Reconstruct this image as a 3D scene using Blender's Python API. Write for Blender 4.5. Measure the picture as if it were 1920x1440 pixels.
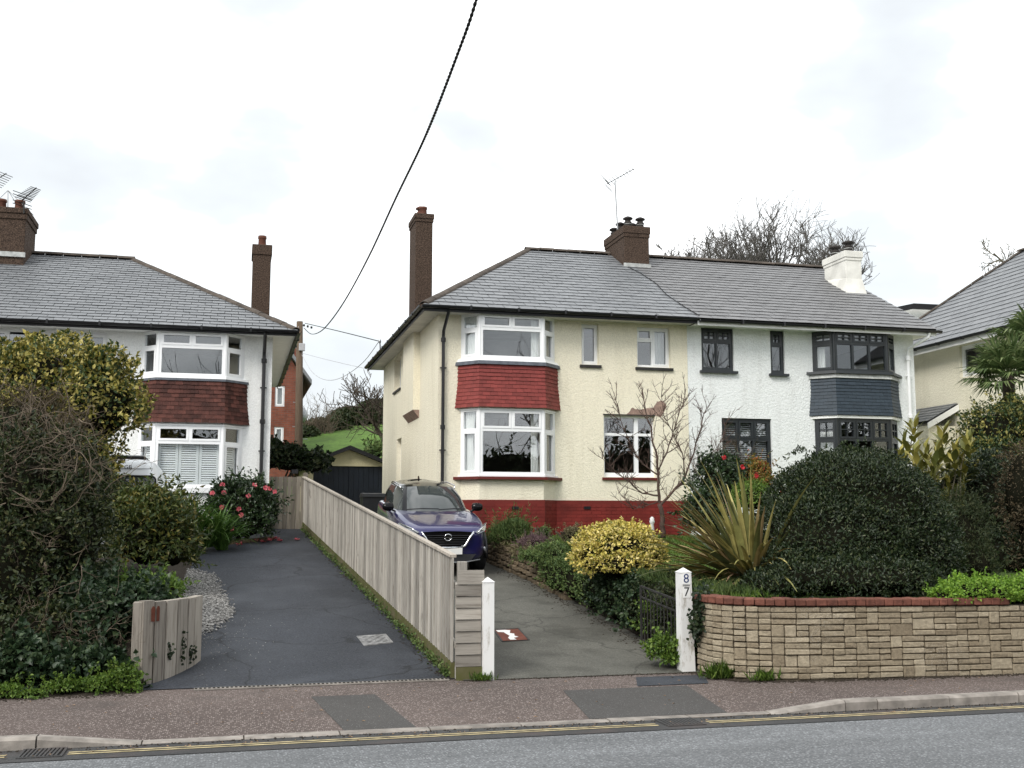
import bpy, math, random
import numpy as np
from mathutils import Vector, Matrix
random.seed(7); RNG = np.random.default_rng(7)
for o in list(bpy.data.objects): bpy.data.objects.remove(o)
SC = bpy.context.scene
COL = SC.collection
# ---------------------------------------------------------------- camera
F_PX, YAW, PITCH, EYE = 2060.0, math.radians(14.3), math.radians(7.05), 1.7
cam = bpy.data.cameras.new('camera'); cam_o = bpy.data.objects.new('camera', cam); COL.objects.link(cam_o)
cam.sensor_fit = 'HORIZONTAL'; cam.sensor_width = 36; cam.lens = F_PX / 1920 * 36
cam.clip_start = 0.1; cam.clip_end = 3000
cam_o.location = (0, 0, EYE); cam_o.rotation_euler = (math.pi / 2 + PITCH, 0, -YAW)
SC.camera = cam_o
# ---------------------------------------------------------------- sky and sun
SUN_EL, SUN_AZ = math.radians(42), math.radians(226)          # azimuth clockwise from +Y
world = bpy.data.worlds.new('World'); SC.world = world; world.use_nodes = True
wn, wl = world.node_tree.nodes, world.node_tree.links
wn.clear()
w_out = wn.new('ShaderNodeOutputWorld'); w_mix = wn.new('ShaderNodeMixShader')
w_sky = wn.new('ShaderNodeTexSky'); w_sky.sky_type = 'NISHITA'; w_sky.sun_disc = False
w_sky.sun_elevation = SUN_EL; w_sky.sun_rotation = SUN_AZ
w_bg1 = wn.new('ShaderNodeBackground'); w_bg1.inputs['Strength'].default_value = 0.12
w_bg2 = wn.new('ShaderNodeBackground'); w_bg2.inputs['Strength'].default_value = 1.0
w_tc = wn.new('ShaderNodeTexCoord'); w_map = wn.new('ShaderNodeMapping'); w_map.inputs['Scale'].default_value = (1.0, 1.0, 2.0)
w_map.inputs['Location'].default_value = (0.35, 0.0, 0.62)
w_n = wn.new('ShaderNodeTexNoise'); w_n.inputs['Scale'].default_value = 3.1; w_n.inputs['Detail'].default_value = 5; w_n.inputs['Roughness'].default_value = .5
w_r = wn.new('ShaderNodeValToRGB')
w_r.color_ramp.elements[0].position = .34; w_r.color_ramp.elements[0].color = (.455, .47, .495, 1)
w_r.color_ramp.elements[1].position = .63; w_r.color_ramp.elements[1].color = (1.08, 1.09, 1.09, 1)
e = w_r.color_ramp.elements.new(.47); e.color = (.535, .562, .572, 1)
w_mix.inputs[0].default_value = 0.94
wl.new(w_tc.outputs['Generated'], w_map.inputs[0]); wl.new(w_map.outputs[0], w_n.inputs['Vector']); wl.new(w_n.outputs[0], w_r.inputs[0])
wl.new(w_sky.outputs[0], w_bg1.inputs[0]); wl.new(w_r.outputs[0], w_bg2.inputs[0])
wl.new(w_bg1.outputs[0], w_mix.inputs[1]); wl.new(w_bg2.outputs[0], w_mix.inputs[2]); wl.new(w_mix.outputs[0], w_out.inputs[0])
sun = bpy.data.lights.new('sun', 'SUN'); sun.energy = 1.5; sun.angle = math.radians(25); sun.color = (1, .96, .9)
sun_o = bpy.data.objects.new('sun', sun); COL.objects.link(sun_o); sun_o.location = (0, -20, 30)
_d = Vector((math.sin(SUN_AZ) * math.cos(SUN_EL), math.cos(SUN_AZ) * math.cos(SUN_EL), math.sin(SUN_EL)))
sun_o.rotation_euler = _d.to_track_quat('Z', 'Y').to_euler()
SC.view_settings.view_transform = 'Standard'; SC.view_settings.look = 'None'
SC.view_settings.exposure = 0.88; SC.view_settings.gamma = 1.0
SC.view_settings.use_curve_mapping = False

# ---------------------------------------------------------------- pixel (1920x1440 photograph) -> place
_fw = np.array([math.sin(YAW) * math.cos(PITCH), math.cos(YAW) * math.cos(PITCH), math.sin(PITCH)])
_rt = np.array([math.cos(YAW), -math.sin(YAW), 0.0]); _up = np.cross(_rt, _fw)
def ray(x, y): return _fw + _rt * ((x - 960) / F_PX) + _up * ((720 - y) / F_PX)
def atY(x, y, Y): d = ray(x, y); p = d * (Y / d[1]); return Vector((p[0], p[1], p[2] + EYE))
def atX(x, y, X): d = ray(x, y); p = d * (X / d[0]); return Vector((p[0], p[1], p[2] + EYE))
def gnd_left(Y): return max(0.0, 0.113 * (Y - 11.9))
def gnd_right(Y): return 0.0 if Y < 12 else (0.096 * (Y - 12) if Y < 23 else 1.056 + 0.004 * (Y - 23))
def gnd_garden(Y): return 0.80 + 0.046 * (Y - 11.3)

# ---------------------------------------------------------------- mesh builder
class MB:
    def __init__(s): s.v = []; s.f = []; s.m = []
    def poly(s, pts, m=0):
        b = len(s.v); s.v += [tuple(p) for p in pts]; s.f.append(tuple(range(b, b + len(pts)))); s.m.append(m); return s
    def hexa(s, p, m=0):                     # p: 4 bottom (ccw from above), 4 top
        b = len(s.v); s.v += [tuple(q) for q in p]
        for f in ((3, 2, 1, 0), (4, 5, 6, 7), (0, 1, 5, 4), (1, 2, 6, 5), (2, 3, 7, 6), (3, 0, 4, 7)):
            s.f.append(tuple(b + i for i in f)); s.m.append(m)
        return s
    def box(s, x0, y0, z0, x1, y1, z1, m=0):
        if x0 > x1: x0, x1 = x1, x0
        if y0 > y1: y0, y1 = y1, y0
        if z0 > z1: z0, z1 = z1, z0
        return s.hexa([(x0, y0, z0), (x1, y0, z0), (x1, y1, z0), (x0, y1, z0), (x0, y0, z1), (x1, y0, z1), (x1, y1, z1), (x0, y1, z1)], m)
    def cbox(s, x0, y0, z0, x1, y1, z1, c=.01, m=0, jit=0.0):   # chamfered box
        if x0 > x1: x0, x1 = x1, x0
        if y0 > y1: y0, y1 = y1, y0
        if z0 > z1: z0, z1 = z1, z0
        b = len(s.v); L = ((x0, x1), (y0, y1), (z0, z1)); idx = {}
        sg = (0, 1)
        for i in sg:
            for j in sg:
                for k in sg:
                    P = (L[0][i], L[1][j], L[2][k]); S = (1 - 2 * i, 1 - 2 * j, 1 - 2 * k)
                    for a in range(3):          # vertex lying on the face with axis a: pulled in along the two other axes
                        q = [P[t] + (S[t] * c if t != a else 0) + (random.uniform(-jit, jit) if jit else 0) for t in range(3)]
                        idx[(i, j, k, a)] = len(s.v); s.v.append(tuple(q))
        def F(*ks): s.f.append(tuple(idx[k] for k in ks)); s.m.append(m)
        for i in sg:
            a = [(i, 0, 0, 0), (i, 1, 0, 0), (i, 1, 1, 0), (i, 0, 1, 0)]; F(*(a if i else a[::-1]))
            a = [(0, i, 0, 1), (0, i, 1, 1), (1, i, 1, 1), (1, i, 0, 1)]; F(*(a if i else a[::-1]))
            a = [(0, 0, i, 2), (1, 0, i, 2), (1, 1, i, 2), (0, 1, i, 2)]; F(*(a if i else a[::-1]))
        for i in sg:
            for j in sg:
                a = [(i, j, 0, 0), (i, j, 1, 0), (i, j, 1, 1), (i, j, 0, 1)]; F(*(a[::-1] if (i ^ j) else a))
                a = [(i, 0, j, 0), (i, 0, j, 2), (i, 1, j, 2), (i, 1, j, 0)]; F(*(a[::-1] if (i ^ j) else a))
                a = [(0, i, j, 1), (1, i, j, 1), (1, i, j, 2), (0, i, j, 2)]; F(*(a[::-1] if (i ^ j) else a))
        for i in sg:
            for j in sg:
                for k in sg:
                    a = [(i, j, k, 0), (i, j, k, 1), (i, j, k, 2)]; F(*(a if (i + j + k) % 2 else a[::-1]))
        return s
    def prism(s, pts, vec, m=0):
        n = len(pts); b = len(s.v); vec = Vector(vec)
        s.v += [tuple(p) for p in pts] + [tuple(Vector(p) + vec) for p in pts]
        s.f.append(tuple(b + i for i in range(n))[::-1]); s.m.append(m)
        s.f.append(tuple(b + n + i for i in range(n))); s.m.append(m)
        for i in range(n):
            j = (i + 1) % n; s.f.append((b + i, b + j, b + n + j, b + n + i)); s.m.append(m)
        return s
    def bar(s, p, q, w, h, upv=(0, 0, 1), m=0):   # rectangular bar along p-q
        p, q = Vector(p), Vector(q); d = (q - p).normalized(); upv = Vector(upv)
        a = d.cross(upv)
        if a.length < 1e-4: a = d.cross(Vector((1, 0, 0)))
        a.normalize(); b2 = a.cross(d).normalized(); a *= w / 2; b2 *= h / 2
        return s.prism([p - a - b2, p - a + b2, p + a + b2, p + a - b2], q - p, m)
    def tube(s, pts, rad, n=6, caps=True, m=0):
        pts = [Vector(p) for p in pts]
        if not hasattr(rad, '__len__'): rad = [rad] * len(pts)
        b0 = len(s.v); t0 = (pts[1] - pts[0]).normalized()
        ref = Vector((0, 0, 1)) if abs(t0.z) < .9 else Vector((1, 0, 0))
        u = t0.cross(ref).normalized()
        for i, p in enumerate(pts):
            t = (pts[min(i + 1, len(pts) - 1)] - pts[max(i - 1, 0)])
            t = t.normalized() if t.length > 1e-9 else t0
            u = (u - t * u.dot(t));  u = u.normalized() if u.length > 1e-6 else t.orthogonal().normalized()
            w = t.cross(u)
            for k in range(n):
                a = 2 * math.pi * k / n; s.v.append(tuple(p + (u * math.cos(a) + w * math.sin(a)) * rad[i]))
        for i in range(len(pts) - 1):
            for k in range(n):
                k2 = (k + 1) % n; s.f.append((b0 + i * n + k, b0 + i * n + k2, b0 + (i + 1) * n + k2, b0 + (i + 1) * n + k)); s.m.append(m)
        if caps:
            s.f.append(tuple(b0 + k for k in range(n))[::-1]); s.m.append(m)
            e0 = b0 + (len(pts) - 1) * n; s.f.append(tuple(e0 + k for k in range(n))); s.m.append(m)
        return s
    def lathe(s, prof, n=16, c=(0, 0, 0), ax=((1, 0, 0), (0, 1, 0), (0, 0, 1)), m=0):   # prof: (r, h)
        b = len(s.v); c = Vector(c); X, Y, Z = (Vector(a) for a in ax)
        for r, h in prof:
            for k in range(n):
                a = 2 * math.pi * k / n; s.v.append(tuple(c + X * (r * math.cos(a)) + Y * (r * math.sin(a)) + Z * h))
        for i in range(len(prof) - 1):
            for k in range(n):
                k2 = (k + 1) % n; s.f.append((b + i * n + k, b + i * n + k2, b + (i + 1) * n + k2, b + (i + 1) * n + k)); s.m.append(m)
        s.f.append(tuple(b + k for k in range(n))[::-1]); s.m.append(m)
        e = b + (len(prof) - 1) * n; s.f.append(tuple(e + k for k in range(n))); s.m.append(m)
        return s
    def holes(s, O, ux, uz, nrm, w, h, holes, depth, m=0, edge=True, back=False):
        """plate w x h in plane (ux, uz) at O with rectangular holes (u0,v0,u1,v1); reveals go inwards by depth"""
        O, ux, uz, nrm = Vector(O), Vector(ux), Vector(uz), Vector(nrm)
        us = sorted({0.0, w} | {a for q in holes for a in (q[0], q[2])}); vs = sorted({0.0, h} | {a for q in holes for a in (q[1], q[3])})
        P = lambda u, v, d=0: O + ux * u + uz * v - nrm * d
        for i in range(len(us) - 1):
            for j in range(len(vs) - 1):
                cu, cv = (us[i] + us[i + 1]) / 2, (vs[j] + vs[j + 1]) / 2
                if any(q[0] < cu < q[2] and q[1] < cv < q[3] for q in holes): continue
                s.poly([P(us[i], vs[j]), P(us[i + 1], vs[j]), P(us[i + 1], vs[j + 1]), P(us[i], vs[j + 1])], m)
                if back: s.poly([P(us[i], vs[j + 1], depth), P(us[i + 1], vs[j + 1], depth), P(us[i + 1], vs[j], depth), P(us[i], vs[j], depth)], m)
        R = [(q, 0) for q in holes] + ([((0.0, 0.0, w, h), 1)] if edge else [])
        for (a, b2, c, d), out in R:
            c4 = [(a, b2), (c, b2), (c, d), (a, d)]
            for i in range(4):
                p, q = c4[i], c4[(i + 1) % 4]
                f = [P(*p), P(*q), P(*q, depth), P(*p, depth)]
                s.poly(f[::-1] if out else f, m)
        return s
    def mesh(s, name, mats, smooth=False):
        me = bpy.data.meshes.new(name); me.from_pydata(s.v, [], s.f)
        mats = mats if isinstance(mats, (list, tuple)) else [mats]
        for q in mats: me.materials.append(q)
        if len(mats) > 1: me.polygons.foreach_set('material_index', s.m)
        if smooth: me.polygons.foreach_set('use_smooth', [True] * len(s.f))
        me.update(); return me
    def build(s, name, mats, parent=None, smooth=False):
        return link(name, s.mesh(name, mats, smooth), parent)
def link(name, me, parent=None):
    o = bpy.data.objects.new(name, me); COL.objects.link(o)
    if parent is not None:
        o.parent = parent
        if parent.type == 'EMPTY' and 'loc0' in ROOTS.get(parent.name, {}): o.matrix_parent_inverse = Matrix.Translation(-Vector(ROOTS[parent.name]['loc0']))
    return o
ROOTS = {}
def tag(o, label=None, cat=None, group=None, kind=None):
    if label: o['label'] = label
    if cat: o['category'] = cat
    if group: o['group'] = group
    if kind: o['kind'] = kind
    return o
def thing(name, label, cat, loc=(0, 0, 0), group=None):     # children are given in world coordinates
    o = bpy.data.objects.new(name, None); COL.objects.link(o); o.location = loc; o.empty_display_size = .2
    ROOTS[o.name] = {'loc0': tuple(loc)}
    return tag(o, label, cat, group)
def text_mesh(txt, size, mat, depth=.002):
    cu = bpy.data.curves.new('t', 'FONT'); cu.body = txt; cu.size = size; cu.extrude = depth; cu.align_x = 'CENTER'; cu.align_y = 'CENTER'; cu.resolution_u = 3
    o = bpy.data.objects.new('t', cu); COL.objects.link(o)
    me = bpy.data.meshes.new_from_object(o.evaluated_get(bpy.context.evaluated_depsgraph_get()))
    bpy.data.objects.remove(o); me.materials.clear(); me.materials.append(mat); return me
def place_text(name, txt, size, mat, O, ux, uz, parent, depth=.002):
    me = text_mesh(txt, size, mat, depth); ux, uz = Vector(ux).normalized(), Vector(uz).normalized(); n = ux.cross(uz)
    M = Matrix((ux, uz, n)).transposed().to_4x4(); M.translation = Vector(O); me.transform(M)
    return link(name, me, parent)
# ---------------------------------------------------------------- materials
class NT:
    def __init__(s, name):
        s.mat = bpy.data.materials.new(name); s.mat.use_nodes = True; s.t = s.mat.node_tree; s.n = s.t.nodes; s.l = s.t.links
        s.b = s.n['Principled BSDF']; s.out = s.n['Material Output']; s._p = None
    def new(s, typ, **kw):
        nd = s.n.new('ShaderNode' + typ)
        for k, v in kw.items():
            if k in nd.inputs:
                if hasattr(v, 'is_linked') or isinstance(v, bpy.types.NodeSocket): s.l.new(v, nd.inputs[k])
                else: nd.inputs[k].default_value = v
            else: setattr(nd, k, v)
        return nd
    def pos(s):
        if s._p is None: s._p = s.new('NewGeometry').outputs['Position']
        return s._p
    def noise(s, scale, detail=4, rough=.55, vec=None, stretch=None):
        v = vec or s.pos()
        if stretch: v = s.new('VectorMath', operation='MULTIPLY').outputs[0] if False else s._mul(v, stretch)
        return s.new('TexNoise', Scale=scale, Detail=detail, Roughness=rough, Vector=v).outputs['Fac']
    def _mul(s, v, k):
        n = s.n.new('ShaderNodeVectorMath'); n.operation = 'MULTIPLY'; s.l.new(v, n.inputs[0]); n.inputs[1].default_value = k; return n.outputs[0]
    def ramp(s, fac, stops, interp='LINEAR'):
        r = s.n.new('ShaderNodeValToRGB'); r.color_ramp.interpolation = interp; el = r.color_ramp.elements
        while len(el) < len(stops): el.new(.5)
        for i, (p, c) in enumerate(stops):
            el[i].position = p; c = c if hasattr(c, '__len__') else (c, c, c); el[i].color = (*c[:3], 1)
        s.l.new(fac, r.inputs[0]); return r.outputs[0]
    def mix(s, fac, a, b, typ='MIX'):
        m = s.n.new('ShaderNodeMix'); m.data_type = 'RGBA'; m.blend_type = typ
        for i, v in ((0, fac), (6, a), (7, b)):
            if isinstance(v, bpy.types.NodeSocket): s.l.new(v, m.inputs[i])
            elif i == 0: m.inputs[0].default_value = v
            else: m.inputs[i].default_value = (*v[:3], 1)
        return m.outputs[2]
    def math(s, op, a, b=0.0, clamp=False):
        m = s.n.new('ShaderNodeMath'); m.operation = op; m.use_clamp = clamp
        for i, v in ((0, a), (1, b)):
            if isinstance(v, bpy.types.NodeSocket): s.l.new(v, m.inputs[i])
            else: m.inputs[i].default_value = v
        return m.outputs[0]
    def rnd(s):                               # one random number per piece (object or loose island)
        a = s.new('ObjectInfo').outputs['Random']; b = s.new('NewGeometry').outputs['Random Per Island']
        return s.math('FRACT', s.math('ADD', a, b))
    def isl(s): return s.new('NewGeometry').outputs['Random Per Island']
    def bump(s, h, strength=.3, dist=.01):
        b = s.new('Bump', Strength=strength, Distance=dist, Height=h); s.l.new(b.outputs[0], s.b.inputs['Normal']); return b
    def fin(s, col=None, rough=.7, spec=.3, **kw):
        def st(k, v):
            if isinstance(v, bpy.types.NodeSocket): s.l.new(v, s.b.inputs[k])
            else: s.b.inputs[k].default_value = (*v[:3], 1) if hasattr(v, '__len__') else v
        if col is not None: st('Base Color', col)
        st('Roughness', rough); st('Specular IOR Level', spec)
        for k, v in kw.items(): st(k.replace('_', ' '), v)
        return s.mat
M = {}
def sc(c, k): return tuple(min(1, a * k) for a in c)
def plain(name, c, rough=.6, var=.12, scale=3.0, bump=0.0, bscale=60, bdist=.005, spec=.3, piece=0.0, **kw):
    t = NT(name); n = t.noise(scale, 6)
    col = t.ramp(n, [(.3, sc(c, 1 - var)), (.7, sc(c, 1 + var))])
    if piece:
        col = t.mix(1.0, col, t.ramp(t.rnd(), [(0, 1 - piece), (1, 1 + piece * .6)]), 'MULTIPLY')
    if bump: t.bump(t.noise(bscale, 5), bump, bdist)
    M[name] = t.fin(col, rough, spec, **kw); return M[name]
def render_mat(name, c, stain, grit=.55, bscale=30, dirt=.17):    # roughcast walls
    t = NT(name)
    big = t.noise(.45, 5, .6); streak = t.noise(1.6, 5, .6, stretch=(2.2, 2.2, .35))
    col = t.mix(t.ramp(big, [(.40, 0), (.75, .35)]), c, stain)
    col = t.mix(t.ramp(streak, [(.52, 0), (.8, dirt * 3)]), col, sc(stain, .8))
    peb = t.new('TexVoronoi', Scale=bscale, Vector=t.pos()).outputs['Distance']
    gr = t.noise(bscale * 1.6, 4, .7)
    h = t.math('ADD', t.math('MULTIPLY', peb, -.6), gr)
    col = t.mix(1.0, col, t.ramp(gr, [(.3, .86), (.6, 1.03)]), 'MULTIPLY')
    t.bump(h, grit, .022); M[name] = t.fin(col, .92, .15); return M[name]
render_mat('cream_render', (.85, .80, .65), (.75, .685, .52), .5, 26)
render_mat('white_render', (.84, .865, .865), (.76, .77, .755), .7, 22)
render_mat('left_white', (.84, .85, .84), (.74, .73, .69), .45, 30)
render_mat('pale_cream', (.84, .80, .66), (.70, .65, .50), .7, 22)
render_mat('garage_cream', (.62, .56, .36), (.5, .46, .32), .3)
plain('soffit', (.62, .60, .55), .7, .15, 2.5)
plain('white_upvc', (.86, .87, .88), .28, .02, 2, spec=.5)
plain('white_paint', (.84, .84, .83), .45, .05, 6)
plain('dark_frame', (.016, .020, .023), .35, .15, 3, spec=.5)
plain('black_plastic', (.010, .010, .012), .35, .2, 4, spec=.45)
plain('fascia_black', (.012, .012, .014), .45, .2, 4)
plain('sill_black', (.03, .028, .026), .6, .3, 8)
plain('sill_red', (.12, .022, .018), .5, .2, 6)
plain('lead', (.10, .11, .13), .5, .3, 9)
plain('lead_pale', (.42, .43, .42), .7, .3, 9)
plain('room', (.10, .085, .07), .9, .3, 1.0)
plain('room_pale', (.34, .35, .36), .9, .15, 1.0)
plain('curtain', (.80, .80, .78), .9, .05, 4)
plain('curtain_taupe', (.36, .33, .28), .9, .1, 4)
plain('blind', (.88, .89, .90), .5, .02, 4)
plain('chimney_render', (.072, .048, .035), .95, .75, 38, 1.0, 45, .03)
plain('chimney_white', (.72, .71, .66), .9, .18, 2.2, .5, 50, .012)
plain('clay_pot', (.11, .042, .026), .75, .3, 9, .3, 60)
plain('dark_pot', (.030, .026, .024), .7, .3, 9)
plain('ridge_tile', (.085, .070, .058), .85, .35, 7, .5, 50, piece=.25)
plain('metal_grey', (.30, .31, .32), .45, .1, 9, Metallic=.7)
plain('chrome', (.75, .76, .78), .12, .02, 9, Metallic=1.0)
plain('tile_red', (.215, .040, .034), .55, .12, 10, .3, 60, .004, piece=.20)
plain('tile_brown', (.080, .028, .021), .75, .35, 7, .4, 60, .005, piece=.45)
plain('tile_dark', (.032, .046, .062), .5, .12, 10, .2, 60, .004, piece=.12)
plain('plinth_red', (.175, .021, .017), .6, .28, 2.2, .4, 70, .006, piece=.10)
plain('plinth_joint', (.15, .02, .016), .7, .1, 3)
t = NT('slate'); n = t.noise(9, 6, .65)
base = t.ramp(t.rnd(), [(0, (.178, .187, .198)), (.5, (.194, .203, .214)), (1, (.212, .221, .232))])
streak = t.noise(1.1, 5, .6)
col = t.mix(1.0, base, t.ramp(n, [(.3, .80), (.7, 1.12)]), 'MULTIPLY')
col = t.mix(1.0, col, t.ramp(streak, [(.35, .93), (.65, 1.04)]), 'MULTIPLY')
t.bump(n, .25, .004); M['slate'] = t.fin(col, .48, .5)
t = NT('slate_warm'); n = t.noise(9, 6, .65)
base = t.ramp(t.rnd(), [(0, (.162, .162, .166)), (.5, (.173, .173, .177)), (1, (.186, .186, .190))])
col = t.mix(1.0, base, t.ramp(n, [(.3, .82), (.7, 1.12)]), 'MULTIPLY')
col = t.mix(1.0, col, t.ramp(t.noise(.8, 5, .6), [(.35, .92), (.65, 1.04)]), 'MULTIPLY')
t.bump(n, .25, .004); M['slate_warm'] = t.fin(col, .5, .5)
plain('roof_base', (.03, .03, .032), .9)
# glass: thin clear pane, reflection by Fresnel
t = NT('glass'); t.n.remove(t.b)
tr = t.new('BsdfTransparent'); tr.inputs[0].default_value = (.94, .955, .955, 1); gl = t.new('BsdfGlossy', Roughness=.0); gl.inputs[0].default_value = (.95, .97, 1, 1)
ge = t.new('NewGeometry'); dt = t.n.new('ShaderNodeVectorMath'); dt.operation = 'DOT_PRODUCT'; t.l.new(ge.outputs['Incoming'], dt.inputs[0]); t.l.new(ge.outputs['Normal'], dt.inputs[1])
fr = t.math('POWER', t.math('SUBTRACT', 1.0, t.math('ABSOLUTE', dt.outputs['Value']), True), 5.0)
wob = t.noise(1.1, 1, .4); bmp = t.new('Bump', Strength=.05, Distance=.03, Height=wob); t.l.new(bmp.outputs[0], gl.inputs['Normal'])
fac = t.math('ADD', t.math('MULTIPLY', fr, .9), .085, True)
mx = t.n.new('ShaderNodeMixShader'); t.l.new(fac, mx.inputs[0]); t.l.new(tr.outputs[0], mx.inputs[1]); t.l.new(gl.outputs[0], mx.inputs[2]); t.l.new(mx.outputs[0], t.out.inputs[0]); M['glass'] = t.mat
# brick
def brick_mat(name, c1, c2, mortar, sx=.235, sz=.075):
    t = NT(name); g = t.new('NewGeometry'); sep = t.new('SeparateXYZ', Vector=g.outputs['Position'])
    s2 = t.new('CombineXYZ', X=t.math('ADD', sep.outputs[0], sep.outputs[1]), Y=sep.outputs[2])
    b = t.new('TexBrick', Vector=s2.outputs[0], Scale=1.0); b.inputs['Color1'].default_value = (*c1, 1); b.inputs['Color2'].default_value = (*c2, 1); b.inputs['Mortar'].default_value = (*mortar, 1)
    b.inputs['Brick Width'].default_value = sx; b.inputs['Row Height'].default_value = sz; b.inputs['Mortar Size'].default_value = .008; b.inputs['Bias'].default_value = 0
    col = t.mix(1.0, b.outputs['Color'], t.ramp(t.noise(3, 5), [(.3, .75), (.7, 1.15)]), 'MULTIPLY')
    t.bump(b.outputs['Fac'], -.4, .008); M[name] = t.fin(col, .85, .2)
brick_mat('far_brick', (.24, .075, .045), (.17, .055, .036), (.15, .10, .08))
# ground
def ground_mat(name, c, grit, gs, rough=.85, var=.25, patch=None, crack=0.0, bump=.5, spk=None, streak=0.0):
    t = NT(name); n1 = t.noise(.55, 6, .6); n2 = t.noise(gs, 4, .7)
    col = t.ramp(n1, [(.3, sc(c, 1 - var)), (.7, sc(c, 1 + var))])
    col = t.mix(1.0, col, t.ramp(n2, [(.3, 1 - grit), (.5, 1.0), (.72, 1 + grit)]), 'MULTIPLY')
    if spk:                                   # pale aggregate
        v = t.new('TexVoronoi', Scale=spk[0], Vector=t.pos()); rr = t.new('SeparateColor', Color=v.outputs['Color'])
        m_ = t.math('MULTIPLY', t.math('LESS_THAN', v.outputs['Distance'], spk[2]), t.math('GREATER_THAN', rr.outputs[0], 1 - spk[1]))
        col = t.mix(m_, col, spk[3])
    if streak: col = t.mix(1.0, col, t.ramp(t.noise(1.0, 5, .6, stretch=(.10, 1.5, 1)), [(.3, 1 - streak), (.7, 1 + streak)]), 'MULTIPLY')
    if patch: col = t.mix(t.ramp(t.noise(patch[0], 5, .6), [(patch[1], 0), (patch[2], patch[4])]), col, patch[3])
    if crack:
        w = t.new('TexVoronoi', Scale=.55, Vector=t.new('VectorMath', operation='ADD').outputs[0]) if False else None
        nv = t.new('TexNoise', Scale=1.3, Detail=5.0, Vector=t.pos())
        add = t.n.new('ShaderNodeVectorMath'); add.operation = 'ADD'; t.l.new(t.pos(), add.inputs[0]); t.l.new(nv.outputs['Color'], add.inputs[1])
        vo = t.new('TexVoronoi', Scale=.42, Vector=add.outputs[0], feature='DISTANCE_TO_EDGE')
        col = t.mix(t.ramp(vo.outputs['Distance'], [(.0, crack), (.012, 0)]), col, sc(c, .25))
    t.bump(n2, bump, .01); M[name] = t.fin(col, rough, .35); return M[name]
ground_mat('asphalt_road', (.140, .146, .152), .55, 42, .82, .14, (.9, .55, .75, (.10, .104, .108), .6), spk=(48, .30, .42, (.29, .30, .31)), streak=.22)
ground_mat('pavement', (.106, .083, .074), .45, 48, .9, .22, (1.1, .55, .72, (.055, .048, .044), .7), spk=(60, .32, .42, (.31, .265, .245)))
ground_mat('tarmac_patch', (.066, .063, .060), .3, 60, .9, .15, spk=(75, .15, .3, (.2, .2, .2)))
ground_mat('tarmac_drive', (.031, .035, .044), .6, 38, .70, .35, (.7, .48, .70, (.066, .073, .086), .75), .9, 1.0, spk=(50, .12, .35, (.07, .075, .08)))
ground_mat('concrete_drive', (.102, .100, .086), .42, 45, .84, .35, (1.3, .48, .70, (.046, .045, .037), .8), .6, .6, spk=(55, .10, .35, (.16, .155, .14)))
ground_mat('road_edge', (.052, .052, .052), .35, 60, .9, .25, (1.6, .5, .7, (.10, .075, .068), .7))
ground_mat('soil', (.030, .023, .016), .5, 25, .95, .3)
ground_mat('lawn', (.060, .105, .022), .45, 40, .95, .3, (1.2, .5, .75, (.11, .12, .035), .6))
ground_mat('hill_grass', (.075, .140, .022), .35, 5, .95, .3)
ground_mat('far_ground', (.05, .07, .025), .4, 1, .95, .3)
plain('kerb_stone', (.27, .245, .22), .85, .35, 7, .4, 60, .006, piece=.15)
plain('yellow_line', (.42, .35, .20), .75, .45, 14)
plain('iron', (.03, .029, .028), .6, .4, 8, .3, 60)
plain('cover_steel', (.23, .23, .23), .6, .45, 14, .5, 60)
plain('rust_red', (.13, .040, .024), .8, .25, 9, .3, 60)
def wood_mat(name, c, c2, moss=None, ax=2):
    t = NT(name); st = [14, 14, 14]; st[ax] = .9
    r = t.rnd(); off = t.n.new('ShaderNodeVectorMath'); off.operation = 'ADD'; cb = t.new('CombineXYZ', X=t.math('MULTIPLY', r, 37.0), Y=t.math('MULTIPLY', r, 11.0)); t.l.new(t.pos(), off.inputs[0]); t.l.new(cb.outputs[0], off.inputs[1])
    g = t.noise(2.2, 6, .65, vec=off.outputs[0], stretch=tuple(st))
    col = t.ramp(g, [(.25, c2), (.5, c), (.75, sc(c, 1.22))])
    col = t.mix(1.0, col, t.ramp(r, [(0, .62), (1, 1.2)]), 'MULTIPLY')
    kn = t.noise(3.3, 3, .5); col = t.mix(t.ramp(kn, [(.66, 0), (.74, .5)]), col, sc(c2, .8))
    t.bump(g, .35, .006); M[name] = t.fin(col, .85, .2)
wood_mat('wood_fence', (.43, .405, .365), (.20, .178, .150))
wood_mat('wood_pale', (.37, .335, .29), (.14, .115, .09))
wood_mat('wood_board', (.32, .295, .26), (.14, .12, .10), ax=0)
wood_mat('wood_gate', (.19, .17, .14), (.10, .085, .068))
wood_mat('wood_pole', (.16, .115, .08), (.08, .058, .042))
t = NT('gravel_board'); g = t.noise(4, 6, .6)
M['gravel_board'] = t.fin(t.ramp(g, [(.35, (.13, .115, .07)), (.55, (.10, .10, .04)), (.75, (.055, .075, .022))]), .95, .1)
t = NT('old_white'); g = t.noise(7, 6, .7, stretch=(1, 1, .35))
M['old_white'] = t.fin(t.ramp(g, [(.2, (.80, .80, .79)), (.53, (.76, .76, .75)), (.62, (.52, .50, .46)), (.72, (.16, .13, .10))]), .55, .3)
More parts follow.
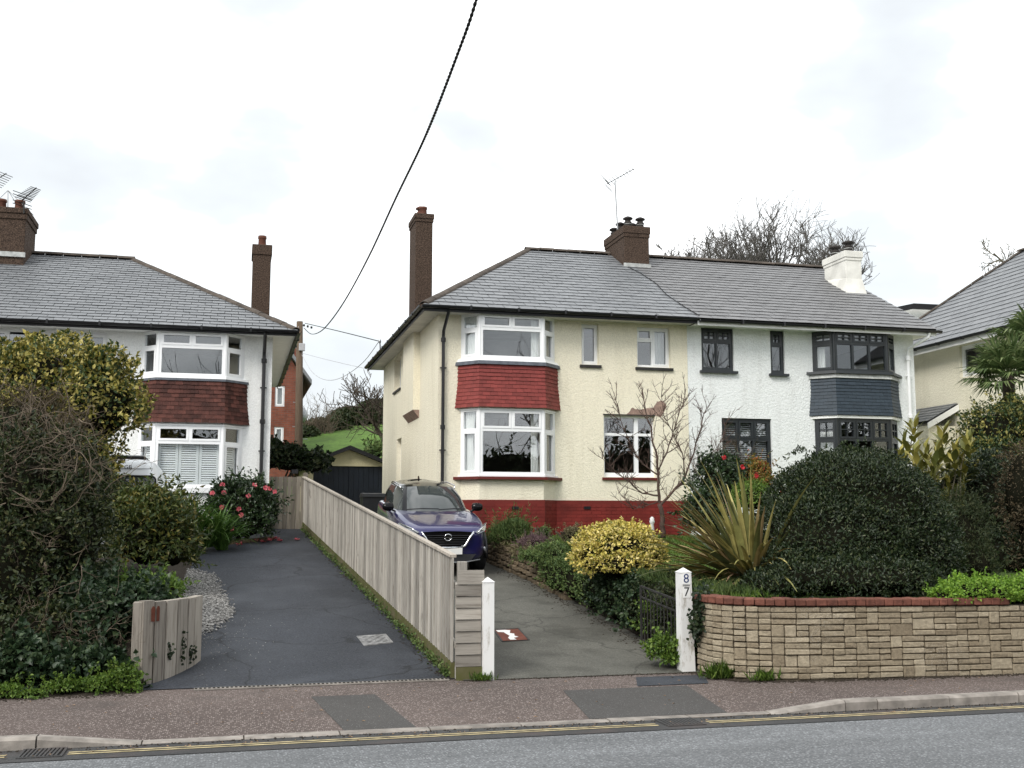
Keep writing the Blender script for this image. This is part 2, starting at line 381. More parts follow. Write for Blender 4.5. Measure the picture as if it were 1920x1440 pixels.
# garden-wall blocks
t = NT('wall_block'); n = t.noise(26, 6, .7)
col = t.ramp(t.rnd(), [(0, (.245, .200, .140)), (.5, (.315, .264, .188)), (1, (.395, .338, .248))])
col = t.mix(1.0, col, t.ramp(n, [(.3, .66), (.7, 1.2)]), 'MULTIPLY')
v = t.new('TexVoronoi', Scale=85.0, Vector=t.pos()); fl = t.math('MULTIPLY', t.math('LESS_THAN', v.outputs['Distance'], .25), t.ramp(t.noise(1.5, 4), [(.52, 0), (.66, .75)]))
col = t.mix(fl, col, (.55, .52, .46))
t.bump(n, .9, .018); M['wall_block'] = t.fin(col, .92, .15)
plain('mortar', (.085, .068, .048), .95, .3, 9)
plain('coping_brick', (.150, .058, .040), .85, .35, 16, .5, 60, .008, piece=.28)
plain('dry_stone', (.15, .115, .075), .95, .45, 7, .7, 40, .02, piece=.35)
plain('gravel', (.33, .32, .305), .9, .3, 30, piece=.5)
# plants
def leaf_mat(name, stops, rough=.45, trans=.22, spec=.35):
    t = NT(name); r = t.isl(); c = t.ramp(r, stops)
    c = t.mix(1.0, c, t.ramp(t.noise(3.2, 3), [(.3, .78), (.7, 1.18)]), 'MULTIPLY')
    t.fin(c, rough, spec); tl = t.n.new('ShaderNodeBsdfTranslucent'); t.l.new(c, tl.inputs[0])
    mx = t.n.new('ShaderNodeMixShader'); mx.inputs[0].default_value = trans
    t.l.new(t.b.outputs[0], mx.inputs[1]); t.l.new(tl.outputs[0], mx.inputs[2]); t.l.new(mx.outputs[0], t.out.inputs[0]); M[name] = t.mat
G1, G2, G3 = (.018, .035, .012), (.035, .062, .018), (.065, .10, .028)
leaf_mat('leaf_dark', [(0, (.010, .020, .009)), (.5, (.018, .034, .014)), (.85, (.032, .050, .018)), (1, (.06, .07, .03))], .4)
leaf_mat('leaf_dome', [(0, (.014, .026, .011)), (.55, (.026, .044, .017)), (.85, (.045, .064, .022)), (1, (.085, .095, .042))], .38)
leaf_mat('leaf_varieg', [(0, (.025, .05, .014)), (.30, (.06, .09, .02)), (.48, (.22, .20, .035)), (.75, (.40, .34, .08)), (1, (.55, .47, .17))], .5)
leaf_mat('leaf_front', [(0, (.014, .024, .009)), (.45, (.030, .048, .015)), (.8, (.058, .074, .024)), (1, (.12, .115, .045))], .45)
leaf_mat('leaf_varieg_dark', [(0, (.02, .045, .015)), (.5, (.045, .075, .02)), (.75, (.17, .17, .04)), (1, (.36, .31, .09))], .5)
leaf_mat('leaf_gold', [(0, (.11, .14, .03)), (.22, (.42, .37, .07)), (.6, (.66, .54, .13)), (1, (.78, .66, .30))], .6, .15)
leaf_mat('leaf_laurel', [(0, (.03, .052, .014)), (.4, (.055, .082, .020)), (.8, (.105, .12, .028)), (1, (.22, .18, .045))], .4)
leaf_mat('leaf_camellia', [(0, (.014, .030, .012)), (.6, (.026, .050, .018)), (1, (.05, .078, .026))], .28, .12, .5)
leaf_mat('leaf_ivy', [(0, (.016, .034, .016)), (.6, (.032, .060, .026)), (1, (.07, .10, .045))], .4)
leaf_mat('leaf_fresh', [(0, (.06, .11, .018)), (.5, (.10, .18, .028)), (1, (.19, .27, .05))], .5, .3)
leaf_mat('leaf_bright', [(0, (.10, .20, .020)), (.5, (.17, .31, .035)), (1, (.28, .43, .06))], .5, .3)
leaf_mat('leaf_mid', [(0, (.045, .085, .022)), (.5, (.085, .135, .036)), (1, (.16, .21, .065))], .6)
leaf_mat('leaf_dry', [(0, (.10, .085, .045)), (.5, (.17, .15, .075)), (1, (.26, .23, .13))], .8)
leaf_mat('leaf_heather', [(0, (.075, .045, .050)), (.5, (.14, .085, .095)), (1, (.20, .14, .13))], .8)
leaf_mat('leaf_brown', [(0, (.035, .030, .015)), (.5, (.070, .055, .028)), (1, (.12, .085, .050))], .7)
leaf_mat('leaf_olive', [(0, (.16, .15, .03)), (.5, (.27, .24, .05)), (1, (.38, .33, .10))], .45)
leaf_mat('leaf_orange', [(0, (.07, .09, .02)), (.5, (.20, .16, .03)), (.8, (.32, .16, .03)), (1, (.34, .05, .03))], .5)
leaf_mat('leaf_strap', [(0, (.045, .105, .018)), (.5, (.08, .16, .03)), (1, (.14, .23, .05))], .4, .3)
leaf_mat('leaf_palm', [(0, (.06, .10, .032)), (.5, (.11, .16, .055)), (1, (.20, .24, .10))], .45)
leaf_mat('leaf_hedge', [(0, (.022, .036, .014)), (.5, (.04, .058, .02)), (1, (.07, .075, .03))], .6)
leaf_mat('petal_pink', [(0, (.52, .07, .11)), (1, (.70, .20, .22))], .5)
leaf_mat('petal_red', [(0, (.40, .012, .02)), (1, (.55, .03, .04))], .5)
t = NT('flax'); r = t.rnd()
c = t.ramp(r, [(0, (.075, .090, .040)), (.3, (.13, .14, .05)), (.55, (.26, .24, .075)), (.8, (.40, .34, .13)), (1, (.36, .25, .13))])
M['flax'] = t.fin(t.mix(1.0, c, t.ramp(t.noise(9, 4), [(.3, .75), (.7, 1.2)]), 'MULTIPLY'), .5, .3)
plain('flax_dry', (.30, .20, .12), .8, .3, 6)
plain('bark', (.075, .060, .045), .9, .4, 12, .6, 40, .01)
plain('bark_grey', (.095, .088, .080), .9, .35, 8)
plain('bark_pale', (.135, .120, .085), .9, .4, 8, .4, 40, .01)
plain('bark_red', (.085, .055, .045), .9, .35, 12)
plain('twig', (.14, .11, .08), .9, .4, 9)
plain('bush_core', (.012, .012, .008), 1.0, .3, 5, spec=0)  # in bushes this near-black stands for inner twigs and the shade among them
# vehicles
t = NT('car_paint'); M['car_paint'] = t.fin((.012, .011, .095), .28, .6, Metallic=.35, Coat_Weight=1.0, Coat_Roughness=.03)
t = NT('gloss_black'); M['gloss_black'] = t.fin((.005, .005, .006), .10, .22)
t = NT('car_glass'); M['car_glass'] = t.fin((.045, .052, .052), .02, .9)
plain('van_white', (.84, .86, .88), .25, .03, 2, spec=.5)
plain('tyre', (.018, .018, .019), .8, .2, 12)
plain('plate_white', (.80, .80, .78), .4, .02, 5)
plain('number_blue', (.012, .03, .12), .5, .1, 5)
plain('number_black', (.012, .012, .014), .5, .1, 5)
plain('cable_black', (.02, .02, .021), .6, .2, 9)
plain('cable_pale', (.42, .42, .43), .6, .1, 9)
plain('bin_black', (.014, .016, .02), .5, .2, 5)
plain('navy_door', (.008, .012, .020), .5, .2, 3)
plain('stained_patch', (.31, .215, .175), .95, .3, 9, .6, 40, .015)
t = NT('lamp_glass'); M['lamp_glass'] = t.fin((.35, .37, .40), .08, .8, Coat_Weight=1.0)
# ---------------------------------------------------------------- setting: ground, road, pavement, drives
def interp(x, pts):
    if x <= pts[0][0]: return pts[0][1]
    for (a, b), (c, d) in zip(pts, pts[1:]):
        if x <= c: return b + (d - b) * (x - a) / (c - a)
    return pts[-1][1]
def sheet(name, xs, ys, zf, mat, kind='structure', xf=None, parent=None):
    mb = MB(); nx = len(xs)
    for y in ys:
        for x in xs:
            X = xf(x, y) if xf else x
            mb.v.append((X, y, zf(X, y)))
    for j in range(len(ys) - 1):
        for i in range(nx - 1):
            mb.f.append((j * nx + i, j * nx + i + 1, (j + 1) * nx + i + 1, (j + 1) * nx + i)); mb.m.append(0)
    o = mb.build(name, M[mat], parent, True)
    return tag(o, kind=kind)
def lin(a, b, n): return [a + (b - a) * i / (n - 1) for i in range(n)]
GP = [(-1500, -.3), (12.3, -.3), (13, -.25), (24, .62), (36, 1.3), (44, 2.9), (62, 6.3), (75, 7.0), (120, 9), (1500, 9)]
sheet('ground', [-1500, -200, -60, -30, 0, 8, 30, 60, 200, 1500], [-1500, -200, -40, 0, 12.3, 13, 18, 24, 30, 36, 40, 44, 50, 56, 62, 75, 120, 300, 1500], lambda x, y: interp(y, GP), 'far_ground')
def hill_z(x, y):
    b = interp(y, GP); cx = (x - 9) / 9
    return b + .12 + max(0, 1 - abs(cx)) ** .7 * .9 * max(0, min(1, (y - 42) / 14)) 
sheet('grass_hill', lin(-3, 26, 24), lin(42, 66, 18), hill_z, 'hill_grass')
ROAD_Z = -.10
sheet('road', [-120, -40, -10, 0, 10, 40, 120], [1.4, 3.5, 5.5, 7.5, 9.56], lambda x, y: ROAD_Z + .035 * (1 - ((y - 5.5) / 4.1) ** 2), 'asphalt_road')
sheet('road_edge', [-120, -40, -10, 0, 10, 40, 120], [9.10, 9.35, 9.60], lambda x, y: ROAD_Z + .035 * (1 - ((min(y, 9.56) - 5.5) / 4.1) ** 2) + .004, 'road_edge')
sheet('opposite_pavement', [-120, -20, 20, 120], [-3, 1.4], lambda x, y: .0, 'pavement')
# kerb: stones between joints read off the photograph
KJ = [-2200, -1700, -1200, -760, -480, -200, 72, 268, 458, 637, 805, 975, 1140, 1290, 1440, 1580, 1640, 1775, 1905, 2040, 2200, 2380, 2700, 3100]
KX = [atY(p, 1350, 9.65).x for p in KJ]
KH = [0.0 if (p <= 72 or p >= 1580) else -.082 for p in KJ]
def kerb_z(x): return interp(x, list(zip(KX, KH)))
def pav_z(x, y):
    f = max(0, min(1, (y - 9.72) / 1.5)); return kerb_z(x) * (1 - f) - .004
kerb = thing('kerb', None, None, (KX[6], 9.65, ROAD_Z)); tag(kerb, kind='structure')
for i in range(len(KJ) - 1):
    x0, x1 = KX[i] + .006, KX[i + 1] - .006; z0, z1 = KH[i], KH[i + 1]; y0 = 9.585 + random.uniform(-.006, .006); y1 = 9.715; c = .022
    prof0 = [(y0, ROAD_Z - .05), (y0, z0 - c), (y0 + c, z0), (y1, z0), (y1, ROAD_Z - .05)]
    prof1 = [(y0, ROAD_Z - .05), (y0, z1 - c), (y0 + c, z1), (y1, z1), (y1, ROAD_Z - .05)]
    mb = MB(); n = 5
    for x, pr in ((x0, prof0), (x1, prof1)):
        for y, z in pr: mb.v.append((x, y, z + random.uniform(-.003, .003)))
    mb.f = [tuple(range(5)), tuple(range(9, 4, -1))] + [(k, 5 + k, 5 + (k + 1) % 5, (k + 1) % 5) for k in range(5)]; mb.m = [0] * 7
    mb.build('kerb_stone', M['kerb_stone'], kerb)
mbj = MB(); mbj.box(KX[0], 9.60, ROAD_Z - .06, KX[-1], 9.70, ROAD_Z + .008); mbj.build('kerb_bed', M['mortar'], kerb)
xs_p = sorted(set(KX + lin(-30, 40, 40) + [-80, 90]))
sheet('pavement', xs_p, [9.712, 10.2, 10.7, 11.3, 12.0], pav_z, 'pavement')
def patch(name, pix, mat, zo=.004):          # pixel outline laid on the pavement
    pts = [(lambda d: Vector((d[0] * ((-EYE - .01) / d[2]), d[1] * ((-EYE - .01) / d[2]), 0)))(ray(*p)) for p in pix]
    xs0, xs1 = min(p.x for p in pts), max(p.x for p in pts)
    mb = MB(); mb.poly([(p.x, p.y, pav_z(p.x, p.y) + zo) for p in pts]); return tag(mb.build(name, M[mat]), kind='structure')
def quad_patch(name, X0, Y0, X1, Y1, mat, skew=0.0, zo=.004):
    return sheet(name, lin(X0, X1, 7), lin(Y0, Y1, 5), lambda x, y: pav_z(x, y) + zo, mat, xf=lambda x, y: x + skew * (y - Y0))
quad_patch('pavement_patch', 1.00, 9.72, 1.62, 11.12, 'tarmac_patch', -.13)
quad_patch('pavement_patch', 3.20, 9.72, 4.55, 10.95, 'tarmac_patch', .10)
quad_patch('pavement_patch', 4.15, 11.02, 4.95, 11.55, 'tarmac_drive', .35)
# double yellow lines
def yl(x0, x1, y, w=.036): sheet('yellow_line', lin(x0, x1, 12), [y, y + w], lambda x, yy: ROAD_Z + .035 * (1 - ((min(yy, 9.56) - 5.5) / 4.1) ** 2) + .008, 'yellow_line')
def rx(px, py): d = ray(px, py); k = (ROAD_Z - EYE) / d[2]; return d[0] * k
for y in (9.29, 9.365):
    yl(-40, rx(20, 1410), y); yl(rx(138, 1400), rx(1213, 1352), y); yl(rx(1305, 1347), 60, y)
def gully(x0, x1, label):
    g = thing('road_gully', label, 'drain grate', ((x0 + x1) / 2, 9.4, ROAD_Z), 'road gullies by the kerb')
    zt = ROAD_Z + .02; mb = MB()
    mb.holes((x0, 9.22, zt), (1, 0, 0), (0, 1, 0), (0, 0, 1), x1 - x0, .34, [(.02, .02, x1 - x0 - .02, .32)], .03); mb.build('frame', M['road_edge'], g)
    MB().box(x0 + .018, 9.238, zt - .03, x1 - .018, 9.542, zt - .012).build('pit', M['soil'], g)
    n = 9
    for i in range(n):
        a = x0 + .03 + (x1 - x0 - .06) * i / n; b = a + (x1 - x0 - .06) / n * .55
        MB().prism([(a, 9.24, zt - .012), (b, 9.24, zt - .012), (b + .01, 9.54, zt - .012), (a + .01, 9.54, zt - .012)], (0, 0, .014)).build('bar', M['road_edge'], g)
gully(rx(48, 1405), rx(128, 1405), 'iron gully grate set in the yellow lines beyond the leafy verge')
gully(rx(1222, 1350), rx(1298, 1350), 'iron gully grate in the gutter across from the white gatepost numbered 8')
# drives
def FX(Y): return 2.4 - .0606 * (Y - 11.8)
sheet('tarmac_driveway', lin(0, 1, 8), lin(11.9, 28, 24), lambda x, y: gnd_left(y) + .004 + .0 * x, 'tarmac_drive', xf=lambda x, y: -2.6 + (FX(y) + .02 + 2.6) * x)
sheet('concrete_driveway', lin(0, 1, 8), lin(11.75, 38, 26), lambda x, y: gnd_right(y) + .004, 'concrete_drive', xf=lambda x, y: FX(y) + .06 + ((5.25 if y < 23.4 else 4.5) - FX(y) - .06) * x)
def garden_edge(Y): return interp(Y, [(11.5, 5.25), (13, 5.2), (18.3, 5.08), (20.4, 4.92), (23.5, 4.7)])
sheet('front_lawn', lin(0, 1, 26), lin(11.42, 23.6, 30), lambda x, y: gnd_garden(y) + .02 * math.sin(x * 3.1 + y), 'lawn', xf=lambda x, y: garden_edge(y) + .12 + (19 - garden_edge(y)) * x)
def left_bank(x, y):
    e = max(0, min(1, (-.75 - x) / .6)); return gnd_left(y) + .02 + e * .35 * max(0, min(1, (24 - y) / 4))
sheet('garden_soil', lin(-14, -.62, 24), lin(12.9, 23.9, 22), left_bank, 'soil')
sheet('verge_soil', lin(-14, -.8, 20), lin(11.55, 13.0, 5), lambda x, y: max(0, (y - 11.85)) * .5 - .02, 'soil')
# dry retaining face beside the concrete drive, hidden behind plants where they grow
ret = MB()
for i in range(24):
    Y0, Y1 = 11.6 + i * .5, 12.1 + i * .5
    x0, x1 = garden_edge(Y0) + .10, garden_edge(Y1) + .10
    ret.hexa([(x0, Y0, gnd_right(Y0) - .1), (x0 + .3, Y0, gnd_right(Y0) - .1), (x1 + .3, Y1, gnd_right(Y1) - .1), (x1, Y1, gnd_right(Y1) - .1),
              (x0, Y0, gnd_garden(Y0) - .03), (x0 + .3, Y0, gnd_garden(Y0) - .03), (x1 + .3, Y1, gnd_garden(Y1) - .03), (x1, Y1, gnd_garden(Y1) - .03)])
tag(ret.build('garden_bank', M['soil']), kind='structure')
# ---------------------------------------------------------------- building helpers
UP = Vector((0, 0, 1))
def clip_poly(poly, edges):                  # Sutherland-Hodgman, convex edges given as (p, q) with inside on the left
    for (px, py), (qx, qy) in edges:
        out = []
        if not poly: return []
        for i in range(len(poly)):
            a, b = poly[i], poly[(i + 1) % len(poly)]
            sa = (qx - px) * (a[1] - py) - (qy - py) * (a[0] - px); sb = (qx - px) * (b[1] - py) - (qy - py) * (b[0] - px)
            if sa >= 0: out.append(a)
            if (sa >= 0) != (sb >= 0):
                t = sa / (sa - sb); out.append((a[0] + (b[0] - a[0]) * t, a[1] + (b[1] - a[1]) * t))
        poly = out
    return poly
def slates(parent, corners, mat, gauge=.22, width=.33, limit=300, name='slate', keep=None, thick=.007, bond=.5, jit=.003, joint=.005):
    """slates on a roof plane: corners ccw from outside, the first edge is the eave"""
    P = [Vector(c) for c in corners]; O = P[0]; u = (P[1] - P[0]).normalized(); n = u.cross(P[-1] - P[0]).normalized(); v = n.cross(u)
    pl = [((p - O).dot(u), (p - O).dot(v)) for p in P]; ed = list(zip(pl, pl[1:] + pl[:1]))
    u0, u1 = min(p[0] for p in pl), max(p[0] for p in pl); vm = max(p[1] for p in pl); k = 0; made = 0; rest = MB(); full = None
    while k * gauge < vm - .02:
        v0 = k * gauge; i = 0; off = (k % 2) * width * bond
        while True:
            a = u0 - width + off + i * width
            if a > u1: break
            i += 1
            q = clip_poly([(a + joint, v0 - .012), (a + width - joint, v0 - .012), (a + width - joint, v0 + gauge * 1.12), (a + joint, v0 + gauge * 1.12)],
                          [((e[0][0], e[0][1] - (.03 if j == 0 else 0)), (e[1][0], e[1][1] - (.03 if j == 0 else 0))) for j, e in enumerate(ed)])
            if len(q) < 3 or (keep and not keep(a + width / 2, v0)): continue
            dz = random.uniform(-jit, jit) * .5; tl = random.uniform(-jit, jit)
            def H(c): return thick + .013 - .016 * (c[1] - v0) / gauge + dz + tl * (c[0] - a) / width
            mb = MB() if made < limit else rest
            b = len(mb.v); m = len(q)
            dv = random.uniform(-.004, .004)
            mb.v += [tuple(O + u * c[0] + v * (c[1] + dv) + n * H(c)) for c in q] + [tuple(O + u * c[0] + v * (c[1] + dv) + n * (H(c) - thick)) for c in q]
            mb.f.append(tuple(range(b, b + m))); mb.m.append(0)
            for j in range(m):
                j2 = (j + 1) % m; mb.f.append((b + j2, b + j, b + m + j, b + m + j2)); mb.m.append(0)
            if mb is not rest: mb.build(name, mat, parent); made += 1
        k += 1
    if rest.f: tag(rest.build(name + '_field', mat, parent), kind='stuff')
def ridge_tiles(parent, p, q, mat, L=.45, r=.12, name='ridge_tile'):
    p, q = Vector(p), Vector(q); n = max(1, round((q - p).length / L)); d = (q - p).normalized(); a = d.cross(UP).normalized(); w = a.cross(d)
    for i in range(n):
        s, e = p + (q - p) * (i / n) , p + (q - p) * ((i + 1) / n) - d * .008; mb = MB(); K = 7; dz = random.uniform(-.006, .006)
        for c in (s, e):
            for rr in (r, r - .018):
                for k in range(K):
                    t = math.pi * (k / (K - 1)); mb.v.append(tuple(c + a * math.cos(t) * rr * 1.1 + w * (math.sin(t) * rr * .72 - .03 + dz)))
        for k in range(K - 1):
            mb.f += [(k, k + 1, 2 * K + k + 1, 2 * K + k), (K + k + 1, K + k, 3 * K + k, 3 * K + k + 1), (k + 1, k, K + k, K + k + 1), (2 * K + k, 2 * K + k + 1, 3 * K + k + 1, 3 * K + k)]
        mb.f += [(0, 2 * K, 3 * K, K), (K - 1, 2 * K - 1, 4 * K - 1, 3 * K - 1)]; mb.m = [0] * len(mb.f)
        mb.build(name, mat, parent)
def gutter(parent, p, q, mat, r=.055):
    p, q = Vector(p), Vector(q); d = (q - p).normalized(); a = d.cross(UP).normalized(); mb = MB(); K = 7
    for c in (p, q):
        for rr in (r, r - .006):
            for k in range(K):
                t = math.pi * (1 + k / (K - 1)); mb.v.append(tuple(c + a * math.cos(t) * rr + UP * math.sin(t) * rr))
    for k in range(K - 1):
        mb.f += [(k + 1, k, 2 * K + k, 2 * K + k + 1), (K + k, K + k + 1, 3 * K + k + 1, 3 * K + k), (k, k + 1, K + k + 1, K + k), (2 * K + k + 1, 2 * K + k, 3 * K + k, 3 * K + k + 1)]
    mb.f += [(0, K, 3 * K, 2 * K), (2 * K - 1, K - 1, 3 * K - 1, 4 * K - 1)]; mb.m = [0] * len(mb.f)
    n = max(2, int((q - p).length / 1.0))
    for i in range(1, n):
        c = p + (q - p) * (i / n); mb.bar(c - d * .02 - UP * .02, c + d * .02 - UP * .02, r * 2.25, r * 1.4)
    return mb.build('gutter', mat, parent)
def downpipe(parent, pts, mat, r=.035, joints=(), clips=()):
    mb = MB(); mb.tube(pts, r, 8)
    for z in joints: mb.lathe([(r * 1.3, -.05), (r * 1.5, -.04), (r * 1.5, .04), (r * 1.3, .05)], 10, (pts[-1][0], pts[-1][1], z))
    for z in clips: mb.box(pts[-1][0] - .07, pts[-1][1] - .02, z - .012, pts[-1][0] + .07, pts[-1][1] + .05, z + .012)
    return mb.build('downpipe', mat, parent, False)
def pane_at(parent, O, ux, n, u0, v0, u1, v1, d, mat=None):
    mb = MB(); O = Vector(O) - Vector(n) * d; ux = Vector(ux)
    mb.prism([O + ux * u0 + UP * v0, O + ux * u0 + UP * v1, O + ux * u1 + UP * v1, O + ux * u1 + UP * v0][::-1], -Vector(n) * .006)
    return mb.build('pane', mat or M['glass'], parent)
def curtain(parent, O, ux, n, u0, u1, v0, v1, d, mat, folds=6, amp=.03, taper=0.0):
    O, ux, n = Vector(O), Vector(ux), Vector(n); mb = MB(); K = folds * 6 + 1
    for s in (0, .012):
        for j, v in enumerate((v0, (v0 + v1) / 2, v1)):
            for k in range(K):
                f = k / (K - 1); pin = 1 - taper * (1 if j == 1 else .25 if j == 0 else 0)
                u = u0 + (u1 - u0) * f * pin
                mb.v.append(tuple(O + ux * u + UP * v - n * (d + s + amp * math.sin(f * folds * 2 * math.pi) * (1 + .3 * math.sin(f * 17)))))
    for s in (0, 1):
        for j in range(2):
            for k in range(K - 1):
                b = s * 3 * K + j * K + k; q = (b, b + 1, b + K + 1, b + K); mb.f.append(q if s == 0 else q[::-1]); mb.m.append(0)
    return mb.build('curtain', mat, parent, True)
def window(parent, O, ux, n, w, h, cells, fm, depth=.07, sash=.05, name='window', bars=(), sill=None, glass=.035, proud=.012):
    """cells: (u0, v0, u1, v1, opening) holes of the frame"""
    O, ux, n = Vector(O), Vector(ux).normalized(), Vector(n).normalized()
    mb = MB(); mb.holes(O, ux, UP, n, w, h, [c[:4] for c in cells], depth, back=True); fr = mb.build(name, fm, parent)
    for c in cells:
        u0, v0, u1, v1 = c[:4]
        if c[4]:
            s = MB(); a = .012; s.holes(O + ux * (u0 - a) + UP * (v0 - a) + n * proud, ux, UP, n, u1 - u0 + 2 * a, v1 - v0 + 2 * a, [(sash, sash, u1 - u0 + 2 * a - sash, v1 - v0 + 2 * a - sash)], .05, back=True)
            s.build('sash', fm, fr); g = sash - a
        else: g = 0.0
        pane_at(fr, O, ux, n, u0 + g, v0 + g, u1 - g, v1 - g, glass)
    for (a, b, c, d) in bars:
        q = MB(); O2 = O + n * (proud - .004); q.prism([O2 + ux * a + UP * b, O2 + ux * c + UP * b, O2 + ux * c + UP * d, O2 + ux * a + UP * d], -n * .05); q.build('glazing_bar', fm, fr)
    if sill:
        mat, ext, th, out = sill; q = MB()
        a, b = O - ux * ext - UP * th, O + ux * (w + ext) - UP * th
        q.prism([a + n * out, b + n * out, b + n * out + UP * (th - .012), a + n * out + UP * (th - .012)], -n * (out + .10)); 
        q.build('sill', mat, fr)
    return fr
def grid_bars(c, sash, nx=2, nz=2, t=.022, a=.012):
    u0, v0, u1, v1 = c[0] - a + sash, c[1] - a + sash, c[2] + a - sash, c[3] + a - sash; o = []
    for i in range(1, nx): x = u0 + (u1 - u0) * i / nx; o.append((x - t / 2, v0, x + t / 2, v1))
    for j in range(1, nz):
        z = v0 + (v1 - v0) * j / nz
        for i in range(nx):
            a0 = u0 + (u1 - u0) * i / nx + (t / 2 if i else 0); a1 = u0 + (u1 - u0) * (i + 1) / nx - (t / 2 if i < nx - 1 else 0); o.append((a0, z - t / 2, a1, z + t / 2))
    return o
def room(parent, x0, x1, z0, z1, Y, d, mat):
    mb = MB(); a = [(x0, Y, z0), (x1, Y, z0), (x1, Y + d, z0), (x0, Y + d, z0)]; b = [(p[0], p[1], z1) for p in a]
    mb.poly(a).poly(b[::-1]).poly([a[2], b[2], b[3], a[3]][::-1]).poly([a[0], a[3], b[3], b[0]]).poly([a[1], b[1], b[2], a[2]])
    return mb.build('room', mat, parent)
def chimney(parent, x0, y0, x1, y1, z0, z1, mat, bands, pots, potmat, flash=None, name='chimney'):
    mb = MB(); mb.cbox(x0, y0, z0, x1, y1, z1, .012)
    for (za, zb, ex) in bands: mb.cbox(x0 - ex, y0 - ex, za, x1 + ex, y1 + ex, zb, .012)
    ch = mb.build(name, mat, parent)
    for (px, py, r, h, style) in pots:
        q = MB(); b = max(z1, max([k[1] for k in bands] or [z1])) - .01
        prof = [(r * 1.05, 0), (r, .05), (r * .92, h * .7), (r * 1.0, h * .74), (r * 1.08, h * .8), (r * 1.02, h)]
        if style == 'cowl': prof += [(r * .8, h + .005), (r * .8, h + .06), (r * 1.35, h + .075), (r * 1.3, h + .11), (r * .5, h + .15)]
        q.lathe(prof, 14, (px, py, b)); q.build('chimney_pot', potmat, ch, True)
        if style == 'cowl':
            MB().lathe([(r * 1.0, h * .60), (r * 1.04, h * .64), (r * 1.0, h * .68)], 14, (px, py, b)).build('strap', M['lead_pale'], ch)
    if flash:
        MB().box(x0 - .03, y0 - .04, flash[0], x1 + .03, y0 - .004, flash[1]).build('flashing', M['lead_pale'], ch)
    return ch
def bay_pts(A, B, C, D, off=0.0):            # canted plan polyline pushed outwards
    pts = [Vector((*p, 0)) for p in (A, B, C, D)]
    if not off: return pts
    ns = [(pts[i + 1] - pts[i]).normalized().cross(UP) for i in range(3)]   # outwards (towards -Y)
    out = [pts[0] + Vector((0, 0, 0)) + ns[0] * off]
    for i in (1, 2):
        m = (ns[i - 1] + ns[i]).normalized(); out.append(pts[i] + m * (off / m.dot(ns[i])))
    out.append(pts[3] + ns[2] * off); 
    for k, i in ((0, 0), (3, 2)):            # end points slide along their facet back to the wall line
        d = (pts[i + 1] - pts[i]).normalized(); t = (pts[k].y - out[k].y) / d.y; out[k] = out[k] + d * t
    return out
def bay_band(parent, plan, z0, z1, off0, off1, mat, name, thick=.06):
    mb = MB(); a = bay_pts(*plan, off0); b = bay_pts(*plan, off1)
    base = [Vector((p.x, p.y, z0)) for p in a] + [Vector((a[3].x, a[3].y + thick, z0)), Vector((a[0].x, a[0].y + thick, z0))]
    top = [Vector((p.x, p.y, z1)) for p in b] + [Vector((b[3].x, b[3].y + thick, z1)), Vector((b[0].x, b[0].y + thick, z1))]
    n = 6; s = len(mb.v); mb.v += [tuple(p) for p in base + top]
    mb.f += [tuple(range(s, s + n))[::-1], tuple(range(s + n, s + 2 * n))]
    for i in range(n): j = (i + 1) % n; mb.f.append((s + i, s + j, s + n + j, s + n + i))
    mb.m = [0] * len(mb.f); return mb.build(name, mat, parent)
def bay_tiles(parent, plan, z0, z1, rows, mat, tw=.165, flare=(.085, .045), name='hanging_tile'):
    """plain tiles hung round a bay, each a piece of its own, kicking out at the foot"""
    dz = (z1 - z0) / rows
    for r in range(rows):
        za = z0 + r * dz; f = r / (rows - 1); o = flare[0] + (flare[1] - flare[0]) * min(1, f * 1.6)
        lo, hi = bay_pts(*plan, o + .018), bay_pts(*plan, o - .002)
        for s in range(3):
            p, q = lo[s], lo[s + 1]; p2, q2 = hi[s], hi[s + 1]; L = (q - p).length; cnt = max(1, round(L / tw)); st = (r % 2) * .5
            cuts = sorted({0.0, 1.0} | {(i + st) / cnt for i in range(cnt + 1) if 0.02 < (i + st) / cnt < .98})
            for a, b in zip(cuts, cuts[1:]):
                g = .0016 / L; a2, b2 = a + g, b - g; e = random.uniform(-.004, .004); d = random.uniform(-.0025, .0025); nn = (q - p).normalized().cross(UP)
                P = [p.lerp(q, a2), p.lerp(q, b2), p2.lerp(q2, b2), p2.lerp(q2, a2)]
                mb = MB(); zt = za + dz * 1.15
                f0, f1 = P[0] + UP * (za + e) + nn * d, P[1] + UP * (za + e) + nn * d; t0, t1 = P[3] + UP * zt, P[2] + UP * zt
                bk = -nn * .013
                mb.hexa([f0, f1, f1 + bk, f0 + bk, t0, t1, t1 + bk, t0 + bk]); mb.build(name, mat, parent)
def bay_windows(parent, plan, z0, z1, spec, fm, sash=.045, fwid=.05, post=.075, glass=.035):
    """three window facets; spec per facet: function(w, h) -> (cells, bars)"""
    P = bay_pts(*plan, 0); out = []
    for s in range(3):
        p, q = P[s], P[s + 1]; ux = (q - p).normalized(); n = ux.cross(UP); w = (q - p).length; h = z1 - z0
        cells, bars = spec[s](w, h)
        out.append((window(parent, p + UP * z0, ux, n, w, h, cells, fm, sash=sash, bars=bars, glass=glass), p + UP * z0, ux, n, w, h))
    for s in (1, 2):                         # corner posts
        m = MB(); m.lathe([(post * .62, z0 + .002), (post * .62, z1 - .002)], 8, (P[s].x, P[s].y + .035, 0)); m.build('corner_post', fm, out[1][0])
    return out
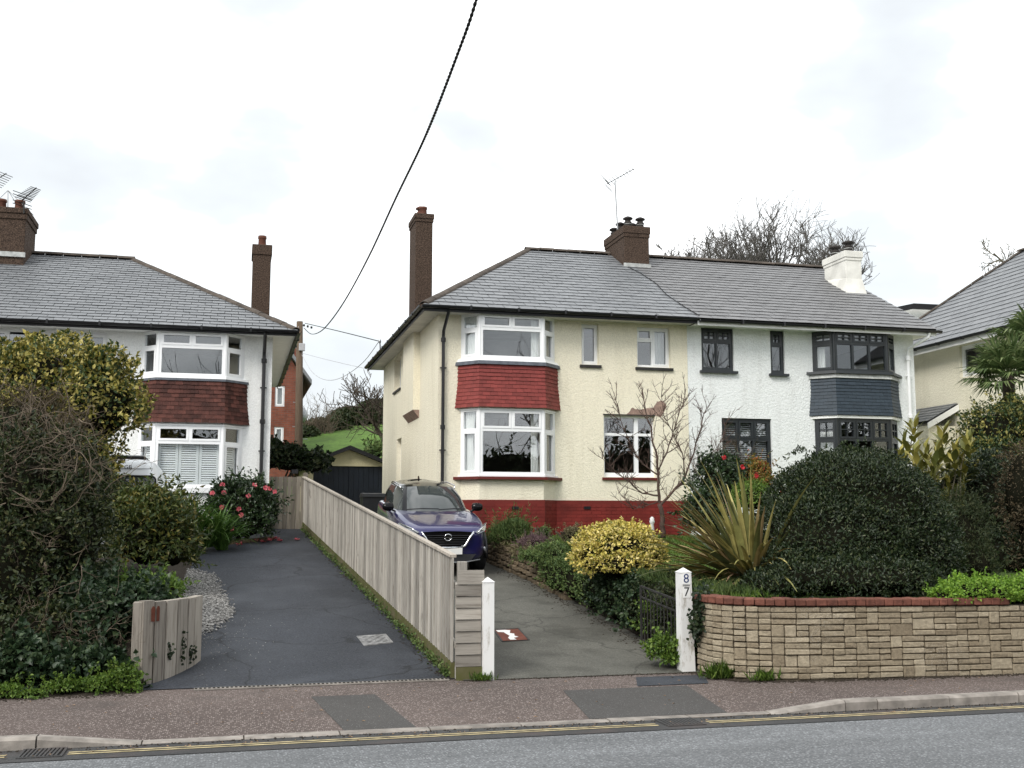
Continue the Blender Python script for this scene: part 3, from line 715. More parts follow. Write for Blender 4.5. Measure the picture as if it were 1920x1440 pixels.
def brick_band(parent, name, runs, z0, z1, mat, jm, bw=.225, bh=.068, j=.009):
    """painted brickwork: runs = list of (p, q) plan points, outside on the right of p->q direction (towards -Y)"""
    rest = MB(); back = MB()
    for p, q in runs:
        p, q = Vector((*p, 0)), Vector((*q, 0)); L = (q - p).length; u = (q - p) / L; n = u.cross(UP)
        back.prism([p - n * .006 + UP * z0, q - n * .006 + UP * z0, q - n * .10 + UP * z0, p - n * .10 + UP * z0][::-1], UP * (z1 - z0))
        rows = int((z1 - z0) / (bh + j))
        for r in range(rows):
            za = z0 + r * (bh + j); x = -((r % 2) * .5) * (bw + j)
            while x < L:
                a, b = max(0, x), min(L, x + bw); x += bw + j
                if b - a < .03: continue
                o = random.uniform(-.002, .0025)
                A, B = p + u * a + n * o, p + u * b + n * o
                rest.prism([A + UP * za, B + UP * za, B + UP * (za + bh), A + UP * (za + bh)], -n * .05)
    tag(rest.build(name, mat, parent), kind='stuff'); return back.build('plinth_joint', jm, parent)
# ---------------------------------------------------------------- the pair of houses: cream half and white half
YF, ZE, YE, ZR, YR = 23.5, 6.30, 22.98, 8.92, 28.0
fl = lambda w, h: None
def bay_main(tr):
    def f(w, h): return [(.07, .07, w - .07, tr - .03, False), (.07, tr + .05, w / 2 - .03, h - .06, True), (w / 2 + .03, tr + .05, w - .07, h - .06, True)], []
    return f
def bay_side(tr):
    def f(w, h): return [(.08, .07, w - .09, tr - .05, True), (.08, tr + .03, w - .09, h - .06, False)], []
    return f
# ---- cream house
cream = thing('semi_detached_house', 'cream rendered house half with red tiled bay and red painted brick plinth', 'house', (7.26, YF, .6))
PLAN = ((4.83, YF), (5.17, 23.12), (6.61, 23.12), (6.98, YF))
mb = MB()
X0, X1, Z0, Z1 = 4.32, 10.2, .5, 6.22
hl = lambda a, b, c, d: (a - X0, b - Z0, c - X0, d - Z0)
mb.holes((X0, YF, Z0), (1, 0, 0), UP, (0, -1, 0), X1 - X0, Z1 - Z0, [hl(4.86, 2.62, 6.95, 6.2), hl(7.62, 5.20, 8.03, 6.14), hl(8.96, 5.19, 9.78, 6.13), hl(8.13, 2.66, 9.36, 4.06)], .14, edge=False)
# side wall (faces -X): u runs from back to front
YB = 32.45
mb.holes((X0, YB, Z0), (0, -1, 0), UP, (-1, 0, 0), YB - YF, Z1 - Z0, [(YB - 30.25, 5.22 - Z0, YB - 29.0, 6.12 - Z0), (YB - 29.6, .4, YB - 28.75, 3.86 - Z0)], .22, edge=False)
mb.poly([(X0, YB, Z0), (X0, YB, Z1), (X1, YB, Z1), (X1, YB, Z0)])
# bay: below the lower window, between the windows and above
for za, zb in ((.5, 2.60), (4.10, 5.14)):
    a = bay_pts(*PLAN, -.004)
    for i in range(3): mb.poly([(a[i].x, a[i].y, za), (a[i + 1].x, a[i + 1].y, za), (a[i + 1].x, a[i + 1].y, zb), (a[i].x, a[i].y, zb)])
    mb.poly([(p.x, p.y, za) for p in a][::-1]); mb.poly([(p.x, p.y, zb) for p in a])
# chimney breast with splayed foot
bz1, bz0 = atY(773, 768, 25.95).z, atY(785, 783, 25.95).z
mb.box(4.165, 25.95, bz1, X0 + .01, 27.6, Z1)
wall = mb.build('wall', M['cream_render'], cream)
MB().poly([(4.165, 25.95, bz1), (4.165, 27.6, bz1), (X0 - .004, 27.6, bz0), (X0 - .004, 25.95, bz0)]).poly([(4.165, 25.95, bz1), (X0 - .004, 25.95, bz0), (X0 - .004, 25.95, bz1)]).poly([(4.165, 27.6, bz1), (X0 - .004, 27.6, bz1), (X0 - .004, 27.6, bz0)]).build('breast_foot', M['stained_patch'], cream)
mb = MB(); mb.box(X0 + .2, YF + .3, 1.0, X0 + .24, YB - .2, 6.1); mb.build('inner_wall', M['room'], cream)
window(cream, (X0 + .16, 30.25, 5.22), (0, -1, 0), (-1, 0, 0), 1.25, .9, [(.06, .06, .58, .84, False), (.67, .06, 1.19, .84, False)], M['white_upvc'], sill=(M['sill_black'], .04, .06, .20))
MB().box(X0 + .12, 28.75, .9, X0 + .16, 29.6, 3.86).build('side_door', M['white_paint'], cream)
# plinth
o3 = bay_pts(*PLAN, .03)
runs = [((X0 - .03, YF - .03), (o3[0].x, YF - .03)), ((o3[0].x + .02, YF - .02), (o3[1].x, o3[1].y)), ((o3[1].x, o3[1].y), (o3[2].x, o3[2].y)), ((o3[2].x, o3[2].y), (o3[3].x + .03, YF + .02)), ((o3[3].x - .02, YF - .03), (X1 - .01, YF - .03))]
brick_band(cream, 'plinth_brickwork', runs, .98, 2.13, M['plinth_red'], M['plinth_joint'])
for px in (966, 1101):
    p = atY(px, 952, 23.08 if px < 1000 else 23.46); MB().box(p.x - .075, p.y - .012, p.z - .03, p.x + .075, p.y + .02, p.z + .03).build('air_brick', M['black_plastic'], cream)
# windows
wm = M['white_upvc']
w1 = window(cream, (7.62, YF + .10, 5.20), (1, 0, 0), (0, -1, 0), .41, .94, [(.05, .06, .36, .88, True)], wm, sash=.04, sill=(M['sill_black'], .05, .075, .15))
w2 = window(cream, (8.96, YF + .10, 5.19), (1, 0, 0), (0, -1, 0), .82, .94, [(.05, .06, .385, .60, False), (.05, .66, .385, .88, True), (.44, .06, .77, .88, True)], wm, sash=.04, sill=(M['sill_black'], .05, .075, .15))
curtain(w2, (8.96, YF + .1, 5.19), (1, 0, 0), (0, -1, 0), .47, .80, .02, .93, .22, M['curtain'], 5, .018)
w3 = window(cream, (8.13, YF + .10, 2.66), (1, 0, 0), (0, -1, 0), 1.23, 1.40, [(.05, .10, .77, .94, False), (.05, 1.0, .77, 1.34, False), (.86, .10, 1.18, .94, False), (.86, 1.0, 1.18, 1.34, False)], wm, sill=(M['sill_red'], .05, .07, .15))
P = bay_windows(cream, PLAN, 5.20, 6.20, [bay_side(.66), bay_main(.66), bay_side(.66)], wm)
for k, (a, b) in enumerate(((.02, .42), (1.20, 1.42), (.0, .52))):
    f = P[k]; curtain(f[0], f[1], f[2], f[3], a, b, .02, f[5] - .02, .10 if k != 1 else .16, M['curtain'] if k < 2 else M['curtain_taupe'], 6, .02)
P = bay_windows(cream, PLAN, 2.66, 4.10, [bay_side(.98), bay_main(.98), bay_side(.98)], wm)
f = P[0]; curtain(f[0], f[1], f[2], f[3], .06, .34, .02, f[5], .10, M['curtain'], 5, .02, .25)
f = P[1]; curtain(f[0], f[1], f[2], f[3], 1.20, 1.40, .02, f[5], .20, M['curtain'], 5, .02, .3); curtain(f[0], f[1], f[2], f[3], .04, .13, .02, f[5], .20, M['curtain'], 3, .02)
f = P[2]; curtain(f[0], f[1], f[2], f[3], .0, .53, .02, f[5], .10, M['curtain_taupe'], 8, .02)
bay_band(cream, PLAN, 2.565, 2.625, .12, .12, M['sill_red'], 'bay_sill', .02)
bay_band(cream, PLAN, 2.627, 2.665, .045, .045, wm, 'sub_sill', .02)
bay_band(cream, PLAN, 5.145, 5.205, .07, .05, wm, 'sub_sill', .02)
bay_band(cream, PLAN, 5.065, 5.143, .10, .085, M['lead'], 'lead_apron', .02)
bay_band(cream, PLAN, 4.072, 4.105, .02, .03, wm, 'head_trim', .02)
bay_tiles(cream, PLAN, 4.13, 5.06, 11, M['tile_red'])
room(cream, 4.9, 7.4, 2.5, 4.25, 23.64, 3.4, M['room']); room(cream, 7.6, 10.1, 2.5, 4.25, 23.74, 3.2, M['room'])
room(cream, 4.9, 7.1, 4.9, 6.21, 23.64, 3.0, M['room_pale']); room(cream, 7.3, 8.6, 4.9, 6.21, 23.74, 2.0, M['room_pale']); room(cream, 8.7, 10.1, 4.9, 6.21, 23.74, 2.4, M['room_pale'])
# bare patch of lost render over the kitchen window
def blotch(parent, name, O, ux, uz, n, pts, mat):
    pl = []; m = len(pts)
    for i in range(m):
        a, b = pts[i], pts[(i + 1) % m]
        for k in range(4):
            f = k / 4; pl.append((a[0] + (b[0] - a[0]) * f + random.uniform(-.012, .012), a[1] + (b[1] - a[1]) * f + random.uniform(-.012, .012)))
    q = MB(); q.prism([Vector(O) + Vector(ux) * a + Vector(uz) * b for a, b in pl], Vector(n) * .006); return q.build(name, mat, parent)
blotch(cream, 'bare_patch', (0, YF - .001, 0), (1, 0, 0), UP, (0, -1, 0), [(8.66, 4.08), (9.42, 4.08), (9.50, 4.03), (9.58, 4.14), (9.66, 4.32), (9.56, 4.42), (9.42, 4.40), (9.34, 4.26), (9.16, 4.23), (8.98, 4.19), (8.82, 4.24), (8.74, 4.14)], M['stained_patch'])
MB().box(8.12, YF - .012, 4.055, 9.37, YF + .01, 4.085).build('lintel_edge', M['sill_black'], cream)
# roof
def hip_roof(parent, E0, E1, R0, R1, back, mats, zs, wx0, wx1, wy0, wy1, hip_left, hip_right):
    pass
rf = MB(); BE = 32.95; XL = 3.90; XS = 10.24
rf.poly([(XL, YE, ZE), (XS, YE, ZE), (XS, YR, ZR), (7.58, YR, ZR)]).poly([(XL, BE, ZE), (XL, YE, ZE), (7.58, YR, ZR)]).poly([(XS, BE, ZE), (XL, BE, ZE), (7.58, YR, ZR), (XS, YR, ZR)])
roof = rf.build('roof', M['roof_base'], cream)
MB().poly([(XL + .02, YE + .02, ZE - .10), (XL + .02, BE, ZE - .10), (XS, BE, ZE - .10), (XS, YE + .02, ZE - .10)]).build('soffit', M['soffit'], cream)
fb = MB(); fb.box(XL, YE, ZE - .14, XS, YE + .022, ZE - .015); fb.box(XL, YE + .024, ZE - .14, XL + .022, BE, ZE - .015); fb.build('fascia', M['fascia_black'], cream)
slates(cream, [(XL - .02, YE - .05, ZE - .015), (XS, YE - .05, ZE - .015), (XS, YR, ZR + .01), (7.58, YR, ZR + .01)], M['slate'], gauge=.26, width=.36, joint=.006)
ridge_tiles(cream, (XL, YE, ZE + .03), (7.58, YR, ZR + .03), M['ridge_tile'], .42, .10, 'hip_tile'); ridge_tiles(cream, (7.5, YR, ZR + .05), (9.9, YR, ZR + .05), M['ridge_tile'], .42, .11)
gutter(cream, (XL - .05, YE - .055, ZE - .02), (XS + .02, YE - .055, ZE - .02), M['black_plastic'], .06); gutter(cream, (XL - .05, BE, ZE - .02), (XL - .05, YE - .05, ZE - .02), M['black_plastic'], .06)
downpipe(cream, [(4.44, 22.95, 6.22), (4.44, 23.02, 6.12), (4.42, 23.40, 5.82), (4.42, 23.43, 5.7), (4.42, 23.43, .98)], M['black_plastic'], .036, (5.62, 3.7, 2.4), (5.0, 3.2, 1.8))
chimney(cream, 4.19, 25.97, 4.61, 26.9, 6.26, 9.02, M['chimney_render'], [(8.95, 9.03, .02), (9.03, 9.16, .035)], [(4.40, 26.15, .095, .22, 'pot'), (4.40, 26.55, .09, .2, 'cowl')], M['clay_pot'])
chimney(cream, 9.94, 26.9, 10.64, 28.45, 7.9, 9.36, M['chimney_render'], [(9.18, 9.28, .02), (9.28, 9.48, .035)], [(10.12, 27.1, .10, .17, 'cowl'), (10.47, 27.1, .10, .17, 'cowl'), (10.12, 27.7, .10, .17, 'cowl'), (10.12, 28.2, .10, .15, 'cowl'), (10.47, 27.7, .10, .17, 'cowl')], M['dark_pot'], (8.36, 8.46))
# cables lying on the roof and side wall
def on_roof(x, y): return Vector((x, y, ZE + (ZR - ZE) * (y - YE) / (YR - YE) + .045))
MB().tube([on_roof(10.0, 26.8), on_roof(10.15, 26.2), on_roof(10.22, 25.4), on_roof(10.12, 24.5), on_roof(10.2, 23.6), on_roof(10.3, 23.0)], .011, 5).build('roof_cable', M['cable_black'], cream)
# ---- white house
white = thing('semi_detached_house', 'white roughcast house half with charcoal window frames and slate blue bay', 'house', (13.2, YF, .8))
PLW = ((13.43, YF), (13.80, 23.12), (15.22, 23.12), (15.66, YF))
X0, X1 = 10.203, 16.2; mb = MB(); Z1 = 6.2
hl = lambda a, b, c, d: (a - X0, b - Z0, c - X0, d - Z0)
mb.holes((X0, YF + .002, Z0), (1, 0, 0), UP, (0, -1, 0), X1 - X0, Z1 - Z0, [hl(13.5, 2.62, 15.58, 6.18), hl(10.56, 5.17, 11.38, 6.185), hl(12.33, 5.15, 12.70, 6.185), hl(11.03, 2.62, 12.30, 4.06)], .16, edge=False)
mb.poly([(X1, YF, Z0), (X1, YB, Z0), (X1, YB, Z1), (X1, YR, ZR - .1), (X1, YF, Z1)]).poly([(X0, YB, Z0), (X0, YB, Z1), (X1, YB, Z1), (X1, YB, Z0)])
for za, zb in ((.5, 2.60), (4.10, 5.14)):
    a = bay_pts(*PLW, -.004)
    for i in range(3): mb.poly([(a[i].x, a[i].y, za), (a[i + 1].x, a[i + 1].y, za), (a[i + 1].x, a[i + 1].y, zb), (a[i].x, a[i].y, zb)])
    mb.poly([(p.x, p.y, za) for p in a][::-1]); mb.poly([(p.x, p.y, zb) for p in a])
mb.build('wall', M['white_render'], white)
dm = M['dark_frame']; ds = (dm, .06, .07, .15)
def dark_win(O, w, h, cols, tr, grid=True, lw=.07):
    cw = (w - lw * 2 - .05 * (cols - 1)) / cols; cells = []; bars = []
    for i in range(cols):
        a = lw + i * (cw + .05); cells.append((a, .08, a + cw, tr - .03, False)); c = (a, tr + .04, a + cw, h - .07, True); cells.append(c)
        if grid: bars += grid_bars(c, .045)
    return window(white, O, (1, 0, 0), (0, -1, 0), w, h, cells, dm, sash=.045, bars=bars, sill=ds)
dark_win((10.56, YF + .06, 5.17), .82, 1.015, 2, .68); dark_win((12.33, YF + .06, 5.15), .37, 1.035, 1, .68)
d3 = dark_win((11.03, YF + .06, 2.62), 1.27, 1.44, 3, .95, False)
for k in range(3):                            # slatted shutters behind the ground-floor window
    u0 = .09 + k * .395
    for j in range(26): 
        z = 2.72 + j * .05; MB().hexa([(11.03 + u0, YF + .17, z), (11.03 + u0 + .33, YF + .17, z), (11.03 + u0 + .33, YF + .20, z + .028), (11.03 + u0, YF + .20, z + .028), (11.03 + u0, YF + .17, z + .007), (11.03 + u0 + .33, YF + .17, z + .007), (11.03 + u0 + .33, YF + .20, z + .035), (11.03 + u0, YF + .20, z + .035)]).build('shutter_slat', M['room_pale'], d3)
def dbay(tr, cols, lower):
    def f(w, h):
        lw = .07; cw = (w - lw * 2 - .055 * (cols - 1)) / cols; cells = []; bars = []
        for i in range(cols):
            a = lw + i * (cw + .055); cells.append((a, .07, a + cw, tr - .03, cols == 1)); c = (a, tr + .04, a + cw, h - .06, True); cells.append(c); bars += grid_bars(c, .045)
        return cells, bars
    return f
P = bay_windows(white, PLW, 5.20, 6.18, [dbay(.68, 1, 0), dbay(.68, 3, 0), dbay(.68, 1, 0)], dm)
f = P[0]; curtain(f[0], f[1], f[2], f[3], .03, .26, .02, f[5], .16, M['curtain'], 4, .02)
P = bay_windows(white, PLW, 2.66, 4.08, [dbay(.92, 1, 1), dbay(.92, 3, 1), dbay(.92, 1, 1)], dm)
f = P[0]; curtain(f[0], f[1], f[2], f[3], .03, .5, .02, 1.12, .16, M['curtain'], 7, .02)
bay_band(white, PLW, 5.14, 5.205, .13, .12, dm, 'bay_sill', .02); bay_band(white, PLW, 5.04, 5.138, .09, .06, M['lead_pale'], 'lead_apron', .02)
bay_band(white, PLW, 4.085, 4.145, .06, .06, M['white_paint'], 'head_trim', .02); bay_band(white, PLW, 2.565, 2.655, .10, .10, dm, 'bay_sill', .02)
bay_tiles(white, PLW, 4.16, 5.04, 11, M['tile_dark'], tw=.20)
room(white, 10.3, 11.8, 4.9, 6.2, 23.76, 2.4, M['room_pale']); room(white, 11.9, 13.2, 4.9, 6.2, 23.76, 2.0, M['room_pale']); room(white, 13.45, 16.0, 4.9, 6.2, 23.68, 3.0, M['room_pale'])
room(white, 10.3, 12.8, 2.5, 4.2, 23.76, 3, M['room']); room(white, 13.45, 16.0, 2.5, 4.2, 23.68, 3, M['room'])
XV = 16.5; rf = MB(); XW = 10.246
rf.poly([(XW, YE, ZE), (XV, YE, ZE), (XV, YR, ZR), (XW, YR, ZR)]).poly([(XV, BE, ZE), (XW, BE, ZE), (XW, YR, ZR), (XV, YR, ZR)]).poly([(XV, YE, ZE - .07), (XV, BE, ZE - .07), (XV, YR, ZR - .07)]).poly([(XV, YE, ZE), (XV, YE, ZE - .07), (XV, YR, ZR - .07), (XV, YR, ZR)])
rf.build('roof', M['roof_base'], white)
MB().poly([(XW, YE + .02, ZE - .12), (XW, BE, ZE - .12), (XV, BE, ZE - .12), (XV, YE + .02, ZE - .12)]).build('soffit', M['white_paint'], white)
MB().box(XW, YE, ZE - .17, XV, YE + .022, ZE - .03).build('fascia', M['white_paint'], white)
slates(white, [(XW + .003, YE - .05, ZE - .018), (XV + .02, YE - .05, ZE - .018), (XV + .02, YR, ZR + .008), (XW + .003, YR, ZR + .008)], M['slate_warm'], gauge=.26, width=.36, joint=.006)
ridge_tiles(white, (10.7, YR, ZR + .05), (XV + .02, YR, ZR + .05), M['ridge_tile'], .42, .11)
gutter(white, (XW + .03, YE - .055, ZE - .05), (XV + .1, YE - .055, ZE - .05), M['black_plastic'], .06)
downpipe(white, [(16.28, 22.95, 6.2), (16.28, 22.98, 6.1), (15.98, 23.38, 5.86), (15.98, 23.42, 5.7), (15.98, 23.42, 1.3)], M['white_upvc'], .04, (5.62, 4.2), (5.2, 3.3))
wc = chimney(white, 15.80, 25.75, 16.28, 26.85, 7.2, 8.78, M['chimney_white'], [(8.62, 8.70, .02), (8.70, 8.88, .04)], [(16.04, 25.98, .12, .2, 'cowl'), (15.98, 26.55, .12, .2, 'cowl')], M['dark_pot'], (7.70, 7.78))
q = MB(); q.hexa([(15.70, 25.62, 7.58), (16.36, 25.62, 7.58), (16.36, 26.95, 8.2), (15.70, 26.95, 8.2), (15.80, 25.745, 8.12), (16.28, 25.745, 8.12), (16.28, 26.85, 8.3), (15.80, 26.85, 8.3)]); q.build('flared_base', M['chimney_white'], wc)
# ---------------------------------------------------------------- other buildings
YL = 24.8; YLE = 24.28; ZLE = 5.84
left = thing('semi_detached_house', 'white rendered house with brown tile hung bay and plantation shutters', 'house', (-3, YL, .8))
PLL = ((-1.96, YL), (-1.59, 24.42), (-.20, 24.42), (.21, YL))
X0, X1, Z0, Z1, YBL = -9.5, .81, .5, 5.76, 33.8; mb = MB()
hl = lambda a, b, c, d: (a - X0, b - Z0, c - X0, d - Z0)
mb.holes((X0, YL, Z0), (1, 0, 0), UP, (0, -1, 0), X1 - X0, Z1 - Z0, [hl(-1.9, 2.35, .15, 5.74), hl(-5.3, 4.75, -4.0, 5.72), hl(-3.1, 4.80, -2.68, 5.70)], .14, edge=False)
mb.holes((X1, YL, Z0), (0, 1, 0), UP, (1, 0, 0), YBL - YL, Z1 - Z0, [], .1, edge=False)
mb.poly([(X0, YBL, Z0), (X0, YBL, Z1), (X1, YBL, Z1), (X1, YBL, Z0)])
for za, zb in ((.5, 2.36), (3.72, 4.72)):
    a = bay_pts(*PLL, -.004)
    for i in range(3): mb.poly([(a[i].x, a[i].y, za), (a[i + 1].x, a[i + 1].y, za), (a[i + 1].x, a[i + 1].y, zb), (a[i].x, a[i].y, zb)])
    mb.poly([(p.x, p.y, za) for p in a][::-1]); mb.poly([(p.x, p.y, zb) for p in a])
mb.build('wall', M['left_white'], left)
P = bay_windows(left, PLL, 4.76, 5.74, [bay_side(.64), bay_main(.64), bay_side(.64)], wm)
P2 = bay_windows(left, PLL, 2.38, 3.72, [bay_side(.96), bay_main(.96), bay_side(.96)], wm)
def shutters(f, u0, u1, v0, v1, cols):
    fr, O, ux, n, w, h = f; O = Vector(O); cw = (u1 - u0) / cols
    for c in range(cols):
        a, b = u0 + c * cw, u0 + (c + 1) * cw; st = .055
        m = MB(); m.holes(O + ux * (a + .004) + UP * v0 - n * .11, ux, UP, n, cw - .008, v1 - v0, [(st, .05, cw - .008 - st, v1 - v0 - .05)], .028, back=True); m.build('shutter', M['blind'], fr)
        k = int((v1 - v0 - .1) / .048)
        for j in range(k):
            z = v0 + .05 + (j + .5) * (v1 - v0 - .1) / k; p = O + ux * (a + st) + UP * z - n * .122; q = O + ux * (b - st) + UP * z - n * .122
            MB().bar(p, q, .007, .036, upv=(UP - n * .4).normalized()).build('slat', M['blind'], fr)
shutters(P2[1], .06, P2[1][4] - .06, .05, .97, 3); shutters(P2[2], .07, P2[2][4] - .08, .05, .97, 1); shutters(P2[0], .07, P2[0][4] - .08, .05, .97, 1)
bay_band(left, PLL, 2.27, 2.375, .08, .08, wm, 'sub_sill', .02); bay_band(left, PLL, 4.715, 4.765, .07, .06, wm, 'sub_sill', .02)
bay_band(left, PLL, 4.665, 4.713, .075, .07, M['lead'], 'lead_apron', .02); bay_band(left, PLL, 3.70, 3.735, .03, .03, wm, 'head_trim', .02)
bay_tiles(left, PLL, 3.76, 4.665, 10, M['tile_brown'])
window(left, (-5.3, YL + .08, 4.75), (1, 0, 0), (0, -1, 0), 1.3, .97, [(.05, .06, .60, .91, True), (.66, .06, 1.25, .91, False)], wm)
window(left, (-3.1, YL + .08, 4.80), (1, 0, 0), (0, -1, 0), .42, .90, [(.05, .06, .37, .84, True)], wm)
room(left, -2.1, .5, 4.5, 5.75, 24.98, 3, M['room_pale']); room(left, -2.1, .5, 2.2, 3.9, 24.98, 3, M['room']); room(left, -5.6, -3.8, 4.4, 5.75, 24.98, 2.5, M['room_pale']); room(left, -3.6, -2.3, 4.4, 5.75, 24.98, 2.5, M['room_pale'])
rE = atY(250, 485, 29.3); ZLR = rE.z - .04; XLR = rE.x; YLR = 29.3; XE = 1.30; BEL = 34.3; XLL = -10
rf = MB(); rf.poly([(XLL, YLE, ZLE), (XE, YLE, ZLE), (XLR, YLR, ZLR), (XLL, YLR, ZLR)]).poly([(XE, YLE, ZLE), (XE, BEL, ZLE), (XLR, YLR, ZLR)]).poly([(XE, BEL, ZLE), (XLL, BEL, ZLE), (XLL, YLR, ZLR), (XLR, YLR, ZLR)])
rf.build('roof', M['roof_base'], left)
MB().poly([(XLL, YLE + .02, ZLE - .09), (XLL, BEL, ZLE - .09), (XE - .02, BEL, ZLE - .09), (XE - .02, YLE + .02, ZLE - .09)]).build('soffit', M['white_paint'], left)
fb = MB(); fb.box(XLL, YLE, ZLE - .13, XE, YLE + .022, ZLE - .015); fb.box(XE - .022, YLE + .024, ZLE - .13, XE, BEL, ZLE - .015); fb.build('fascia', M['fascia_black'], left)
slates(left, [(XLL, YLE - .05, ZLE - .015), (XE + .02, YLE - .05, ZLE - .015), (XLR, YLR, ZLR + .01), (XLL, YLR, ZLR + .01)], M['slate'], gauge=.21, width=.30, jit=.004, keep=lambda u, v: u > 3.0)
ridge_tiles(left, (XE, YLE, ZLE + .03), (XLR, YLR, ZLR + .03), M['ridge_tile'], .42, .10, 'hip_tile'); ridge_tiles(left, (XLL, YLR, ZLR + .05), (XLR + .05, YLR, ZLR + .05), M['ridge_tile'], .45, .11)
gutter(left, (XLL, YLE - .055, ZLE - .02), (XE + .05, YLE - .055, ZLE - .02), M['black_plastic'], .06); gutter(left, (XE + .05, YLE - .05, ZLE - .02), (XE + .05, BEL, ZLE - .02), M['black_plastic'], .06)
downpipe(left, [(.63, 24.24, 5.76), (.63, 24.3, 5.66), (.63, 24.70, 5.42), (.63, 24.73, 5.3), (.63, 24.73, 1.4)], M['black_plastic'], .04, (5.2, 3.85, 2.6), (4.6, 3.2))
chimney(left, .36, 27.5, .80, 28.3, 5.5, 8.48, M['chimney_render'], [(8.26, 8.52, .025)], [(.58, 27.8, .10, .30, 'pot')], M['clay_pot'])
lch = atY(47, 440, 28.2); lc = chimney(left, lch.x - 1.3, 28.2, lch.x, 29.6, 7.6, 9.0, M['chimney_render'], [(8.96, 9.10, .03), (9.10, 9.24, .055)], [(lch.x - .2, 28.45, .12, .26, 'pot'), (lch.x - .62, 28.45, .12, .26, 'pot'), (lch.x - .3, 29.2, .12, .24, 'pot')], M['clay_pot'], (8.02, 8.14))
# ---- house beyond, right
right = thing('detached_house', 'pale cream house with steep slate roof behind the palm', 'house', (20, 23, 1))
mb = MB(); mb.holes((18.95, 29.5, .5), (0, -1, 0), UP, (-1, 0, 0), 13, 5.95, [(4.05, 5.0, 5.15, 5.85)], .15, edge=False)
mb.poly([(18.95, 29.5, .5), (18.95, 29.5, 6.45), (26, 29.5, 6.45), (26, 29.5, .5)]).poly([(18.95, 16.5, .5), (26, 16.5, .5), (26, 16.5, 6.45), (18.95, 16.5, 6.45)]); mb.build('wall', M['pale_cream'], right)
window(right, (19.03, 25.45, 5.5), (0, -1, 0), (-1, 0, 0), 1.10, .85, [(.07, .07, 1.03, .78, True)], wm); room_ = MB().box(19.3, 23.9, 5.2, 19.32, 25.9, 6.4).build('inner_wall', M['room'], right)
RE, RZ = 6.5, 9.4; ra = [(18.55, 29.95, RE), (18.55, 16.3, RE), (22.0, 19.7, RZ), (22.0, 26.5, RZ)]
MB().poly(ra).poly([(18.55, 29.95, RE), (22, 26.5, RZ), (25.45, 29.95, RE)]).poly([(25.45, 16.3, RE), (25.45, 29.95, RE), (22, 26.5, RZ), (22, 19.7, RZ)]).poly([(18.55, 16.3, RE), (25.45, 16.3, RE), (22, 19.7, RZ)]).build('roof', M['roof_base'], right)
slates(right, [(18.52, 29.95, RE - .01), (18.52, 16.3, RE - .01), (22.0, 19.7, RZ + .01), (22.0, 26.5, RZ + .01)], M['slate'], gauge=.25, width=.36, keep=lambda u, v: u < 9.5)
ridge_tiles(right, (18.55, 29.95, RE + .03), (22, 26.5, RZ + .03), M['ridge_tile'], .42, .10, 'hip_tile'); ridge_tiles(right, (22, 26.6, RZ + .05), (22, 20, RZ + .05), M['ridge_tile'], .42, .11)
MB().box(18.56, 16.4, RE - .20, 18.60, 29.8, RE - .03).build('fascia', M['white_paint'], right); MB().poly([(18.6, 16.4, RE - .12), (19.0, 16.4, RE - .12), (19.0, 29.8, RE - .12), (18.6, 29.8, RE - .12)]).build('soffit', M['white_paint'], right)
gutter(right, (18.50, 29.9, RE - .03), (18.50, 16.4, RE - .03), M['black_plastic'], .055)
# lean-to porch on the side
py0, py1 = atX(1797, 757, 18.95).y, 27.6; pz = atX(1797, 757, 18.95).z
mb = MB(); mb.prism([(18.94, py0, pz), (18.94, py1, pz), (18.0, py1, pz - .50), (18.0, py0, pz - .50)], (0, 0, -.05)); mb.build('porch_roof', M['roof_base'], right)
slates(right, [(17.98, py1, pz - .49), (17.98, py0, pz - .49), (18.93, py0, pz + .015), (18.93, py1, pz + .015)], M['slate'], gauge=.2, width=.3, name='porch_slate', limit=60)
MB().prism([(18.94, py0 - .03, pz - .02), (17.96, py0 - .03, pz - .54), (17.96, py0 - .03, pz - .70), (18.94, py0 - .03, pz - .18)], (0, .025, 0)).build('bargeboard', M['white_paint'], right)
MB().box(18.05, py0 + .1, .8, 18.9, py1 - .1, pz - .6).build('porch_wall', M['pale_cream'], right)
# ---- flat-roofed dormer of a house further back
fd = thing('flat_roof_house', 'white flat roofed extension with black fascia between the two slate roofs', 'house', (27, 42, 1))
a = atY(1712, 600, 42); b = atY(1775, 600, 42)
zt = atY(1740, 578, 42).z
MB().box(a.x - .5, 42, 1, b.x + 3, 47, zt + .02).build('wall', M['left_white'], fd)
MB().prism([(a.x - 1.4, 41.6, zt - .42), (a.x - .2, 41.6, zt - .14), (b.x + 3.2, 41.6, zt - .10), (b.x + 3.2, 41.6, zt + .14), (a.x - .2, 41.6, zt + .10), (a.x - 1.4, 41.6, zt - .18)], (0, .12, 0)).build('flat_roof', M['fascia_black'], fd)
p = atY(1715, 575, 44); MB().lathe([(.13, 0), (.12, .3), (.15, .32), (.15, .4)], 10, (p.x, 44, zt - .15)).build('chimney_pot', M['clay_pot'], fd)
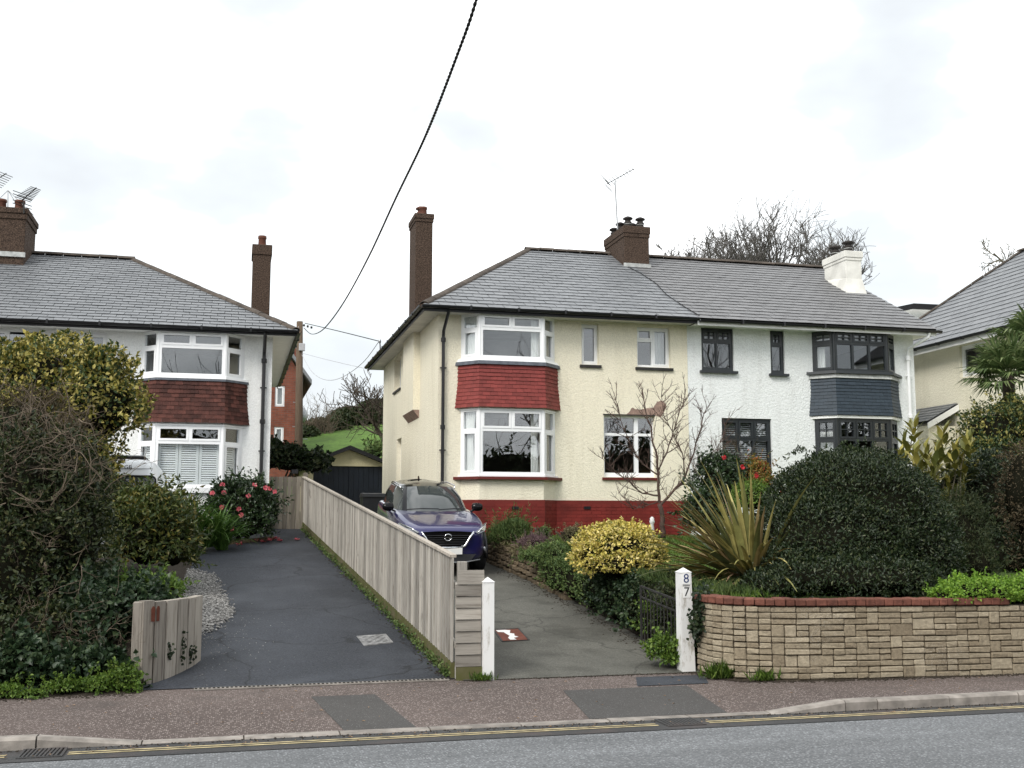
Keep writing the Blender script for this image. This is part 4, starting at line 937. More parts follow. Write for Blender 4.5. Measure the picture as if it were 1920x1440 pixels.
# ---- brick house behind the telegraph pole
YK = 45
bk = thing('brick_house', 'red brick house gable behind the wooden telegraph pole', 'house', (-2, YK, 1.5))
xr = atY(563, 750, YK).x; ex = atY(577, 708, YK); ax = atY(540, 652, YK); xl = 2 * ax.x - xr - 2.5
mb = MB(); wb = .3
W = [(xl, 4.5, xl)]
hx0, hx1 = atY(514, 800, YK).x, atY(532, 800, YK).x
z1a, z1b = atY(525, 762, YK).z, atY(525, 723, YK).z; z0a, z0b = atY(522, 832, YK).z, atY(522, 800, YK).z
ez = ex.z
mb.holes((xl, YK, 1.5), (1, 0, 0), UP, (0, -1, 0), xr - xl, ez - 1.5 + .1, [(hx0 - xl, z1a - 1.5, hx1 - xl, z1b - 1.5), (hx0 - xl, z0a - 1.5, hx1 - xl, z0b - 1.5)], .12, edge=False)
mb.poly([(xl, YK, ez + .1), (xr, YK, ez + .1), (ax.x, YK, ax.z - .25)]); mb.poly([(xr, YK, 1.5), (xr, YK + 8, 1.5), (xr, YK + 8, ez + .1), (xr, YK, ez + .1)])
mb.build('wall', M['far_brick'], bk)
for z0_, z1_ in ((z1a, z1b), (z0a, z0b)):
    window(bk, (hx0, YK + .05, z0_), (1, 0, 0), (0, -1, 0), hx1 - hx0, z1_ - z0_, [(.06, .06, hx1 - hx0 - .06, z1_ - z0_ - .06, True)], wm)
    curtain(bk, (hx0, YK + .05, z0_), (1, 0, 0), (0, -1, 0), .0, hx1 - hx0, 0, z1_ - z0_, .25, M['curtain'], 4, .02)
MB().prism([(ex.x + .15, YK - .3, ex.z - .12), (ax.x, YK - .3, ax.z), (xl - .5, YK - .3, ex.z - .12), (xl - .5, YK - .3, ex.z - .30), (ax.x, YK - .3, ax.z - .2), (ex.x + .15, YK - .3, ex.z - .30)], (0, 9, 0)).build('roof', M['slate'], bk)
p = atY(548, 665, YK + 1); MB().cbox(p.x - .35, YK + .6, ez, p.x + .35, YK + 1.3, atY(548, 655, YK + 1).z).build('chimney', M['far_brick'], bk)
sd = MB(); p = atY(568, 778, YK - .2); sd.lathe([(.32, 0), (.26, .06), (.1, .1)], 14, (p.x, p.y, p.z), ((.5, .86, 0), (0, 0, 1), (.86, -.5, 0))); sd.tube([(p.x, p.y, p.z), (xr, YK - .02, p.z - .1)], .03, 5)
tag(sd.build('satellite_dish', M['metal_grey'], None, True), 'small grey satellite dish on the corner of the red brick house', 'satellite dish')
# ---- garage
YG = 36
ga = thing('garage', 'cream garage with shallow black edged gable and dark doors', 'garage', (3.7, YG, .9))
gl = atY(583, 872, YG); gt = atY(655, 836, YG); gx0, gx1 = gl.x - .1, 2 * gt.x - gl.x + .1
mb = MB(); mb.holes((gx0, YG, .8), (1, 0, 0), UP, (0, -1, 0), gx1 - gx0, gl.z - .8, [(.18, .0, gx1 - gx0 - .18, gl.z - .8 - .02)], .15, edge=False)
mb.poly([(gx0, YG, gl.z), (gx1, YG, gl.z), (gt.x, YG, gt.z - .12)]).poly([(gx0, YG + 5, .8), (gx0, YG, .8), (gx0, YG, gl.z), (gx0, YG + 5, gl.z)]); mb.build('wall', M['garage_cream'], ga)
MB().box(gx0 + .1, YG + .13, .7, gx1 - .1, YG + .16, gl.z - .01).build('door_backing', M['navy_door'], ga)
for k in range(2):
    a = gx0 + .18 + k * (gx1 - gx0 - .36) / 2; b = a + (gx1 - gx0 - .36) / 2; d = MB().box(a + .005, YG + .08, .82, b - .005, YG + .12, gl.z - .025).build('door', M['navy_door'], ga)
    for j in range(7): u = a + (b - a) * (j + .5) / 7; MB().box(u - .07, YG + .065, .85, u + .07, YG + .079, gl.z - .05).build('door_board', M['navy_door'], d)
for s in (-1, 1):
    e = gt.x + s * (gx1 - gt.x + .32); q = MB(); q.prism([(gt.x, YG - .3, gt.z), (e, YG - .3, gl.z - .02), (e, YG - .3, gl.z - .14), (gt.x, YG - .3, gt.z - .13)], (0, 5.5, 0)); q.build('roof', M['fascia_black'], ga)
# ---- bare fence panel and posts behind the gate
# ---------------------------------------------------------------- fences, walls, posts, gate, covers
def onleft(px, py):
    d = ray(px, py); s = .113; k = (-s * 11.9 - EYE) / (d[2] - s * d[1]); return Vector((d[0] * k, d[1] * k, EYE + d[2] * k))
def ftop(Y): return gnd_left(Y) + 1.285 - .011 * (Y - 12)
fence = thing('wooden_fence', 'long weathered feather edge timber fence dividing the two driveways', 'fence', (FX(18), 18, gnd_left(18)))
Y = 11.93; i = 0
while Y < 25.1:
    w = .118 + random.uniform(-.008, .008); Y1 = min(Y + w, 25.15); o = random.uniform(0, .004); gap = .004
    def fp(y, z, d): return (FX(y) - d, y, z)
    a, b = Y + gap / 2, Y1 - gap / 2; dz = random.uniform(-.008, .006)
    za, zb = gnd_left(a) + .17, gnd_left(b) + .17; ta, tb = ftop(a) + dz, ftop(b) + dz
    MB().hexa([fp(a, za, .026 + o), fp(a, za, .006), fp(b, zb, .002), fp(b, zb, .012 + o), fp(a, ta, .026 + o), fp(a, ta, .006), fp(b, tb, .002), fp(b, tb, .012 + o)]).build('board', M['wood_fence'], fence)
    Y = Y1; i += 1
yy = lin(11.93, 25.15, 9)
for a, b in zip(yy, yy[1:]):
    for z, off, w, h, nm, mt in ((0, -.012, .07, .03, 'capping', 'wood_pale'),):
        MB().bar((FX(a) + off, a, ftop(a) + .018), (FX(b) + off, b - .006, ftop(b) + .018), w, h).build(nm, M[mt], fence)
    MB().hexa([(FX(a) - .03, a, gnd_left(a) - .06), (FX(a) + .02, a, gnd_left(a) - .06), (FX(b) + .02, b - .006, gnd_left(b) - .06), (FX(b) - .03, b - .006, gnd_left(b) - .06),
               (FX(a) - .03, a, gnd_left(a) + .165), (FX(a) + .02, a, gnd_left(a) + .165), (FX(b) + .02, b - .006, gnd_left(b) + .165), (FX(b) - .03, b - .006, gnd_left(b) + .165)]).build('gravel_board', M['gravel_board'], fence)
    MB().cbox(FX(a) + .035, a - .05, gnd_right(a) - .1, FX(a) + .135, a + .05, ftop(a) - .04, .008).build('post', M['wood_fence'], fence)
    for f in (.35, .98):
        MB().bar((FX(a) + .03, a, gnd_left(a) + f), (FX(b) + .03, b, gnd_left(b) + f), .045, .07).build('rail', M['wood_fence'], fence)
# stack of boards closing the end of the fence
panel = thing('board_panel', 'low panel of horizontal boards between the timber fence and the white post', 'fence panel', (2.54, 11.85, 0))
z = .14
for k in range(8):
    h = .118 if k < 7 else .15; x0, x1 = (2.385, 2.665) if k < 7 else (2.41, 2.70); e = random.uniform(-.004, .004)
    MB().hexa([(x0, 11.80 + e, z), (x1, 11.80 + e, z), (x1, 11.84, z), (x0, 11.84, z), (x0, 11.815 + e, z + h), (x1, 11.815 + e, z + h), (x1, 11.84, z + h), (x0, 11.84, z + h)]).build('board', M['wood_board'], panel)
    z += h + .006
MB().box(2.40, 11.79, -.02, 2.68, 11.86, .135).build('base_board', M['gravel_board'], panel)
MB().cbox(2.40, 11.845, 0, 2.48, 11.92, 1.02, .006).build('post', M['wood_fence'], panel)
# white posts
def white_post(x, y, z0, z1, w, label, lean=0.0, taper=0.0):
    t = thing('gate_post', label, 'post', (x, y, z0)); h = w / 2; mb = MB(); b = h + taper
    P0 = [(x - b, y - b, z0 - .05), (x + b, y - b, z0 - .05), (x + b, y + b, z0 - .05), (x - b, y + b, z0 - .05)]; c = Vector((lean, 0, 0))
    P1 = [(x + lean + sx * h, y + sy * h, z1 - .055) for sx, sy in ((-1, -1), (1, -1), (1, 1), (-1, 1))]
    mb.hexa(P0 + P1).build('shaft', M['old_white'], t); e = h + .008
    cp = MB(); P2 = [(x + lean + sx * e, y + sy * e, z1 - .054) for sx, sy in ((-1, -1), (1, -1), (1, 1), (-1, 1))]; s = len(cp.v); cp.v += P2 + [(x + lean, y, z1)]
    cp.f += [(0, 1, 4), (1, 2, 4), (2, 3, 4), (3, 0, 4), (3, 2, 1, 0)]; cp.m = [0] * 5; cp.build('cap', M['old_white'], t); return t
white_post(2.735, 11.80, 0, 1.085, .12, 'white painted timber gatepost beside the stacked boards, bare of numbers')
np_ = white_post(5.06, 11.86, 0, 1.16, .135, 'weathered white timber gatepost carrying house numbers 8 and 7', -.015, .012)
for txt, zz, m, xo in (('8', 1.035, 'number_blue', -.012), ('7', .885, 'number_black', -.010)):
    yb = 11.86 - .135 / 2 - .002
    pl = MB().box(5.06 + xo - .045, yb - .006, zz - .062, 5.06 + xo + .045, yb, zz + .062).build('number_plate', M['plate_white'], np_)
    place_text('numeral', txt, .145, M[m], (5.06 + xo, yb - .0072, zz), (1, 0, 0), (0, 0, 1), pl, .001)
pl = MB().box(5.008, 11.784, .955, 5.088, 11.790, .968).build('small_plate', M['cover_steel'], np_)
# iron gate standing open
gate = thing('iron_gate', 'low black wrought iron gate standing open against the planted bank', 'gate', (4.98, 12.0, .05))
g0, g1 = Vector((5.02, 11.97, .08)), Vector((4.93, 12.92, .17)); gd = (g1 - g0); hb, ht = .02, .70
def gp(f, h): return g0 + gd * f + UP * h
fr = MB(); fr.bar(gp(0, hb), gp(0, ht), .022, .022).bar(gp(1, hb), gp(1, ht + .02), .024, .024).bar(gp(0, ht), gp(1, ht + .02), .02, .022).bar(gp(0, ht - .13), gp(1, ht - .11), .016, .018).bar(gp(0, hb + .04), gp(1, hb + .04), .016, .02); fr.build('frame', M['iron'], gate)
for k in range(1, 11): f = k / 11; MB().tube([gp(f, hb + .04), gp(f, ht - .12)], .006, 6).build('bar', M['iron'], gate)
for k in range(7):
    f0, f1, f2 = k / 7, (k + .5) / 7, (k + 1) / 7; MB().tube([gp(f0, ht - .11), gp((f0 + f1) / 2, ht - .03), gp(f1, ht - .01), gp((f1 + f2) / 2, ht - .03), gp(f2, ht - .11)], .005, 5).build('scroll', M['iron'], gate)
# garden wall of reconstituted stone blocks, curved at the gate end
WP = [(5.16, 11.78), (5.14, 11.50), (5.20, 11.28), (5.36, 11.10), (5.62, 10.96), (5.98, 10.87), (6.5, 10.83), (7.2, 10.80), (8.6, 10.76), (12.5, 10.68)]
_w = [Vector((*p, 0)) for p in WP]; _s = [0.0]
for a, b in zip(_w, _w[1:]): _s.append(_s[-1] + (b - a).length)
def wpos(s):
    for i in range(len(_w) - 1):
        if s <= _s[i + 1] or i == len(_w) - 2:
            f = (s - _s[i]) / (_s[i + 1] - _s[i]); p = _w[i].lerp(_w[i + 1], f)
            t0 = (_w[i + 1] - _w[max(i - 1, 0)]).normalized(); t1 = (_w[min(i + 2, len(_w) - 1)] - _w[i]).normalized(); d = t0.lerp(t1, f).normalized(); return p, d
def wtop(s): return .79 - .010 * s
gw = thing('garden_wall', 'low curved wall of buff stone blocks capped with red bricks', 'wall', (6.5, 10.9, 0))
SM, HM = .068, .0635; NC, NR = int(_s[-1] / SM), 12; used = [[False] * NR for _ in range(NC)]; nb = 0; rest = MB()
def block(mb, s0, s1, z0, z1, proud, c=.008, dep=.10, jit=.004):
    q = MB(); L = s1 - s0; q.cbox(-L / 2, 0, z0, L / 2, dep, z1, c, jit=jit)
    p, d = wpos((s0 + s1) / 2); n = d.cross(UP)
    for v in q.v: w = p + d * v[0] + n * (proud - v[1]); mb.v.append((w.x, w.y, v[2]))
    b = len(mb.v) - len(q.v); mb.f += [tuple(b + i for i in f) for f in q.f]; mb.m += q.m
for r in range(NR):
    cI = 0
    while cI < NC:
        if used[cI][r]: cI += 1; continue
        free = 0
        while cI + free < NC and free < 4 and not used[cI + free][r]: free += 1
        w = random.choice([2, 3, 3, 2, 3, 4]); h = 2 if (random.random() < .13 and r < NR - 1) else 1
        if h == 2: w = random.choice([2, 2, 3])
        if _s[4] > cI * SM: w = min(w, 2)
        w = min(w, free)
        if free - w == 1: w = free if free <= 4 else w - 1
        if h == 2 and any(used[cI + k][r + 1] for k in range(w)): h = 1
        for k in range(w):
            for q in range(h): used[cI + k][r + q] = True
        s0, s1 = cI * SM + .005, (cI + w) * SM - .005; sl = (NR * HM + .03)
        zt = wtop((s0 + s1) / 2); z0 = zt - sl + .03 + r * HM; z1 = z0 + h * HM - .009
        if s1 < 4.6 and nb < 300: m = MB(); block(m, s0, s1, z0, z1, random.uniform(-.008, .010), jit=.0045); m.build('block', M['wall_block'], gw); nb += 1
        else: block(rest, s0, s1, z0, z1, random.uniform(-.006, .012))
        cI += w
if rest.f: tag(rest.build('block_field', M['wall_block'], gw), kind='stuff')
core = MB(); ns = 60
for k in range(ns):
    a, b = _s[-1] * k / ns, _s[-1] * (k + 1) / ns; (p, d), (q, e) = wpos(a), wpos(b); n, m2 = d.cross(UP), e.cross(UP)
    P4 = [p - n * .020, q - m2 * .020, q - m2 * .20, p - n * .20]; core.hexa([(v.x, v.y, -.05) for v in P4] + [(v.x, v.y, wtop(t) - .002) for v, t in zip(P4, (a, b, b, a))])
core.build('core', M['mortar'], gw)
s = .02; k = 0
while s < 3.9:
    w = random.uniform(.100, .125); m = MB(); zt = wtop(s + w / 2); block(m, s + .003, s + w - .003, zt + .004, zt + .080 + random.uniform(-.006, .004), .022 + random.uniform(-.004, .004), .010, .24, .003); m.build('coping_brick', M['coping_brick'], gw); s += w
# curved planter of upright sleepers
pl = thing('sleeper_planter', 'curved edging of upright pale timber sleepers with rusty number 11', 'planter', (-.6, 12.4, 0))
bp = [onleft(*p) for p in ((262, 1287), (286, 1282), (308, 1275), (330, 1266), (350, 1256), (363, 1249), (377, 1238))]
for k, (a, b) in enumerate(zip(bp, bp[1:])):
    a, b = Vector((a.x, a.y, 0)), Vector((b.x, b.y, 0)); d = (b - a).normalized(); n = d.cross(UP); a2, b2 = a + d * .009, b - d * .009; zt = .87 + random.uniform(-.016, .016) - .002 * k; t = -n * .09
    z0 = gnd_left(a.y) - .06; c = .006
    m = MB(); P = [a2 + t, a2 + n * 0, b2, b2 + t]; Q = [a2 + d * c - n * c, b2 - d * c - n * c]
    m.prism([Vector((v.x, v.y, z0)) for v in (a2 + t, a2 - n * c, a2 + d * c, b2 - d * c, b2 - n * c, b2 + t)], UP * (zt - z0)); m.build('sleeper', M['wood_pale'], pl)
    if k < 2:
        f = .82 if k == 0 else .22; c0 = a.lerp(b, f) + n * .003; MB().prism([c0 + d * u + UP * (.735 + w) for u, w in ((-.020, -.075), (.018, -.08), (.020, .05), (.010, .075), (-.006, .078), (-.024, .05))], n * .006).build('numeral', M['rust_red'], pl)
a = bp[0]; MB().cbox(a.x - .10, a.y + .02, -.05, a.x - .004, a.y + .16, .86, .008).build('sleeper', M['wood_pale'], pl)
# inspection covers
def cover(name, corners, zf, label, mat, splash=False):
    pts = [Vector((p[0], p[1], zf(p[1]) + .006)) for p in corners]; t = thing(name, label, 'manhole cover', tuple(sum(pts, Vector()) / 4))
    c = sum(pts, Vector()) / 4; fr = MB()
    for a, b in zip(pts, pts[1:] + pts[:1]): fr.bar(a, b, .02, .012)
    fr.build('frame', M['cover_steel'] if not splash else M['iron'], t)
    inn = [c + (p - c) * .93 for p in pts]; MB().prism(inn, (0, 0, .006)).build('lid', mat, t)
    if not splash:
        for i in range(1, 6):
            for j in range(1, 6):
                u, v = i / 6, j / 6; q = inn[0].lerp(inn[1], u).lerp(inn[3].lerp(inn[2], u), v); MB().bar(q - Vector((.022, (-1) ** (i + j) * .02, -.008)), q + Vector((.022, (-1) ** (i + j) * .02, .008)), .012, .006).build('tread', mat, t)
    else:
        A = lambda u, v: inn[0].lerp(inn[1], u).lerp(inn[3].lerp(inn[2], u), v) + UP * .008
        sp = [(.30, .04), (.55, .02), (.50, .18), (.72, .25), (.60, .36), (.66, .55), (.50, .62), (.62, .88), (.40, .95), (.02, .96), (.06, .78), (.28, .74), (.34, .55), (.40, .38), (.28, .22)]
        MB().prism([A(u, v) for u, v in sp], (0, 0, .001)).build('paint_splash', M['plate_white'], t)
def qd(pix, f): return [f(*p) for p in pix]
def onright(px, py):
    d = ray(px, py); s = .1; k = (-s * 12 - EYE) / (d[2] - s * d[1]); return Vector((d[0] * k, d[1] * k, EYE + d[2] * k))
cover('manhole_cover', qd([(684, 1212), (736, 1206), (722, 1190), (670, 1194)], onleft), gnd_left, 'square grey steel inspection cover set in the black tarmac drive', M['cover_steel'])
cover('manhole_cover', qd([(942, 1203), (992, 1200), (972, 1178), (926, 1181)], onright), gnd_right, 'rusty inspection cover splashed with white paint in the concrete drive', M['rust_red'], True)
# slotted channel drain across the foot of the tarmac drive
cd = thing('channel_drain', 'slotted channel drain across the foot of the tarmac drive', 'drain', (.8, 11.93, 0))
a, b = Vector((-.30, 11.80, .006)), Vector((2.32, 11.86, .006)); MB().bar(a, b, .11, .012).build('channel', M['kerb_stone'], cd)
sl = MB(); n = 60
for k in range(n): q = a.lerp(b, (k + .5) / n) + UP * .0075; sl.box(q.x - .012, q.y - .028, q.z, q.x + .012, q.y + .028, q.z + .001)
tag(sl.build('slots', M['bush_core'], cd), kind='stuff')
# boarded side gate
sg = thing('side_gate', 'grey boarded timber gate between the white house and the fence', 'gate', (1.2, 25.15, 1.5))
gx = .83
while gx < 1.56:
    MB().box(gx + .003, 25.12, 1.50, gx + .095, 25.145, 2.66 + random.uniform(-.01, .01)).build('board', M['wood_gate'], sg); gx += .098
for zz in (1.75, 2.45): MB().box(.84, 25.147, zz, 1.58, 25.19, zz + .09).build('rail', M['wood_gate'], sg)
MB().cbox(1.57, 25.1, 1.3, 1.67, 25.2, 2.75, .008).build('post', M['wood_gate'], sg)
p = atY(553, 884, 25.1); MB().box(p.x - .07, 25.108, p.z - .045, p.x + .07, 25.118, p.z + .045).build('plaque', M['number_black'], sg)
# dry-stone retaining wall beside the concrete drive
dw = thing('dry_stone_wall', 'mossy dry stone retaining wall beside the parked car', 'wall', (5, 19, .8))
for r in range(6):
    Y = 16.6 + random.uniform(0, .15)
    while Y < 21.6:
        w = random.uniform(.14, .34); h = .085; z = gnd_right(Y) + r * .088; zt = gnd_garden(Y) + .03
        if z + h < zt + .05:
            x = garden_edge(Y + w / 2) + .02 * r + random.uniform(-.02, .02); m = MB(); m.cbox(x, Y, z, x + .25, Y + w - .012, z + h - .006, .016, jit=.010); m.build('stone', M['dry_stone'], dw)
        Y += w
# white garden finial, stone trough
fi = MB(); p = atY(1223, 1003, 22.3); fi.lathe([(.075, 0), (.075, .05), (.045, .07), (.05, .12), (.035, .30), (.05, .33), (.06, .36), (.045, .39), (.05, .42), (.02, .46)], 12, (p.x, 22.3, gnd_garden(22.3)))
tag(fi.build('garden_ornament', M['white_paint'], None, True), 'small white turned ornament beside the bare apple tree', 'ornament')
tr = thing('stone_trough', 'small mossy stone trough in front of the red plinth', 'planter', (5.75, 21.6, 1.27)); m = MB(); m.holes((5.5, 21.45, 1.45), (1, 0, 0), (0, 1, 0), UP, .55, .3, [(.05, .05, .5, .25)], .2); m.build('trough', M['dry_stone'], tr); MB().box(5.55, 21.5, 1.25, 6.0, 21.7, 1.42).build('earth', M['soil'], tr)
# stump among the laurels
lg = MB(); p = atY(213, 1062, 15.6); lg.lathe([(.17, 0), (.15, .12), (.13, .3), (.12, .34)], 10, (p.x, 15.6, gnd_left(15.6) + .2)); tag(lg.build('tree_stump', M['clay_pot'], None, True), 'short reddish tree stump under the laurel shrub', 'stump')
# ---------------------------------------------------------------- vehicles
def subsurf(o, lv=2):
    m = o.modifiers.new('s', 'SUBSURF'); m.levels = lv; m.render_levels = lv; return o
car = bpy.data.objects.new('parked_car', None); COL.objects.link(car); car.location = (3.72, 19.25, gnd_right(19.3) + .0); car.rotation_euler = (math.radians(5.3), 0, math.radians(0))
tag(car, 'dark blue crossover car with black roof parked nose out on the drive', 'car')
K = .905                                      # width factor
ST = [(0.0, .50, .40, .74, .77), (.05, .66, .30, .79, .83), (.16, .78, .25, .85, .885), (.40, .86, .22, .92, .945), (.85, .90, .21, .985, 1.015), (1.22, .905, .21, 1.03, 1.07), (1.9, .91, .21, 1.05, 1.09), (3.0, .905, .21, 1.07, 1.10), (3.6, .89, .22, 1.08, 1.10), (3.95, .84, .26, 1.06, 1.08), (4.12, .76, .32, 1.0, 1.02)]
mb = MB(); prof_n = 0
for y, hw, zb, zs, zc in ST:
    half = [(0, zb), (hw * .80, zb), (hw * .96, zb + .09), (hw * 1.0, zb + (zs - zb) * .45), (hw * .985, zs - (zs - zb) * .22), (hw * .955, zs - .03), (hw * .86, zs + .01), (hw * .5, zc - .004), (0, zc)]
    ring = half + [(-x, z) for x, z in half[-2:0:-1]]; prof_n = len(ring)
    mb.v += [(x * K, y, z) for x, z in ring]
for i in range(len(ST) - 1):
    for k in range(prof_n):
        k2 = (k + 1) % prof_n; a = i * prof_n; mb.f.append((a + k, a + prof_n + k, a + prof_n + k2, a + k2)); mb.m.append(0)
mb.f.append(tuple(range(prof_n))); e = (len(ST) - 1) * prof_n; mb.f.append(tuple(range(e, e + prof_n))[::-1]); mb.m += [0, 0]
subsurf(mb.build('body', M['car_paint'], car, True), 2)
# greenhouse: rings at rising heights, superellipse plan
RG = [(1.015, 1.10, 4.00, .800), (1.09, 1.24, 4.00, .780), (1.26, 1.53, 3.93, .725), (1.42, 1.84, 3.80, .660), (1.475, 1.98, 3.70, .620), (1.515, 2.22, 3.55, .53), (1.535, 2.55, 3.30, .34)]
NS = 64
def gring(z, f, r, hw, k):
    t = 2 * math.pi * k / NS; c, s = math.cos(t), math.sin(t); ex = .52
    x = hw * K * math.copysign(abs(s) ** ex, s); y = (f + r) / 2 - (r - f) / 2 * math.copysign(abs(c) ** ex, c); return (x, y, z - .055 * (abs(x) / hw) ** 2 * (1 if z > 1.4 else 0))
def gpart(name, levels, ks, mat, off=0.0):
    q = MB(); idx = {}
    for L in levels:
        for k in ks: idx[(L, k)] = len(q.v); q.v.append(gring(*RG[L], k % NS))
    for a, b in zip(levels, levels[1:]):
        for k, k2 in zip(ks, ks[1:]): q.f.append((idx[(a, k)], idx[(a, k2)], idx[(b, k2)], idx[(b, k)])); q.m.append(0)
    return q, q.build(name, mat, car, True)
kf = 6                                       # half width of windscreen in ring steps
gpart('windscreen', [0, 1, 2, 3, 4], list(range(-kf, kf + 1)), M['car_glass'])
for s in (1, -1):
    ks = [s * k for k in range(kf, kf + 3)]; gpart('pillar', [0, 1, 2, 3, 4], ks[::s], M['gloss_black'])
    ks = [s * k for k in range(kf + 2, kf + 12)]; gpart('side_window', [0, 1, 2, 3, 4], ks[::s], M['car_glass'])
    ks = [s * k for k in range(kf + 11, kf + 13)]; gpart('pillar', [0, 1, 2, 3, 4], ks[::s], M['gloss_black'])
    ks = [s * k for k in range(kf + 12, 27)]; gpart('side_window', [0, 1, 2, 3, 4], ks[::s], M['car_glass'])
gpart('rear_window', [0, 1, 2, 3, 4], list(range(26, NS - 25)), M['car_glass'])
q = MB()
for L in (4, 5, 6):
    for k in range(NS): q.v.append(gring(*RG[L], k))
for a in range(2):
    for k in range(NS): k2 = (k + 1) % NS; q.f.append((a * NS + k, a * NS + k2, (a + 1) * NS + k2, (a + 1) * NS + k)); q.m.append(0)
q.f.append(tuple(range(2 * NS, 3 * NS))); q.m.append(0); q.build('roof', M['gloss_black'], car, True)
def ny(x): return interp(abs(x) / K, [(0, -.012), (.3, -.008), (.45, .0), (.60, .035), (.72, .10), (.80, .19), (.86, .36), (.9, .7)])
def plate(name, pts, mat, d=.012, proud=.014):
    q = MB(); q.prism([(x, ny(x) - proud, z) for x, z in pts], (0, d + .02, 0)); return q.build(name, mat, car)
gtop = [(-.40, .80), (0, .81), (.40, .80)]
plate('grille', [(-.44, .79), (-.2, .805), (0, .81), (.2, .805), (.44, .79), (.30, .55), (0, .54), (-.30, .55)], M['gloss_black'], proud=.02)
for j in range(5):
    z = .58 + j * .038; w = .28 + j * .022; MB().tube([(-w, ny(w) - .034, z), (0, -.036, z), (w, ny(w) - .034, z)], .006, 5).build('grille_bar', M['black_plastic'], car)
for s in (-1, 1):
    MB().tube([(s * .47, ny(.47) - .03, .80), (s * .40, ny(.40) - .035, .70), (s * .31, ny(.31) - .035, .55), (s * .24, -.04, .525)], [.016, .022, .022, .016], 8).build('chrome_trim', M['chrome'], car, True)
    plate('headlight', [(s * x, z) for x, z in ((.50, .79), (.60, .84), (.74, .885), (.80, .90), (.785, .84), (.70, .79), (.56, .755))][::s], M['lamp_glass'], proud=.022)
    MB().tube([(s * .79, ny(.79) - .03, .905), (s * .62, ny(.62) - .035, .845), (s * .53, ny(.53) - .03, .765)], .012, 6).build('running_light', M['chrome'], car, True)
    MB().tube([(s * .70, ny(.70) - .02, .50), (s * .76, ny(.76) - .02, .40)], .02, 6).build('fog_lamp', M['lamp_glass'], car, True)
MB().tube([(-.25, -.04, .525), (0, -.045, .52), (.25, -.04, .525)], .02, 8).build('chrome_trim', M['chrome'], car, True)
plate('lower_grille', [(-.52, .40), (.52, .40), (.40, .26), (-.40, .26)], M['black_plastic'], proud=.03); 
MB().tube([(-.6, ny(.6) - .04, .30), (-.3, -.05, .265), (.3, -.05, .265), (.6, ny(.6) - .04, .30)], .012, 6).build('skid_trim', M['metal_grey'], car, True)
MB().box(-.26, -.058, .405, .26, -.046, .515).build('number_plate', M['plate_white'], car)
bd = MB(); R = .062
for a, b in ((.2, 2.94), (3.34, 6.08)):
    bd.tube([(R * math.cos(t), -.05, .70 + R * .92 * math.sin(t)) for t in lin(a, b, 14)], .009, 6)
bd = bd.build('badge', M['chrome'], car, True); place_text('badge_lettering', 'NISSAN', .036, M['chrome'], (0, -.055, .70), (1, 0, 0), (0, 0, 1), bd, .002)
for s in (-1, 1):
    m = MB(); m.lathe([(.03, -.105), (.07, -.085), (.080, -.02), (.074, .05), (.05, .095), (.02, .105)], 14, (s * .945 * K, 1.50, 1.11), ((0, .8, 0), (0, .12, 1), (s, 0, 0))); mo = m.build('mirror', M['gloss_black'], car, True)
    MB().bar((s * .80 * K, 1.46, 1.03), (s * .90 * K, 1.49, 1.07), .05, .03).build('mirror_arm', M['black_plastic'], mo)
    MB().tube([(s * .585 * K, 2.12, 1.43), (s * .60 * K, 2.22, 1.475), (s * .59 * K, 2.9, 1.495), (s * .57 * K, 3.4, 1.47), (s * .56 * K, 3.52, 1.44)], .014, 6).build('roof_rail', M['chrome'], car, True)
    for yw in (.83, 3.42):
        ty = MB().lathe([(.20, -.11), (.30, -.11), (.33, -.08), (.33, .08), (.30, .11), (.20, .11)], 24, (s * .80 * K, yw, .315), ((0, 1, 0), (0, 0, 1), (1, 0, 0))); w = ty.build('wheel', M['tyre'], car, True)
        MB().lathe([(.21, .0), (.215, .02), (.19, .03)], 20, (s * (.80 * K + .09), yw, .315), ((0, 1, 0), (0, 0, 1), (s, 0, 0))).build('rim', M['metal_grey'], w)
        ar = MB(); ar.tube([(s * .895 * K, yw + .39 * math.cos(t), .315 + .39 * math.sin(t)) for t in lin(-.1, math.pi + .1, 14)], .035, 6); ar.build('wheel_arch', M['black_plastic'], car, True)
for s, x0, x1 in ((1, -.62, .05), (1, .05, .60)):
    MB().tube([(x0 * K, 1.17 + .25 * abs(x0) * .2, 1.085), ((x0 + x1) / 2, 1.16, 1.105), (x1 * K, 1.17, 1.10)], .011, 5).build('wiper', M['black_plastic'], car)
MB().prism([(0, 3.20, 1.525), (0, 3.36, 1.52), (0, 3.35, 1.59), (0, 3.32, 1.595)], (.02, 0, 0)).build('roof_aerial', M['gloss_black'], car)
